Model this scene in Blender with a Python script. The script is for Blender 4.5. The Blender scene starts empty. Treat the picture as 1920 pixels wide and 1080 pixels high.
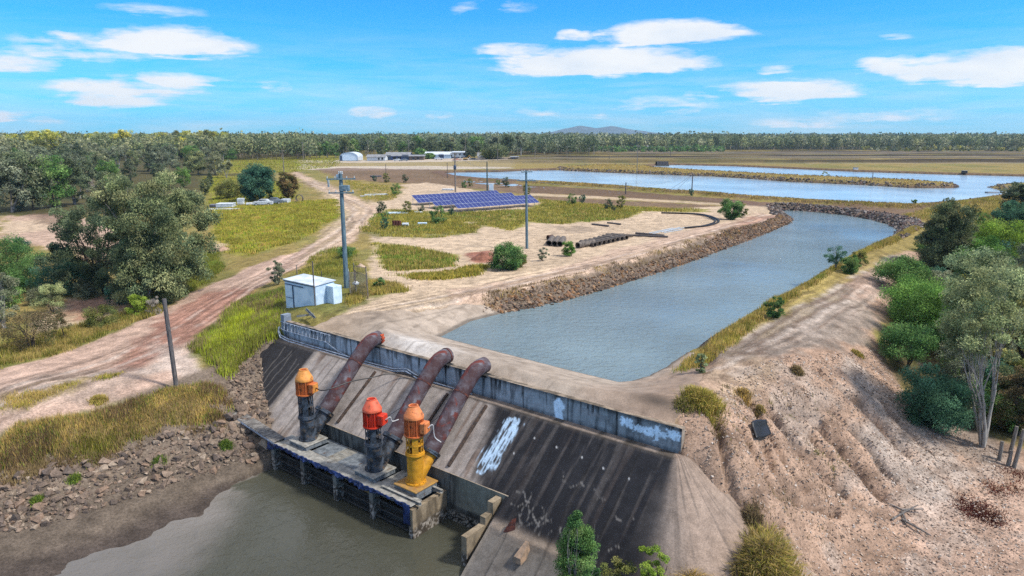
import bpy, math, random
import numpy as np
from mathutils import Vector, Matrix
random.seed(5)
R = np.random.default_rng(11)
SC = bpy.context.scene
COL = SC.collection
FPX = 1280.0            # focal length of the survey photograph, in its own pixels (1920 wide)
CAMH = 14.0
TH = math.atan((540 - 256) / FPX)
CT, ST = math.cos(TH), math.sin(TH)

# ------------------------------------------------------------------ survey: a sight line meets a level plane
def at(x, y, z=0.0):
    u = (x - 960) / FPX; v = (y - 540) / FPX
    t = (CAMH - z) / (ST + v * CT)
    return np.array([u * t, (CT - v * ST) * t, z])
def pole_top(base, ytop):
    """height so that a vertical standing at base reaches the given sight row"""
    v = (ytop - 540) / FPX
    return CAMH - base[1] * (ST + v * CT) / (CT - v * ST)
A0 = at(537, 603)
_B0 = at(1280, 805)
LW = float(np.linalg.norm(_B0 - A0))
WD = (_B0 - A0) / LW
ND = np.array([WD[1], -WD[0], 0.0])
def L(w, d, z):
    """dam frame: w along the parapet, d down the slope side, z up"""
    p = A0 + WD * w + ND * d
    return np.array([p[0], p[1], z])
def dam_xy(x, y):
    dx = x - A0[0]; dy = y - A0[1]
    return dx * WD[0] + dy * WD[1], dx * ND[0] + dy * ND[1]
DAMROT = math.atan2(WD[1], WD[0])

# ------------------------------------------------------------------ noise and shapes in numpy
def _hash(ix, iy, s):
    n = (ix.astype(np.int64) * 374761393 + iy.astype(np.int64) * 668265263 + s * 1274126177) & 0x7fffffff
    n = ((n ^ (n >> 13)) * 1274126177) & 0x7fffffff
    n = (n ^ (n >> 16)) & 0xffff
    return n / 65535.0
def vn(x, y, s=0):
    ix = np.floor(x); iy = np.floor(y)
    fx = x - ix; fy = y - iy
    fx = fx * fx * (3 - 2 * fx); fy = fy * fy * (3 - 2 * fy)
    a = _hash(ix, iy, s); b = _hash(ix + 1, iy, s); c = _hash(ix, iy + 1, s); d = _hash(ix + 1, iy + 1, s)
    return (a * (1 - fx) + b * fx) * (1 - fy) + (c * (1 - fx) + d * fx) * fy
def fbm(x, y, s=0, o=4, g=0.5):
    t = 0.0; a = 1.0; n = 0.0
    for i in range(o):
        t = t + a * vn(x * 2 ** i + 17.3 * i, y * 2 ** i - 9.1 * i, s + i); n += a; a *= g
    return t / n
def sstep(a, b, x):
    t = np.clip((x - a) / (b - a), 0, 1)
    return t * t * (3 - 2 * t)
def sdf(P, x, y):
    """signed distance to a closed polygon, negative inside"""
    P = np.asarray(P, float)[:, :2]
    d = np.full(x.shape, 1e18); ins = np.zeros(x.shape, bool)
    for i in range(len(P)):
        ax, ay = P[i]; bx, by = P[(i + 1) % len(P)]
        ex, ey = bx - ax, by - ay
        wx, wy = x - ax, y - ay
        h = np.clip((wx * ex + wy * ey) / (ex * ex + ey * ey + 1e-12), 0, 1)
        d = np.minimum(d, (wx - ex * h) ** 2 + (wy - ey * h) ** 2)
        c = ((ay > y) != (by > y))
        xi = ax + (y - ay) * ex / (ey if abs(ey) > 1e-12 else 1e-12)
        ins ^= c & (x < xi)
    d = np.sqrt(d)
    return np.where(ins, -d, d)
def dline(P, x, y):
    P = np.asarray(P, float)[:, :2]
    d = np.full(x.shape, 1e18)
    for i in range(len(P) - 1):
        ax, ay = P[i]; ex, ey = P[i + 1] - P[i]
        wx, wy = x - ax, y - ay
        h = np.clip((wx * ex + wy * ey) / (ex * ex + ey * ey + 1e-12), 0, 1)
        d = np.minimum(d, (wx - ex * h) ** 2 + (wy - ey * h) ** 2)
    return np.sqrt(d)
def lin(hexs, k=1.0):
    r = []
    for i in (0, 2, 4):
        c = int(hexs[i:i + 2], 16) / 255
        r.append((c / 12.92 if c <= .04045 else ((c + .055) / 1.055) ** 2.4) * k)
    return np.array(r)

# ------------------------------------------------------------------ meshes
def mesh_np(name, V, F, col=None, smooth=False, matidx=None):
    """V (n,3); F list of int arrays (m,k)"""
    me = bpy.data.meshes.new(name)
    if not isinstance(F, list): F = [F]
    V = np.asarray(V, np.float32)
    F = [np.asarray(f, np.int32) for f in F if len(f)]
    nl = sum(f.size for f in F); nf = sum(len(f) for f in F)
    me.vertices.add(len(V)); me.vertices.foreach_set('co', V.ravel())
    me.loops.add(nl); me.loops.foreach_set('vertex_index', np.concatenate([f.ravel() for f in F]))
    tot = np.concatenate([np.full(len(f), f.shape[1], np.int32) for f in F])
    st = np.concatenate([[0], np.cumsum(tot)[:-1]]).astype(np.int32)
    me.polygons.add(nf)
    me.polygons.foreach_set('loop_start', st); me.polygons.foreach_set('loop_total', tot)
    me.polygons.foreach_set('use_smooth', np.full(nf, smooth, bool))
    me.update(calc_edges=True)
    if col is not None:
        a = me.color_attributes.new('col', 'FLOAT_COLOR', 'POINT')
        c = np.ones((len(V), 4), np.float32); c[:, :3] = col
        a.data.foreach_set('color', c.ravel())
    return me
def tag(o, label=None, cat=None, group=None, kind=None):
    if label: o['label'] = label
    if cat: o['category'] = cat
    if group: o['group'] = group
    if kind: o['kind'] = kind
    return o
def ob(name, me, mat=None, parent=None):
    o = bpy.data.objects.new(name, me); COL.objects.link(o)
    if mat is not None and me is not None and not me.materials: me.materials.append(mat)
    if parent is not None: o.parent = parent
    return o
def root(name, loc, label, cat, group=None, rz=0.0):
    o = bpy.data.objects.new(name, None); COL.objects.link(o)
    o.location = [float(c) for c in loc]; o.rotation_euler = (0, 0, rz); o.empty_display_size = .3
    return tag(o, label, cat, group)
def dup(o, loc=None, rz=None, sc=None, label=None, group=None):
    c = o.copy(); COL.objects.link(c)
    if loc is not None: c.location = [float(q) for q in loc]
    if rz is not None: c.rotation_euler = (0, 0, rz)
    if sc is not None: c.scale = (sc, sc, sc) if np.isscalar(sc) else sc
    if label: c['label'] = label
    if group: c['group'] = group
    for ch in o.children:
        d = ch.copy(); COL.objects.link(d); d.parent = c
        for g in ch.children:
            e = g.copy(); COL.objects.link(e); e.parent = d
    return c

class MB:
    """collects simple solids into one mesh"""
    def __init__(s): s.V = []; s.F = {}; s.n = 0; s.sm = []
    def add(s, V, F):
        V = np.asarray(V, float).reshape(-1, 3)
        for f in F: s.F.setdefault(len(f), []).append([i + s.n for i in f])
        s.V.append(V); s.n += len(V); return s
    def box(s, c, size, rz=0.0, ax=None, bev=0.0):
        """box by centre and size; ax gives three unit axes"""
        hx, hy, hz = [q / 2 for q in size]
        if ax is None:
            ax = [(math.cos(rz), math.sin(rz), 0), (-math.sin(rz), math.cos(rz), 0), (0, 0, 1)]
        ax = np.asarray(ax, float); c = np.asarray(c, float)
        if bev <= 0:
            P = [c + ax[0] * i * hx + ax[1] * j * hy + ax[2] * k * hz for k in (-1, 1) for j in (-1, 1) for i in (-1, 1)]
            return s.add(P, [(0, 2, 3, 1), (4, 5, 7, 6), (0, 1, 5, 4), (2, 6, 7, 3), (0, 4, 6, 2), (1, 3, 7, 5)])
        b = min(bev, hx * .9, hy * .9, hz * .9)
        def ring(x, y, z): return [c + ax[0] * a * x + ax[1] * e * y + ax[2] * z for a, e in ((-1, -1), (1, -1), (1, 1), (-1, 1))]
        def oct_(x, y, z):
            q = [(-x + b, -y), (x - b, -y), (x, -y + b), (x, y - b), (x - b, y), (-x + b, y), (-x, y - b), (-x, -y + b)]
            return [c + ax[0] * a + ax[1] * e + ax[2] * z for a, e in q]
        P = ring(hx - b, hy - b, -hz) + oct_(hx, hy, -hz + b) + oct_(hx, hy, hz - b) + ring(hx - b, hy - b, hz)
        F = [(3, 2, 1, 0), (20, 21, 22, 23)]
        for i in range(8): F.append((4 + i, 4 + (i + 1) % 8, 12 + (i + 1) % 8, 12 + i))
        for k in range(4):
            a, bb = 4 + 2 * k, 5 + 2 * k
            F.append((k, (k + 1) % 4, bb, a)); F.append(((k + 1) % 4, 4 + (2 * k + 2) % 8, bb))
            a, bb = 12 + 2 * k, 13 + 2 * k
            F.append((20 + k, a, bb, 20 + (k + 1) % 4)); F.append((20 + (k + 1) % 4, bb, 12 + (2 * k + 2) % 8))
        return s.add(P, F)
    def quad(s, a, b, c, d): return s.add([a, b, c, d], [(0, 1, 2, 3)])
    def prism(s, P, z0, z1):
        """vertical prism over a plan polygon (counter-clockwise)"""
        n = len(P); V = [(p[0], p[1], z0) for p in P] + [(p[0], p[1], z1) for p in P]
        F = [tuple(range(n - 1, -1, -1)), tuple(range(n, 2 * n))] + [(i, (i + 1) % n, n + (i + 1) % n, n + i) for i in range(n)]
        return s.add(V, F)
    def tube(s, P, r, n=10, cap=True, hollow=0.0):
        """swept round tube along points; r scalar or per point"""
        P = np.asarray(P, float); m = len(P)
        r = np.full(m, r, float) if np.isscalar(r) else np.asarray(r, float)
        T = np.zeros_like(P); T[1:-1] = P[2:] - P[:-2]; T[0] = P[1] - P[0]; T[-1] = P[-1] - P[-2]
        T /= np.linalg.norm(T, axis=1)[:, None] + 1e-12
        up = np.array([0, 0, 1.0]) if abs(T[0][2]) < .9 else np.array([1.0, 0, 0])
        u = np.cross(T[0], up); u /= np.linalg.norm(u)
        V = []
        for i in range(m):
            u = u - T[i] * (u @ T[i]); u /= np.linalg.norm(u) + 1e-12
            w = np.cross(T[i], u)
            for k in range(n):
                a = 2 * math.pi * k / n
                V.append(P[i] + (u * math.cos(a) + w * math.sin(a)) * r[i])
        F = []
        for i in range(m - 1):
            for k in range(n):
                k2 = (k + 1) % n
                F.append((i * n + k, i * n + k2, (i + 1) * n + k2, (i + 1) * n + k))
        if cap and hollow <= 0:
            F.append(tuple(range(n - 1, -1, -1))); F.append(tuple((m - 1) * n + k for k in range(n)))
        s.add(V, F)
        if hollow > 0:
            nb = s.n
            V2 = []
            V = np.array(V).reshape(m, n, 3)
            for i in range(m): V2.append(P[i] + (V[i] - P[i]) * hollow)
            V2 = np.array(V2).reshape(-1, 3)
            F2 = []
            for i in range(m - 1):
                for k in range(n):
                    k2 = (k + 1) % n
                    F2.append((i * n + k2, i * n + k, (i + 1) * n + k, (i + 1) * n + k2))
            s.add(V2, F2)
            o = nb - m * n
            F3 = []
            for k in range(n):
                k2 = (k + 1) % n
                F3.append((o + k2, o + k, nb + k, nb + k2))
                e = (m - 1) * n
                F3.append((o + e + k, o + e + k2, nb + e + k2, nb + e + k))
            for f in F3: s.F.setdefault(4, []).append(list(f))
        return s
    def lathe(s, c, prof, n=20, cap=True):
        """prof: list of (r, z)"""
        c = np.asarray(c, float); m = len(prof); V = []
        for r, z in prof:
            for k in range(n):
                a = 2 * math.pi * k / n
                V.append((c[0] + r * math.cos(a), c[1] + r * math.sin(a), c[2] + z))
        F = []
        for i in range(m - 1):
            for k in range(n):
                k2 = (k + 1) % n
                F.append((i * n + k, i * n + k2, (i + 1) * n + k2, (i + 1) * n + k))
        if cap: F.append(tuple(range(n - 1, -1, -1))); F.append(tuple((m - 1) * n + k for k in range(n)))
        return s.add(V, F)
    def build(s, name, mat=None, parent=None, smooth=False, col=None, origin=None):
        V = np.concatenate(s.V)
        if origin is not None: V = V - np.asarray(origin, float)
        me = mesh_np(name, V, [np.array(f) for f in s.F.values()], col=col, smooth=smooth)
        o = ob(name, me, mat, parent)
        if origin is not None and parent is None: o.location = [float(q) for q in origin]
        if smooth:
            try: me.set_sharp_from_angle(angle=math.radians(38))
            except Exception: pass
        return o

# ------------------------------------------------------------------ materials
def _nodes(name):
    m = bpy.data.materials.new(name); m.use_nodes = True
    nt = m.node_tree; nt.nodes.clear()
    out = nt.nodes.new('ShaderNodeOutputMaterial'); b = nt.nodes.new('ShaderNodeBsdfPrincipled')
    nt.links.new(b.outputs[0], out.inputs[0])
    return m, nt, b, out
def _noise(nt, scale, detail=4, rough=.55, vec=None, dist=0):
    n = nt.nodes.new('ShaderNodeTexNoise'); n.inputs['Scale'].default_value = scale
    n.inputs['Detail'].default_value = detail; n.inputs['Roughness'].default_value = rough
    n.inputs['Distortion'].default_value = dist
    if vec is not None: nt.links.new(vec, n.inputs['Vector'])
    return n
def _ramp(nt, fac, stops):
    r = nt.nodes.new('ShaderNodeValToRGB'); nt.links.new(fac, r.inputs[0])
    while len(r.color_ramp.elements) < len(stops): r.color_ramp.elements.new(.5)
    for e, (p, c) in zip(r.color_ramp.elements, stops):
        e.position = p
        c = (c, c, c) if np.isscalar(c) else c
        e.color = (*[float(q) for q in c], 1)
    return r
def _mix(nt, mode, fac, a, b):
    m = nt.nodes.new('ShaderNodeMix'); m.data_type = 'RGBA'; m.blend_type = mode
    for sock, v in ((0, fac), (6, a), (7, b)):
        if hasattr(v, 'links') or hasattr(v, 'is_linked'): nt.links.new(v, m.inputs[sock])
        elif np.isscalar(v): m.inputs[sock].default_value = v if sock == 0 else (v, v, v, 1)
        else: m.inputs[sock].default_value = (*[float(q) for q in v], 1)
    return m.outputs[2]
def mat(name, c, c2=None, rough=.8, scale=3.0, metal=0.0, bump=.15, bscale=None, wear=None, wscale=1.2, wlo=.52, whi=.62, spec=.4, stretch=None, obj=True):
    """two-tone weathered paint / metal / concrete with optional worn patches"""
    m, nt, b, out = _nodes(name)
    tc = nt.nodes.new('ShaderNodeTexCoord'); v = tc.outputs['Object' if obj else 'Generated']
    if stretch is not None:
        mp = nt.nodes.new('ShaderNodeMapping'); mp.inputs['Scale'].default_value = stretch
        nt.links.new(v, mp.inputs['Vector']); v = mp.outputs[0]
    c = np.asarray(c, float); c2 = c * .75 if c2 is None else np.asarray(c2, float)
    n = _noise(nt, scale, 5, .6, v)
    r = _ramp(nt, n.outputs[0], [(.4, c2), (.6, c)])
    colr = r.outputs[0]
    if wear is not None:
        n2 = _noise(nt, wscale, 6, .65, v, .4)
        r2 = _ramp(nt, n2.outputs[0], [(wlo, 0.0), (whi, 1.0)])
        colr = _mix(nt, 'MIX', r2.outputs[0], colr, np.asarray(wear, float))
    nt.links.new(colr, b.inputs['Base Color'])
    b.inputs['Roughness'].default_value = rough; b.inputs['Metallic'].default_value = metal
    b.inputs['Specular IOR Level'].default_value = spec
    if bump > 0:
        n3 = _noise(nt, bscale or scale * 6, 4, .6, v)
        bp = nt.nodes.new('ShaderNodeBump'); bp.inputs['Strength'].default_value = bump; bp.inputs['Distance'].default_value = .05
        nt.links.new(n3.outputs[0], bp.inputs['Height']); nt.links.new(bp.outputs[0], b.inputs['Normal'])
    return m
def mat_attr(name, rough=.9, scale=1.0, amt=.35, bump=.4, fine=9.0, bdist=.06, spec=.2, stretch=None, rough_attr=None):
    """colours come from the surveyed soil / stain map of the mesh, broken up by noise"""
    m, nt, b, out = _nodes(name)
    at_ = nt.nodes.new('ShaderNodeAttribute'); at_.attribute_name = 'col'
    tc = nt.nodes.new('ShaderNodeTexCoord'); v = tc.outputs['Object']
    if stretch is not None:
        mp = nt.nodes.new('ShaderNodeMapping'); mp.inputs['Scale'].default_value = stretch
        nt.links.new(v, mp.inputs['Vector']); v = mp.outputs[0]
    n1 = _noise(nt, scale, 6, .65, v); n2 = _noise(nt, fine, 5, .7, v); n4 = _noise(nt, fine * 4.3, 4, .75, v)
    r1 = _ramp(nt, n1.outputs[0], [(.36, 1 - amt), (.64, 1 + amt * .7)])
    r2 = _ramp(nt, n2.outputs[0], [(.37, 1 - amt), (.63, 1 + amt * .8)])
    r4 = _ramp(nt, n4.outputs[0], [(.37, 1 - amt * 1.1), (.63, 1 + amt * .9)])
    c = _mix(nt, 'MULTIPLY', 1.0, at_.outputs['Color'], r1.outputs[0])
    c = _mix(nt, 'MULTIPLY', 1.0, c, r2.outputs[0])
    c = _mix(nt, 'MULTIPLY', 1.0, c, r4.outputs[0])
    nt.links.new(c, b.inputs['Base Color'])
    b.inputs['Roughness'].default_value = rough; b.inputs['Specular IOR Level'].default_value = spec
    if bump > 0:
        bp = nt.nodes.new('ShaderNodeBump'); bp.inputs['Strength'].default_value = bump; bp.inputs['Distance'].default_value = bdist
        nt.links.new(n2.outputs[0], bp.inputs['Height']); nt.links.new(bp.outputs[0], b.inputs['Normal'])
    return m
def mat_leaf(name, transl=.3, up=0.0):
    m = bpy.data.materials.new(name); m.use_nodes = True
    nt = m.node_tree; nt.nodes.clear()
    out = nt.nodes.new('ShaderNodeOutputMaterial')
    at_ = nt.nodes.new('ShaderNodeAttribute'); at_.attribute_name = 'col'
    tc = nt.nodes.new('ShaderNodeTexCoord'); n1 = _noise(nt, .8, 3, .6, tc.outputs['Object'])
    oi = nt.nodes.new('ShaderNodeObjectInfo')
    r1 = _ramp(nt, n1.outputs[0], [(.38, .78), (.62, 1.25)])
    c = _mix(nt, 'MULTIPLY', 1.0, at_.outputs['Color'], r1.outputs[0])
    r2 = _ramp(nt, oi.outputs['Random'], [(0.0, (.82, .86, .84)), (.5, (1, 1, 1)), (1.0, (1.2, 1.12, .95))])
    c = _mix(nt, 'MULTIPLY', 1.0, c, r2.outputs[0])
    d = nt.nodes.new('ShaderNodeBsdfDiffuse'); t = nt.nodes.new('ShaderNodeBsdfTranslucent'); ms = nt.nodes.new('ShaderNodeMixShader')
    if up > 0:     # a sward scatters light like a nap of fibres: shade it mostly by its lie
        ge = nt.nodes.new('ShaderNodeNewGeometry'); va = nt.nodes.new('ShaderNodeVectorMath'); va.operation = 'ADD'; va.inputs[1].default_value = (0, 0, up)
        vn_ = nt.nodes.new('ShaderNodeVectorMath'); vn_.operation = 'NORMALIZE'
        nt.links.new(ge.outputs['Normal'], va.inputs[0]); nt.links.new(va.outputs[0], vn_.inputs[0]); nt.links.new(vn_.outputs[0], d.inputs['Normal'])
    nt.links.new(c, d.inputs[0]); nt.links.new(c, t.inputs[0]); ms.inputs[0].default_value = transl
    nt.links.new(d.outputs[0], ms.inputs[1]); nt.links.new(t.outputs[0], ms.inputs[2]); nt.links.new(ms.outputs[0], out.inputs[0])
    return m
def mat_water(name, base, rough=.08, s1=.8, s2=4.0, strength=.25, stretch=(1, 1, 1), patch=None, attr=False):
    m, nt, b, out = _nodes(name)
    tc = nt.nodes.new('ShaderNodeTexCoord')
    mp = nt.nodes.new('ShaderNodeMapping'); mp.inputs['Scale'].default_value = stretch
    nt.links.new(tc.outputs['Object'], mp.inputs['Vector']); v = mp.outputs[0]
    n0 = _noise(nt, .06, 3, .5, tc.outputs['Object'])
    r0 = _ramp(nt, n0.outputs[0], [(.35, np.asarray(base) * .8), (.7, np.asarray(base) * 1.25)])
    c0 = r0.outputs[0]
    if attr:       # silt in suspension: paler over the shallows
        at_ = nt.nodes.new('ShaderNodeAttribute'); at_.attribute_name = 'col'; r0 = _ramp(nt, n0.outputs[0], [(.35, .8), (.7, 1.2)])
        c0 = _mix(nt, 'MULTIPLY', 1.0, at_.outputs['Color'], r0.outputs[0])
    nt.links.new(c0, b.inputs['Base Color'])
    b.inputs['Roughness'].default_value = rough; b.inputs['IOR'].default_value = 1.33; b.inputs['Specular IOR Level'].default_value = .5
    n1 = _noise(nt, s1, 3, .6, v, .6); n2 = _noise(nt, s2, 3, .6, v, .3)
    ad = nt.nodes.new('ShaderNodeMath'); ad.operation = 'MULTIPLY_ADD'; ad.inputs[1].default_value = .35
    nt.links.new(n2.outputs[0], ad.inputs[0]); nt.links.new(n1.outputs[0], ad.inputs[2])
    if patch is not None:      # breeze: ruffled areas between calmer ones
        n3 = _noise(nt, patch, 3, .55, tc.outputs['Object'], .5)
        r3 = _ramp(nt, n3.outputs[0], [(.36, .25), (.6, 1.0)])
        mu = nt.nodes.new('ShaderNodeMath'); mu.operation = 'MULTIPLY'
        nt.links.new(ad.outputs[0], mu.inputs[0]); nt.links.new(r3.outputs[0], mu.inputs[1]); hgt = mu.outputs[0]
    else: hgt = ad.outputs[0]
    bp = nt.nodes.new('ShaderNodeBump'); bp.inputs['Strength'].default_value = strength; bp.inputs['Distance'].default_value = .25
    nt.links.new(hgt, bp.inputs['Height']); nt.links.new(bp.outputs[0], b.inputs['Normal'])
    return m
# ================================================================== THE GROUND
CANAL_Z, POND_Z, CREEK_Z = -1.2, -0.2, -7.0
def W(pts, z): return np.array([at(x, y, z) for x, y in pts])
CANAL = W([(822,632),(880,602),(935,588),(1000,577),(1060,563),(1120,546),(1200,522),(1280,496),(1340,474),(1400,452),(1450,432),(1484,417),(1480,407),(1462,400),(1448,396),(1475,394),(1520,397),(1580,403),(1630,411),(1668,421),(1686,432),(1680,442),(1655,456),(1600,480),(1560,500),(1500,535),(1440,570),(1385,600),(1330,635),(1290,662),(1250,690),(1215,707),(1185,716),(1160,718),(1135,712),(1080,699),(960,668)], CANAL_Z)
POND = W([(831,325),(860,332),(912,337),(961,339),(1013,343),(1090,347),(1173,353),(1273,361),(1340,365),(1413,372),(1513,379),(1613,384),(1697,388),(1735,386),(1797,380),(1873,370),(1960,362),(2150,356),(2200,334),(1920,331),(1760,327),(1600,322),(1380,312),(1280,309.5),(1248,309),(1219,312),(1150,316),(1055,319),(992,320),(940,322.5),(850,323.5)], POND_Z)
ISLE = W([(1040,317),(1055,320),(1120,323),(1190,326),(1336,331),(1400,335),(1480,341),(1613,347),(1713,353),(1790,352.5),(1802,350),(1775,347),(1700,342),(1500,333),(1380,326.5),(1290,321.5),(1235,317.5),(1219,314),(1130,311)], POND_Z)
SPIT = W([(1853,351),(1880,358),(1960,362),(2000,345),(1920,345)], POND_Z)
CTRL = [  # surveyed spot heights (photo column, row, level)
 (0,780,-3.0),(330,722,-3.0),(200,665,-2.9),(0,690,-3.0),(400,640,-2.3),(455,560,-1.5),(560,480,-.8),(640,425,-.3),(690,385,-.2),(600,355,-.3),
 (150,590,-3.4),(50,640,-3.3),(30,540,-3.3),(60,435,-2.5),(250,570,-3.2),(330,520,-2.7),(460,420,-1.2),(520,400,-1.0),(440,350,-.9),(200,340,-1.5),(60,330,-1.2),(320,300,-.6),(0,300,-.5),
 (0,830,-4.1),(140,800,-3.7),(280,765,-3.5),(0,880,-5.2),(200,845,-5.0),(400,800,-4.6),(0,990,-6.35),(100,965,-6.3),(200,945,-6.3),(330,905,-6.3),(470,868,-6.3),(0,1045,-6.75),(195,1012,-6.86),(310,952,-6.86),(480,882,-6.84),(400,912,-6.85),(90,1070,-6.9),(330,1060,-7.14),(420,965,-7.16),(260,1030,-7.08),(150,1090,-7.08),(560,980,-7.9),(700,1060,-8.4),
 (420,735,-3.3),(455,800,-5.0),(480,835,-5.7),(440,765,-4.2),(528,610,-1.1),(500,610,-1.5),(470,600,-1.9),(420,600,-2.0),(525,560,-.9),(560,540,-.3),(592,573,0),(565,580,-.25),(620,520,-.2),(570,592,-.15),(650,575,0),
 (700,560,0),(800,560,0),(700,480,-.2),(780,480,-.3),(880,490,-.3),(1000,450,-.4),(900,520,0),(1100,485,0),(1300,425,0),(1430,395,0),(1200,430,-.3),(1250,395,-.4),(800,400,-.5),(950,390,-.5),(1100,392,-.5),(1250,380,-.2),(750,360,-.4),(900,362,-.3),(1050,372,-.3),(1400,384,-.1),
 (860,600,0),(740,640,0),(1000,720,0),(1200,780,0),(1290,690,0),(1270,795,-.1),(1340,690,0),
 (1400,640,0),(1480,690,-.1),(1560,560,0),(1640,530,0),(1680,480,0),(1715,440,.2),(1740,400,.3),(1690,520,-.7),(1640,610,-.9),(1575,660,-.7),(1470,730,-.8),(1380,760,-.5),
 (1680,690,-2.8),(1760,790,-4.4),(1840,838,-5.0),(1740,620,-2.7),(1800,560,-2.6),(1900,640,-3.6),(1900,760,-4.6),(1800,480,-1.6),(1900,500,-2.2),(1850,400,-.6),(1920,380,-.3),(1800,400,.1),
 (1560,850,-3.4),(1660,860,-4.3),(1700,930,-5.4),(1900,890,-5.6),(1800,960,-6.0),(1650,1060,-6.6),(1900,1060,-6.6),(1520,1070,-6.2),(1350,855,-1.5),(1420,900,-2.6),(1425,985,-4.0),(1405,1075,-5.3),(1300,845,-1.1),(1480,990,-4.8),
]
SLOPE_T = math.tan(math.radians(37)); W_END = 32.3
def slope_z(w, d):
    r = np.where(w > W_END, np.hypot(w - W_END, d), d)
    return np.where(r < .6, -1.3, -1.3 - (r - .6) * SLOPE_T)
def on_slope(px, py, lift):
    lo, hi = -7.5, -1.0
    for _ in range(40):
        m_ = (lo + hi) / 2; p = at(px, py, m_); w, d = dam_xy(p[0], p[1])
        if m_ > float(slope_z(w, max(d, 0))): hi = m_
        else: lo = m_
    return (px, py, (lo + hi) / 2 + lift)
CTRL = [c for c in CTRL if c[:2] not in ((1425, 985), (1405, 1075), (1350, 855), (1300, 845), (1420, 900), (1480, 990))]
CTRL += [on_slope(*q) for q in ((1296, 868, .05), (1340, 905, .04), (1380, 945, .02), (1412, 985, .03), (1405, 1030, .05), (1392, 1078, .05), (1330, 870, .4), (1380, 905, .5), (1430, 955, .5), (1445, 1000, .55), (1440, 1050, .6), (1430, 1085, .6), (1310, 1000, -.7), (1350, 1050, -.7), (1300, 930, -.7), (1370, 990, -.6), (522, 645, .03), (487, 668, .06), (491, 700, .06), (499, 745, .06), (509, 788, .03), (474, 692, .22), (476, 742, .16), (530, 700, -.6), (540, 770, -.6))]
_cp = np.array([at(*c) for c in CTRL])
_far = [(x * y, y, 0.0) for y in (300, 480, 800, 1500, 4000, 9000) for x in (-1.2, -.6, 0, .6, 1.2) if not (y == 300 and abs(x) > .7)]
_far += [(-70, 2, -3.5), (-70, 25, -3.5), (-45, 6, -7), (0, 4, -8.5), (12, 8, -8), (40, 4, -7), (70, 20, -6.5), (75, 60, -4), (-20, 12, -7.6), (25, 18, -6.9), (60, 120, -1), (130, 130, 0), (160, 200, 0.2), (-150, 150, -1.2)]
_cp = np.concatenate([_cp, np.array(_far, float)])
def _ad(x, y):
    yy = np.maximum(y, 0) + 12.0
    return x / yy * 2.2, np.log(yy) * 2.2
_ca, _cb = _ad(_cp[:, 0], _cp[:, 1])
def _tps(r2): return r2 * np.log(r2 + 1e-9)
_n = len(_cp)
_M = np.zeros((_n + 3, _n + 3))
_M[:_n, :_n] = _tps((_ca[:, None] - _ca[None]) ** 2 + (_cb[:, None] - _cb[None]) ** 2) + np.eye(_n) * 2e-3
_M[:_n, _n] = 1; _M[:_n, _n + 1] = _ca; _M[:_n, _n + 2] = _cb
_M[_n:, :_n] = _M[:_n, _n:].T
_sol = np.linalg.solve(_M, np.concatenate([_cp[:, 2], np.zeros(3)]))
def hbase(x, y):
    a, b = _ad(x, y)
    o = _sol[_n] + _sol[_n + 1] * a + _sol[_n + 2] * b
    for i in range(_n):
        o = o + _sol[i] * _tps((a - _ca[i]) ** 2 + (b - _cb[i]) ** 2)
    return np.clip(o, -9, 1.5)
GULLY = W([(1440,715),(1500,705),(1560,730),(1640,830),(1700,920),(1640,1000),(1560,1010),(1480,960),(1380,860),(1340,790)], -2.5)
GDIR = at(1620, 900, -4.0) - at(1450, 725, -.5); GDIR = GDIR[:2] / np.linalg.norm(GDIR[:2])
APRON = np.concatenate([[L(-.1, -.02, 0), L(LW - .4, -.02, 0)], W([(1312,730),(1322,690)], 0), W([(1300,645)], -.6), W([(1250,660),(1100,640),(1000,600)], -1.5), W([(945,588)], -1.2), W([(908,556),(850,562),(780,580),(700,584),(640,589),(592,598),(556,600)], 0)])
GULL = [([(1470,728),(1500,757),(1535,800),(1568,848),(1600,890),(1650,938)], .45, .55), ([(1438,752),(1473,798),(1500,840),(1535,885),(1575,935)], .42, .5), ([(1425,815),(1452,868),(1480,910),(1525,955),(1560,985)], .36, .42),
        ([(1345,782),(1372,830),(1400,880),(1432,925),(1462,960)], .34, .4), ([(1535,690),(1580,732),(1640,792),(1690,850)], .4, .35), ([(1500,720),(1555,775),(1610,840),(1670,905)], .36, .4), ([(1312,806),(1340,850),(1378,902),(1420,945)], .3, .35), ([(1405,745),(1440,810),(1470,855),(1500,900)], .3, .3), ([(1580,690),(1650,750),(1740,850)], .3, .25), ([(1390,800),(1420,850),(1455,900)], .25, .25), ([(1480,760),(1520,815),(1560,870)], .22, .25)]
GULLW = None
def gullies(x, y):
    global GULLW
    if GULLW is None:
        GULLW = []
        for P, wd, dp in GULL:
            q = np.array([at(a, b, -1.5 - (b - 740) * .012) for a, b in P]); 
            for _ in range(3):
                q = np.array([at(a, b, float(hbase(np.array([w_[0]]), np.array([w_[1]]))[0])) for (a, b), w_ in zip(P, q)])
            GULLW.append((q, wd, dp))
    wx = x + (fbm(x * .9, y * .9, 45, 3) - .5) * .8; wy = y + (fbm(x * .9 + 40, y * .9, 46, 3) - .5) * .8
    cut = np.zeros_like(x); mk = np.zeros_like(x)
    for q, wd, dp in GULLW:
        d = dline(q, wx, wy); w_ = wd * .8 * (.6 + .8 * fbm(x * 1.3, y * 1.3, 47, 2))
        cut = np.maximum(cut, np.exp(-(d / w_) ** 2) * dp * 1.8); mk = np.maximum(mk, np.exp(-(d / (w_ * .6)) ** 2))
    cut = cut + (fbm(x * 1.7, y * 1.7, 48, 3) - .5) * .16
    return cut, mk
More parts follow.
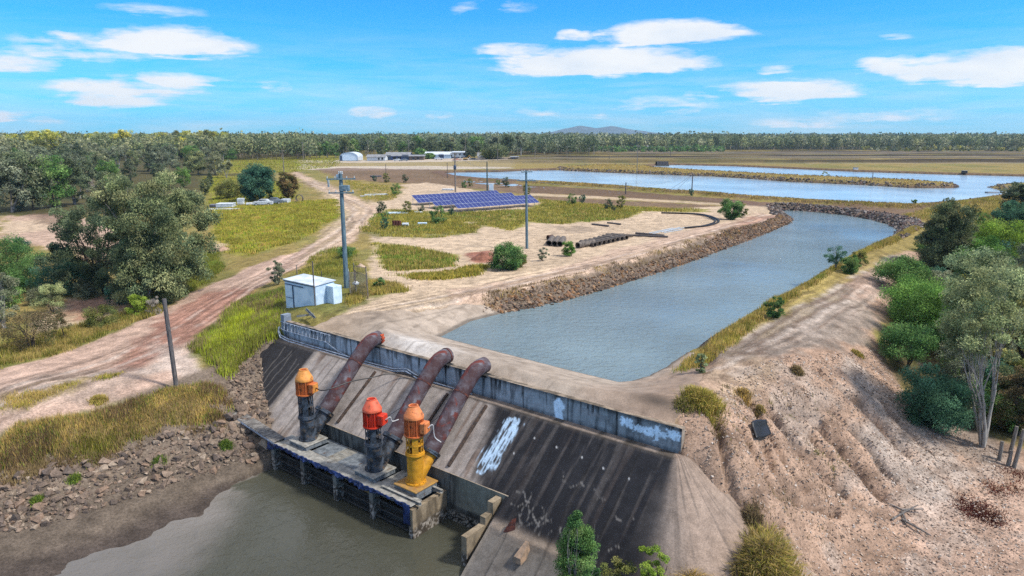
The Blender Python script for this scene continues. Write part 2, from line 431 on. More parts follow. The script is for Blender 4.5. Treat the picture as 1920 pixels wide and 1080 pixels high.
def ground(x, y, dam=True):
    h = hbase(x, y)
    # soft undulation of the natural ground
    quiet = sstep(-.8, 1.5, sdf(APRON, x, y))
    h = h + quiet * (fbm(x / 3.1, y / 3.1, 3, 4) - .5) * .28 * sstep(0, .6, np.abs(h) + .15) + quiet * (fbm(x / .9, y / .9, 9, 3) - .5) * .07
    # far woodland rises a little behind the ponds
    h = h + 7.0 * sstep(900, 3000, y)
    # cultivated pond banks beyond
    far = sstep(355, 385, y) * (1 - sstep(640, 690, y)) * sstep(-.18, .02, x / np.maximum(y, 1) + (fbm(y / 40, y * 0, 5, 2) - .5) * .12)
    q = y - x * .05 + (fbm(x / 60, y / 60, 8, 2) - .5) * 6
    rr = np.zeros_like(h)
    for yb in (386, 404, 426, 452, 484, 522, 566, 616):
        rr = np.maximum(rr, np.clip(3.1 - np.abs(q - yb) / 4, 0, 2.2) * (.6 + .4 * vn(np.full_like(q, yb * .37), x / 90, 4)))
    h = h + far * (rr - .25)
    # ponds with their banks
    s = sdf(POND, x, y); s_i = sdf(ISLE, x, y); s2 = sdf(SPIT, x, y)
    wob = (fbm(x / 5, y / 5, 21, 3) - .5) * 1.2
    bank = np.clip(POND_Z + (s + wob) * .55, -2.0, .55) - np.clip((s - 4.5) * .5, 0, 9)
    h = np.where(s > -3, np.where(s < 12, np.maximum(np.minimum(h, POND_Z + np.maximum(s + wob, -3) * .55), np.where(s < 14, bank, -99)), h), np.minimum(h, -1.6))
    h = np.where(s_i < 3, np.maximum(h, np.clip(POND_Z - (s_i + wob * .5) * .55, -1.8, .85)), h)
    h = np.where(s2 < 3, np.maximum(h, np.clip(POND_Z - (s2 + wob * .5) * .4, -1.8, .6)), h)
    # canal with its banks
    s = sdf(CANAL, x, y)
    wob = (fbm(x / 2.2, y / 2.2, 31, 3) - .5) * np.where(sdf(APRON, x, y) < 1.2, 0.05, .9)
    h = np.minimum(h, np.where(s > 0, CANAL_Z + np.maximum(s + wob, -.3) * (.27 + .35 * sstep(.2, 2.5, sdf(APRON, x, y))), np.maximum(CANAL_Z + s * .6, -3.0)))
    # eroded gullies on the gravel batter
    gm = (x > 8) & (x < 36) & (y > 20) & (y < 52)
    if gm.any():
        h = h.copy(); xx, yy = x[gm], y[gm]
        cut, _ = gullies(xx, yy)
        h[gm] = h[gm] - cut
    # room for the dam
    w, d = dam_xy(x, y)
    if not dam: return h
    lw = w + .1 + np.clip(d, 0, 1.9) * .37 - np.maximum(d - 1.9, 0) * 1.83
    core = (lw > 0) & (d > -.15) & (w < W_END + np.maximum(d, 0) * .8 + .2) & (d < 11)
    h = np.where(core, np.minimum(h, np.where(d < .0, -1.6, slope_z(w, np.maximum(d, 0)) - .45)), h)
    h = np.where((w > 7.9) & (w < 25.2) & (d > 3.2) & (d < 10), np.minimum(h, -8.2), h)
    s = sdf(APRON, x, y)
    h = np.where(s < 0, np.minimum(h, h - .05 * sstep(0, -.5, s)), h)
    return h
def G(px, py, iters=40):
    """where a sight line of the survey meets the ground"""
    x = np.atleast_1d(np.asarray(px, float)); y = np.atleast_1d(np.asarray(py, float))
    u = (x - 960) / FPX; v = (y - 540) / FPX
    D = ST + v * CT; F = CT - v * ST
    D = np.maximum(D, .004)
    z = np.full_like(x, -1.0)
    for _ in range(iters):
        t = (CAMH - z) / D
        zn = hbase(u * t, F * t)
        z = z * .5 + zn * .5
    t = (CAMH - z) / D
    X = u * t; Y = F * t
    return np.stack([X, Y, ground(X, Y)], -1)
def G1(px, py): return G(px, py)[0]
def GP(pts): p = np.array(pts, float); return G(p[:, 0], p[:, 1])

# ------------------------------------------------------------------ soil map
K = .60
C = {k: lin(h, K) for k, h in dict(straw='a8945a', grass='a39c48', olive='858548', dark='4a4a34', sand='dec4a6', pale='e6d6c8', pink='dab9a4', red='b87a66', gravel='bf9f88', palegrav='cdbcae', grey='a3968a', mud='7a6d60', wet='594f4a', brown='7d6453', concrete='c2b2a2', stone='8d7d6e', rust='6e4038', levee='8a6f60', forest='3a4030').items()}
ZONES = [ # photo outline, colour, feather in metres per metre of distance*100, noise width, strength
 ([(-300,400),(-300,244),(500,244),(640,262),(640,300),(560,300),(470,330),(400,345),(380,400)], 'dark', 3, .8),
 ([(400,300),(640,290),(640,312),(560,322),(420,326)], 'grass', 2, .8),
 ([(380,330),(460,330),(520,345),(560,345),(560,372),(390,392)], 'grass', 2, .8),
 ([(560,300),(960,300),(960,316),(820,318),(640,320),(560,318)], 'pale', 1.5, .75),
 ([(560,306),(1000,302),(1060,310),(980,314),(800,311),(600,312)], 'straw', 1.5, .8),
 ([(590,318),(640,315),(830,318),(860,333),(960,342),(1000,350),(1000,364),(900,356),(800,346),(700,340),(640,335)], 'levee', 1.5, .8),
 ([(960,346),(1080,352),(1173,358),(1273,366),(1420,378),(1430,386),(1300,378),(1150,369),(1000,362)], 'brown', 1, .9),
 ([(990,362),(1150,370),(1300,378),(1440,386),(1440,389),(1300,382),(1150,374),(990,367)], 'sand', .8, .8),
 ([(990,367),(1150,375),(1300,383),(1420,390),(1330,392),(1150,385),(1000,374)], 'levee', 1, .8),
 ([(640,590),(690,520),(700,440),(690,400),(690,352),(800,342),(1000,372),(1200,392),(1330,388),(1430,384),(1484,405),(1470,418),(1300,492),(1000,572),(930,565),(820,630),(740,615)], 'sand', 1, 1),
 ([(850,545),(1000,515),(1200,455),(1420,400),(1478,404),(1440,425),(1300,468),(1100,528),(915,553),(850,570)], 'pink', 2, .6),
 ([(1300,455),(1420,405),(1480,402),(1470,420),(1380,450),(1300,488)], 'red', 2.5, .45),
 ([(700,455),(770,462),(850,478),(862,500),(800,505),(730,508),(705,485)], 'grass', 1.2, .9),
 ([(735,516),(830,512),(900,496),(930,500),(880,520),(790,525)], 'grass', 1, .9),
 ([(672,432),(700,402),(760,396),(840,408),(905,425),(885,438),(800,446),(720,444)], 'olive', 1.5, .9),
 ([(880,420),(960,402),(1010,384),(1110,384),(1205,398),(1180,410),(1050,420),(1000,416),(960,432)], 'grass', 1.5, .9),
 ([(715,392),(860,398),(1000,392),(920,418),(760,414)], 'grass', 1.5, .8),
 ([(1005,372),(1150,386),(1330,392),(1330,398),(1180,396),(1010,386)], 'grass', 1.2, .8),
 ([(640,335),(700,345),(760,350),(740,375),(700,380),(660,360)], 'straw', 1.5, .9),
 ([(880,474),(925,468),(928,492),(885,494)], 'red', 1, .9),
 ([(1040,425),(1110,422),(1120,436),(1040,440)], 'stone', 3, .5),
 # left fields and track
 ([(393,392),(500,382),(640,374),(648,402),(560,452),(470,480),(425,474),(400,458)], 'grass', 1.5, .95),
 ([(0,405),(120,400),(260,420),(230,500),(120,470),(0,450)], 'pink', 2.5, .9),
 ([(0,415),(90,410),(120,425),(40,440),(0,438)], 'sand', 2, .8),
 ([(60,400),(180,398),(130,425),(60,420)], 'brown', 2.5, .6),
 ([(60,600),(130,560),(220,560),(240,590),(160,610),(110,640),(60,640)], 'sand', 1.5, .9),
 ([(110,565),(210,555),(225,585),(150,600)], 'red', 1.8, .6),
 ([(395,452),(432,455),(430,470),(400,470)], 'sand', 1, .8),
 ([(330,480),(410,470),(425,500),(400,530),(330,560),(290,580),(260,590),(300,530)], 'olive', 1.5, .85),
 ([(0,640),(100,620),(290,566),(320,575),(150,650),(0,695)], 'olive', 1.2, .85),
 ([(-200,760),(-200,735),(0,694),(150,652),(290,588),(370,545),(470,500),(560,470),(640,425),(655,400),(620,365),(560,335),(545,322),(560,322),(585,335),(655,365),(705,388),(690,425),(655,455),(560,500),(470,548),(432,582),(385,642),(362,690),(420,715),(330,722),(200,768),(0,835),(-200,880)], 'pink', 1.1, 1),
 ([(300,598),(380,552),(440,540),(480,545),(430,590),(350,640),(260,690),(200,690),(270,640)], 'red', 2.2, .62),
 ([(545,322),(600,340),(700,385),(690,425),(640,460),(560,490),(600,440),(640,405),(600,360)], 'sand', 1.5, .7),
 ([(0,720),(150,690),(280,690),(300,705),(180,750),(0,800)], 'grey', 3.5, .5),
 ([(300,640),(350,660),(390,705),(330,715),(280,700)], 'pale', 2.5, .6),
 ([(0,740),(60,735),(180,705),(160,722),(60,765),(0,772)], 'straw', 1.8, .7),
 ([(460,555),(520,540),(640,470),(690,520),(770,545),(700,562),(650,585),(600,596),(535,590),(530,640),(480,664),(430,720),(392,700),(352,650),(400,600)], 'olive', 1.2, .9),
 ([(-200,880),(0,812),(150,778),(330,722),(420,720),(430,790),(400,815),(250,840),(100,880),(0,905),(-200,950)], 'olive', 1.2, .85),
 ([(-200,930),(0,880),(140,850),(300,812),(430,790),(440,815),(300,845),(120,890),(0,920)], 'brown', 1.5, .6),
 ([(-200,1010),(0,905),(200,850),(430,800),(500,830),(505,850),(440,872),(200,950),(0,1000),(-200,1050)], 'stone', 1.2, .9),
 ([(-300,1060),(0,998),(200,950),(440,872),(510,858),(520,900),(300,1100),(-300,1200)], 'mud', .8, 1),
 ([(430,690),(482,664),(515,790),(500,830),(430,810)], 'stone', 1.2, .8),
 # right bank and batter
 ([(1262,800),(1300,720),(1330,660),(1400,620),(1560,545),(1690,470),(1735,470),(1720,520),(1640,620),(1700,740),(1800,800),(1920,840),(2200,900),(2200,1200),(1380,1200),(1400,1080),(1410,985),(1290,868)], 'gravel', 1.2, 1),
 ([(1330,655),(1400,614),(1560,534),(1640,492),(1692,476),(1720,490),(1640,545),(1625,580),(1650,610),(1570,655),(1450,672),(1370,690)], 'grey', 1.8, .85),
 ([(1590,535),(1640,500),(1700,478),(1715,500),(1640,535),(1600,560)], 'pink', 1.8, .7),
 ([(1330,690),(1420,660),(1480,690),(1420,730),(1340,750),(1300,760)], 'sand', 2, .6),
 ([(1555,680),(1600,672),(1680,740),(1780,840),(1840,900),(1800,930),(1720,850),(1640,770)], 'palegrav', 1.6, .8),
 ([(1580,780),(1640,790),(1740,880),(1830,950),(1780,980),(1660,900)], 'palegrav', 1.6, .8),
 ([(1730,760),(1840,800),(1900,850),(1860,880),(1780,840)], 'grey', 2, .7),
 ([(1640,930),(1920,900),(2200,900),(2200,1200),(1600,1200),(1700,1040)], 'pink', 3, .55),
 ([(1285,662),(1400,592),(1560,498),(1655,452),(1690,432),(1735,425),(1730,450),(1690,474),(1570,535),(1460,602),(1350,655),(1310,668)], 'straw', 1, .9),
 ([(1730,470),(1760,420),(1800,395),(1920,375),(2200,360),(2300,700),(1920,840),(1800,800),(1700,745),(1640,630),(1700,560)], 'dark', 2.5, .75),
 ([(1690,405),(1760,390),(1880,372),(1960,366),(1900,400),(1860,420),(1760,425)], 'straw', 1.5, .95),
 ([(1300,370),(1420,378),(1513,383),(1613,388),(1700,392),(1740,392),(1730,420),(1660,414),(1560,400),(1470,390),(1400,386)], 'levee', 1, .85),
 # soil washed behind the parapet end
 ([(1262,795),(1310,715),(1345,720),(1330,780),(1290,810)], 'gravel', 2, .6),
]
def soil(x, y, h):
    n1 = fbm(x / 7, y / 7, 51, 4); n2 = fbm(x / 1.3, y / 1.3, 52, 4); n3 = fbm(x / (y + 25) * 34, np.log(y + 25) * 16, 53, 5)
    c = C['straw'][None] * (.75 + .5 * n1[:, None]) + (C['olive'] - C['straw'])[None] * sstep(.45, .65, n3)[:, None] * .6
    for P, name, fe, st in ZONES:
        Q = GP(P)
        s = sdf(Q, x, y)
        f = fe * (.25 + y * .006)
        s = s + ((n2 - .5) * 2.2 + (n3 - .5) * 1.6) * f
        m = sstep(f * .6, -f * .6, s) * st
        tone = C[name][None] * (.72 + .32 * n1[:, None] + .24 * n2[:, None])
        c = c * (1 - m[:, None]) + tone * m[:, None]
    w0, d0 = dam_xy(x, y)
    zone = sstep(-2.5, -1.5, w0) * sstep(42, 40, w0) * sstep(-.8, .3, d0) * sstep(13, 11, d0) * (h > -6.2)
    tn = np.where(w0[:, None] < 20, C['stone'][None], C['gravel'][None]) * (.7 + .6 * n2[:, None])
    c = c * (1 - zone[:, None]) + tn * zone[:, None]
    bk = sstep(-4.3, -4.7, h) * sstep(-5.9, -5.7, h) * (x < -2) * (y < 60)
    c = c * (1 - bk[:, None] * .9) + C['stone'][None] * bk[:, None] * .9
    bk = sstep(-5.7, -5.95, h) * (x < 2) * (y < 60)
    c = c * (1 - bk[:, None]) + C['mud'][None] * (.75 + .5 * n2[:, None]) * bk[:, None]
    def lay(m, name, k=1.0):
        nonlocal c
        c = c * (1 - m[:, None]) + C[name][None] * k * m[:, None]
    # bare sand showing through grass and tufts through sand
    s_c = sdf(CANAL, x, y); s_p = sdf(POND, x, y); s_i = sdf(ISLE, x, y)
    w, d = dam_xy(x, y)
    # wheel ruts: along the track and the road
    for P, wd in (([(0,745),(150,700),(300,640),(400,580),(480,530),(570,480),(650,430),(680,395),(640,370),(580,340)], 1.1), ([(680,590),(900,545),(1100,500),(1300,448),(1440,405)], .9), ([(1340,680),(1450,620),(1580,550),(1690,485)], .9)):
        Q = GP(P); dl = dline(Q, x, y) + (fbm(x / 4, y / 4, 61, 2) - .5) * .8
        st_ = fbm(dl * 2.6 + 7, y * .09 + x * .03, 62, 4); fall = sstep(4.2, 2.0, dl)
        c = c * (1 + (fall * (st_ - .5) * 1.5)[:, None])
        lay(fall * sstep(.58, .68, fbm(dl * 4.2, y * .07 + x * .05, 63, 3)) * .45, 'brown', 1.1)
        m = np.exp(-((dl - wd) / .28) ** 2) * sstep(.35, .6, n2) * .5
        lay(m, 'pale')
        m = np.exp(-((dl) / .35) ** 2) * sstep(.45, .65, n1) * .35
        lay(m, 'straw', .8)
    # rocky canal edge, wet line, pond banks
    ap = sdf(APRON, x, y)
    nr = sstep(.5, 1.5, ap)
    lay(sstep(2.6, 1.9, s_c + (n2 - .5)) * nr * .9, 'stone', .8)
    lay(sstep(.55, .1, s_c + (n2 - .5) * .4) * .9 * nr, 'wet', .8)
    fy = sstep(0, 1, (h - POND_Z) / .5)
    near_p = (s_p < 5) & (s_p > -4) | (s_i < 4)
    lay(np.where(near_p, sstep(.95, .6, h) * .8, 0), 'levee', .85)
    lay(np.where(near_p, sstep(.1, -.15, h), 0), 'wet', .8)
    lay(np.where((s_i < 1) & (h > .5), .8, 0), 'straw', 1.0)
    # eroded faces of the far banks
    far = sstep(365, 395, y) * (1 - sstep(640, 690, y)) * sstep(-.1, .05, x / y)
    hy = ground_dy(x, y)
    fl = np.zeros_like(x); mf = (y > 360) & (y < 720); fl[mf] = sstep(.25, .05, ground_far(x[mf], y[mf]))
    lay(far * fl * sstep(.0, .12, x / y + (n1 - .5) * .1) * (.55 + .35 * vn(x / 70, y / 30, 78)), 'palegrav', .72)
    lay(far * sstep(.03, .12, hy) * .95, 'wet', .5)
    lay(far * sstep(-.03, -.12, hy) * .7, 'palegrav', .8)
    lay(far * sstep(.5, .62, vn(x / 130, y / 16, 77)) * .5, 'grey', .75)
    lay(sstep(700, 820, y), 'forest')
    # wet foot of the mud
    lay(np.where(x < 20, sstep(-6.65, -6.95, h) * .8, 0), 'wet', .9)
    lay(np.where((w > 22) & (w < 34) & (d > 5), sstep(-6.3, -6.8, h) * .9, 0), 'brown', .6)
    gm = (x > 8) & (x < 36) & (y > 20) & (y < 52)
    mk = np.zeros_like(x); mk[gm] = gullies(x[gm], y[gm])[1]
    lay(mk * sstep(.3, .5, n2) * .9, 'brown', .7)  # moist soil plus painted shade darken the gully beds
    lay(np.where(gm, sstep(.55, .72, fbm(x * 1.1, y * 1.1, 74, 4)) * .45, 0), 'brown', .9)
    lay(np.where(gm, sstep(.56, .72, fbm(x * .5 + 9, y * .5, 75, 4)) * .5, 0), 'palegrav', 1.05)
    # small litter, clods and dark specks
    sp = vn(x * 3.3, y * 3.3, 71) * vn(x * 1.1, y * 1.1, 72)
    k = sstep(.62, .74, sp) * np.where(y < 90, .2, 0)
    c = c * (1 - k[:, None] * .4)
    return np.clip(c, .01, .9)
def ground_dy(x, y):
    e = 1.5
    q = np.zeros_like(x); mk = (y > 360) & (y < 1120)
    q[mk] = (ground_far(x[mk], y[mk] + e) - ground_far(x[mk], y[mk] - e)) / (2 * e)
    return q
def ground_far(x, y):
    q = y - x * .05 + (fbm(x / 60, y / 60, 8, 2) - .5) * 6
    rr = np.zeros_like(x)
    for yb in (386, 404, 426, 452, 484, 522, 566, 616):
        rr = np.maximum(rr, np.clip(3.1 - np.abs(q - yb) / 4, 0, 2.2) * (.6 + .4 * vn(np.full_like(q, yb * .37), x / 90, 4)))
    return rr
def build_ground():
    ys = [2.0]
    while ys[-1] < 6900:
        y = ys[-1]
        ys.append(y + max(.16, .0058 * y if y < 180 else (.0075 * y if y < 1000 else .05 * y)))
    ys = np.array(ys)
    us = np.linspace(-1.06, 1.06, 620)
    Y, U = np.meshgrid(ys, us, indexing='ij')
    X = U * (Y + 14)
    x, y = X.ravel(), Y.ravel()
    h = ground(x, y)
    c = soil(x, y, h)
    ny, nx = Y.shape
    i = np.arange(ny - 1)[:, None] * nx + np.arange(nx - 1)[None]
    F = np.stack([i, i + 1, i + nx + 1, i + nx], -1).reshape(-1, 4)
    me = mesh_np('ground', np.stack([x, y, h], -1), F, col=c, smooth=True)
    o = ob('ground', me, mat_attr('earth', rough=.95, scale=.9, amt=.3, bump=.55, fine=7.0, bdist=.09, spec=.1))
    tag(o, 'sandy earth with grass, gravel and mud around the pump station', 'ground', kind='structure')
    return o
build_ground()
def water(name, P, z, m, label):
    V = np.array([(p[0], p[1], 0) for p in P])
    o = ob(name, mesh_np(name, V, [np.arange(len(V))[None]]), m); o.location = (0, 0, z)
    return tag(o, label, 'water', kind='structure')
def build_creek():
    gx, gy = np.meshgrid(np.arange(-80, 14, .4), np.arange(4, 47, .4), indexing='ij')
    x, y = gx.ravel(), gy.ravel(); dep = CREEK_Z - ground(x, y)
    m = sstep(.62, -.1, dep + (fbm(x / 2.5, y / 2.5, 231, 4) - .5) * .35) * (x < -6)
    c = np.tile(np.array([[.055, .055, .04]]), (len(x), 1)); c = c * (1 - m[:, None]) + np.array([[.155, .14, .125]]) * m[:, None]
    na, nb = gx.shape; i = (np.arange(na - 1)[:, None] * nb + np.arange(nb - 1)[None]); F = np.stack([i, i + nb, i + nb + 1, i + 1], -1).reshape(-1, 4)
    k = ((gx[:-1, :-1] < 13) & (gy[:-1, :-1] < 46)).ravel() & ~((gx[:-1, :-1] > -8) & (gy[:-1, :-1] > 46 - (gx[:-1, :-1] + 8) * .9)).ravel()
    o = ob('creek_water', mesh_np('creek_water', np.stack([x, y, x * 0], -1), F[k], col=c), mat_water('creek', (.075, .07, .052), rough=.04, s1=1.8, s2=7, strength=.4, patch=.12, attr=True)); o.location = (0, 0, CREEK_Z)
    tag(o, 'murky green brown creek water below the pumps, pale with silt near the mud', 'water', kind='structure')
build_creek()
_q = at(1700, 440, CANAL_Z)
_cc = [tuple(p[:2]) for p in W([(800,640),(940,560),(1200,500),(1440,380),(1560,380),(1730,420),(1720,450),(1500,560),(1330,660),(1200,735),(1080,720)], CANAL_Z)]
water('canal_water', _cc, CANAL_Z, mat_water('canal', (.14, .19, .205), rough=.08, s1=1.3, s2=5, strength=1.0, stretch=(1, 1.2, 1), patch=.035), 'rippled blue grey water of the supply canal')
_pc = [tuple(p[:2]) for p in W([(800,330),(900,345),(1100,358),(1300,372),(1500,384),(1720,394),(1900,376),(2250,362),(2350,330),(1920,326),(1500,312),(1250,305),(1000,315),(800,320)], POND_Z)]
water('pond_water', _pc, POND_Z, mat_water('pond', (.30, .38, .43), rough=.14, s1=.6, s2=2.4, strength=.6, patch=.01), 'pale blue water of the big settling pond')
# ================================================================== THE PUMP STATION DAM
def gridbox(name, w0, w1, d0, d1, z0, z1, st, colf, m, parent=None, skip=(), jit=0.0):
    """block in dam coordinates with finely divided faces so that stains can be mapped on it"""
    Vs, Fs, Cs, n = [], [], [], 0
    def face(fn, a, b, key, flip):
        nonlocal n
        na = max(2, int(abs(a[1] - a[0]) / st) + 1); nb = max(2, int(abs(b[1] - b[0]) / st) + 1)
        p, q = np.meshgrid(np.linspace(*a, na), np.linspace(*b, nb), indexing='ij')
        w, d, z = fn(p.ravel(), q.ravel())
        w, d, z = [np.broadcast_to(t, p.size).astype(float) for t in (w, d, z)]
        Cs.append(colf(w, d, z, key))
        j = (fbm(w * 3 + z, d * 3 + z * 2, 5, 3) - .5) * jit
        V = A0[None] + w[:, None] * WD + d[:, None] * ND; V[:, 2] = z
        V = V + (ND if key in 'fb' else WD if key in 'lr' else np.array([0, 0, 1.]))[None] * j[:, None]
        i = (np.arange(na - 1)[:, None] * nb + np.arange(nb - 1)[None])
        F = np.stack([i, i + 1, i + nb + 1, i + nb], -1).reshape(-1, 4)
        if flip: F = F[:, ::-1]
        Vs.append(V); Fs.append(F + n); n += len(V)
    if 'f' not in skip: face(lambda p, q: (p, d1, q), (w0, w1), (z0, z1), 'f', False)
    if 'b' not in skip: face(lambda p, q: (p, d0, q), (w0, w1), (z0, z1), 'b', True)
    if 't' not in skip: face(lambda p, q: (p, q, z1), (w0, w1), (d0, d1), 't', True)
    if 'l' not in skip: face(lambda p, q: (w0, p, q), (d0, d1), (z0, z1), 'l', False)
    if 'r' not in skip: face(lambda p, q: (w1, p, q), (d0, d1), (z0, z1), 'r', True)
    me = mesh_np(name, np.concatenate(Vs), np.concatenate(Fs), col=np.concatenate(Cs))
    return ob(name, me, m, parent)
def blend(c, m, k): return c * (1 - m[:, None]) + np.asarray(k)[None] * m[:, None]
CONC = mat_attr('stained_concrete', rough=.9, scale=2.2, amt=.22, bump=.25, fine=16, bdist=.03, spec=.15)
# ---- parapet
def wallcol(w, d, z, key):
    n = fbm(w / 1.5, z * 2, 81, 4)
    streak = fbm(w * 3.2, z * .35, 82, 4)
    streak2 = fbm(w * 7.0, z * .5, 83, 3)
    c = np.tile(lin('aeb8c2', .85)[None], (len(w), 1))
    dk = sstep(16, 28, w)
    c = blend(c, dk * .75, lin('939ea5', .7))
    c = blend(c, sstep(.54, .72, streak) * .6, lin('4a4e54', .5))
    c = blend(c, sstep(.62, .7, streak2) * .85 * sstep(-1.25, -.2, z), lin('20242a', .5))
    c = blend(c, sstep(.56, .7, n) * .5, lin('a8a9ae', .65))
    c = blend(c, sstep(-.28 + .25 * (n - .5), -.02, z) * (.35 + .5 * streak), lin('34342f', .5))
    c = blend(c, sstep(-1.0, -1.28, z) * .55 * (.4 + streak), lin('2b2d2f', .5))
    if key == 't':
        c = np.tile(lin('b09f8c', .6)[None], (len(w), 1)); c = blend(c, sstep(.45, .62, fbm(w * 2, d * 6, 84, 3)) * .7, lin('4d473f', .6))
    if key == 'r': c = np.tile(lin('b3a393', .6)[None], (len(w), 1))
    if key == 'f':
        # panel joints
        for wj in np.arange(1.6, 32, 3.05):
            c = blend(c, np.exp(-((w - wj) / .05) ** 2) * .8, lin('1c1f22', .5))
        # old whitewash daubed on the face: a standing blotch and a smeared line of lettering
        paint = lin('d5ecff', .95)
        rag = fbm(w * 7, z * 7, 85, 3)
        hw = np.interp(z, [-1.3, -1.15, -.8, -.55, -.35, -.16], [.28, .24, .22, .38, .3, .1])
        c = blend(c, sstep(.08, -.03, np.abs(w - 25.4) - hw + (rag - .5) * .25) * (z < -.12), paint)
        s = np.full(len(w), 9.0)
        for (a, b, za, zb) in ((29.3, 30.0, -.62, -.18), (30.0, 30.75, -.72, -.42), (30.75, 31.25, -.78, -.36), (31.2, 31.36, -.95, -.12), (31.45, 31.85, -.7, -.4), (31.85, 32.5, -.62, -.2)):
            q = np.maximum(np.abs(w - (a + b) / 2) - (b - a) / 2, np.abs(z - (za + zb) / 2) - (zb - za) / 2)
            s = np.minimum(s, q)
        rag2 = fbm(w * 11, z * 11, 86, 3)
        c = blend(c, sstep(.04, -.03, s + (rag2 - .5) * .42), paint)
    return c
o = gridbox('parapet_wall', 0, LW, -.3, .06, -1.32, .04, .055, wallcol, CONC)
tag(o, 'long weathered concrete parapet wall with white paint blotches along the crest', 'parapet wall')
o = gridbox('wall_pier', -.42, -.003, -.45, .2, -1.6, .55, .08, lambda w, d, z, k: np.tile(lin('9aa6b4', .55)[None], (len(w), 1)) * (.7 + .6 * fbm(w * 4 + d * 3, z * 2, 87, 3))[:, None], CONC)
tag(o, 'short upright concrete pier at the shed end of the parapet', 'pier')

# ---- inclined face with its rounded end
def facecol(w, r, phi, arc):
    n = fbm(w / 2.2, r / 2.2, 91, 4); st = fbm(w * 1.6, r * .22, 92, 5); st2 = fbm(w * 4.5, r * .3, 93, 4); n2 = fbm(w * 2.5, r * 2.5, 94, 4)
    c = np.tile(lin('bdb1a9', .56)[None], (len(w), 1))
    c = c * (.78 + .45 * n)[:, None]
    c = blend(c, sstep(.54, .74, st) * .5, lin('7d6e62', .55))
    c = blend(c, sstep(.56, .72, st2) * .55, lin('c7bab0', .6))
    c = blend(c, sstep(.6, .74, fbm(w * 2.3, r * .3, 95, 4)) * .55, lin('7a5a44', .55))
    dark = lin('282a31', .52)
    # black algae: left wing and the broad right wing
    e = (st - .5) * 3.0 + (n2 - .5) * .8
    md = sstep(4.7, 4.2, w + e * .22) * sstep(.3, .9, r)
    c = blend(c, md * .93, dark * (.8))
    arcw = np.where(phi > 0, W_END + phi * 3.2, w)
    mr = sstep(21.4, 22.5, arcw + e * .22 + np.maximum(0, 2.2 - r) * .5 - np.maximum(0, r - 2.4) * .55) * sstep(34.6, 32.8, arcw + e * .45 + .03 * r)
    low = sstep(6.0, 5.2, r + (n - .5) * 1.8 - np.clip((arcw - 27) * .28, 0, 2.2))
    c = blend(c, np.clip(mr * low, 0, 1) * (.97 - .13 * sstep(.5, .7, st2)) * sstep(.45, .8, r), dark)
    c = blend(c, mr * low * sstep(.56, .72, st) * .12, lin('5c5b5c', .58))
    c = blend(c, mr * sstep(2.5, 5, r) * low * .6, lin('1d1d22', .7))
    # bench under the parapet
    b = sstep(.72, .55, r)
    c = blend(c, b * .9, lin('a8978a', .58) * .9); c = blend(c, b * sstep(.35, .6, st) * sstep(20, 26, w) * .8, lin('4b463f', .55)); c = blend(c, np.exp(-((r - .66) / .06) ** 2) * .7, lin('33302c', .6))
    # rib between left wing and the pipe bays
    c = blend(c, np.exp(-((w - 4.75) / .22) ** 2) * .6 * (r > .7), lin('b3a698', .58))
    # paler lower slab on the right and water marks
    lo = sstep(5.75, 5.95, r) * (arcw > 25) * (arcw < 33)
    c = blend(c, lo * .85, lin('7f7972', .55) * 1.0); c = blend(c, np.exp(-((r - 5.62 - .2 * n) / .22) ** 2) * (arcw > 25.1) * (arcw < 31) * .8, lin('b39f8c', .6))
    # rounded end, tan
    c = blend(c, sstep(33.0, 34.9, arcw + e * .45 + .03 * r) * .95, lin('b39c8b', .56))
    c = blend(c, sstep(33.2, 33.9, arcw) * sstep(.5, .66, fbm(phi * 16, r * .25, 102, 4)) * .5, lin('6f655e', .55))
    c = c * np.where(arcw > 33.5, .82 + .4 * fbm(phi * 9, r * .4, 96, 4), 1)[:, None]
    # joints down the face
    for wj in (7.2, 13.4, 17.9, 21.9, 26.2, 28.6, 30.8):
        c = blend(c, np.exp(-((w - wj + (n2 - .5) * .1) / .05) ** 2) * (r > .7) * (phi <= 0) * .55, lin('2a2725', .6))
    # pale cracks in the black lower right
    cr = np.full(len(w), 9.0)
    for k, (a, b, s) in enumerate(((26.4, 3.9, 1), (26.9, 4.0, 1), (27.4, 4.2, 1), (27.9, 4.3, 1), (28.5, 4.5, 1))):
        cr = np.minimum(cr, np.where((r > b) & (r < 5.4), np.abs(w - a + (fbm(r * 2.2, w * 0 + k, 97, 2) - .5) * .7), 9))
    for k, (b, a0, a1) in enumerate(((4.55, 25.6, 28.8), (5.0, 26.0, 29.2), (4.1, 25.5, 26.6), (2.9, 27.4, 30.2), (4.9, 30.2, 32.0), (5.6, 29.4, 31.6), (3.6, 31, 32.2))):
        cr = np.minimum(cr, np.where((w > a0) & (w < a1), np.abs(r - b + (fbm(w * 2.2, r * 0 + k, 98, 3) - .5) * 1.0), 9))
    c = blend(c, sstep(.045, .0, cr) * sstep(.4, .5, n2) * .62, lin('a09b96', .6))
    # left wing scratches
    cr = np.full(len(w), 9.0)
    for k, a in enumerate((1.2, 1.9, 2.5, 3.3, 3.9)):
        cr = np.minimum(cr, np.where((r > .9 + .2 * k) & (r < 3.4 + .4 * k), np.abs(w - a + (fbm(r * .8, w * 0 + k, 99, 2) - .5) * .5), 9))
    c = blend(c, sstep(.07, .02, cr) * .45, lin('9a928a', .6))
    # whitewash patch
    tl = np.array(loc_face(905, 785)); q = np.interp(r, [.95, 1.3, 2.6, 3.75], [23.2, 23.1, 23.0, 22.95])
    hw = np.interp(r, [.9, 1.1, 2.0, 3.5, 3.9], [.1, .45, .52, .5, .2])
    rag = fbm(w * 7, r * 1.7, 100, 4)
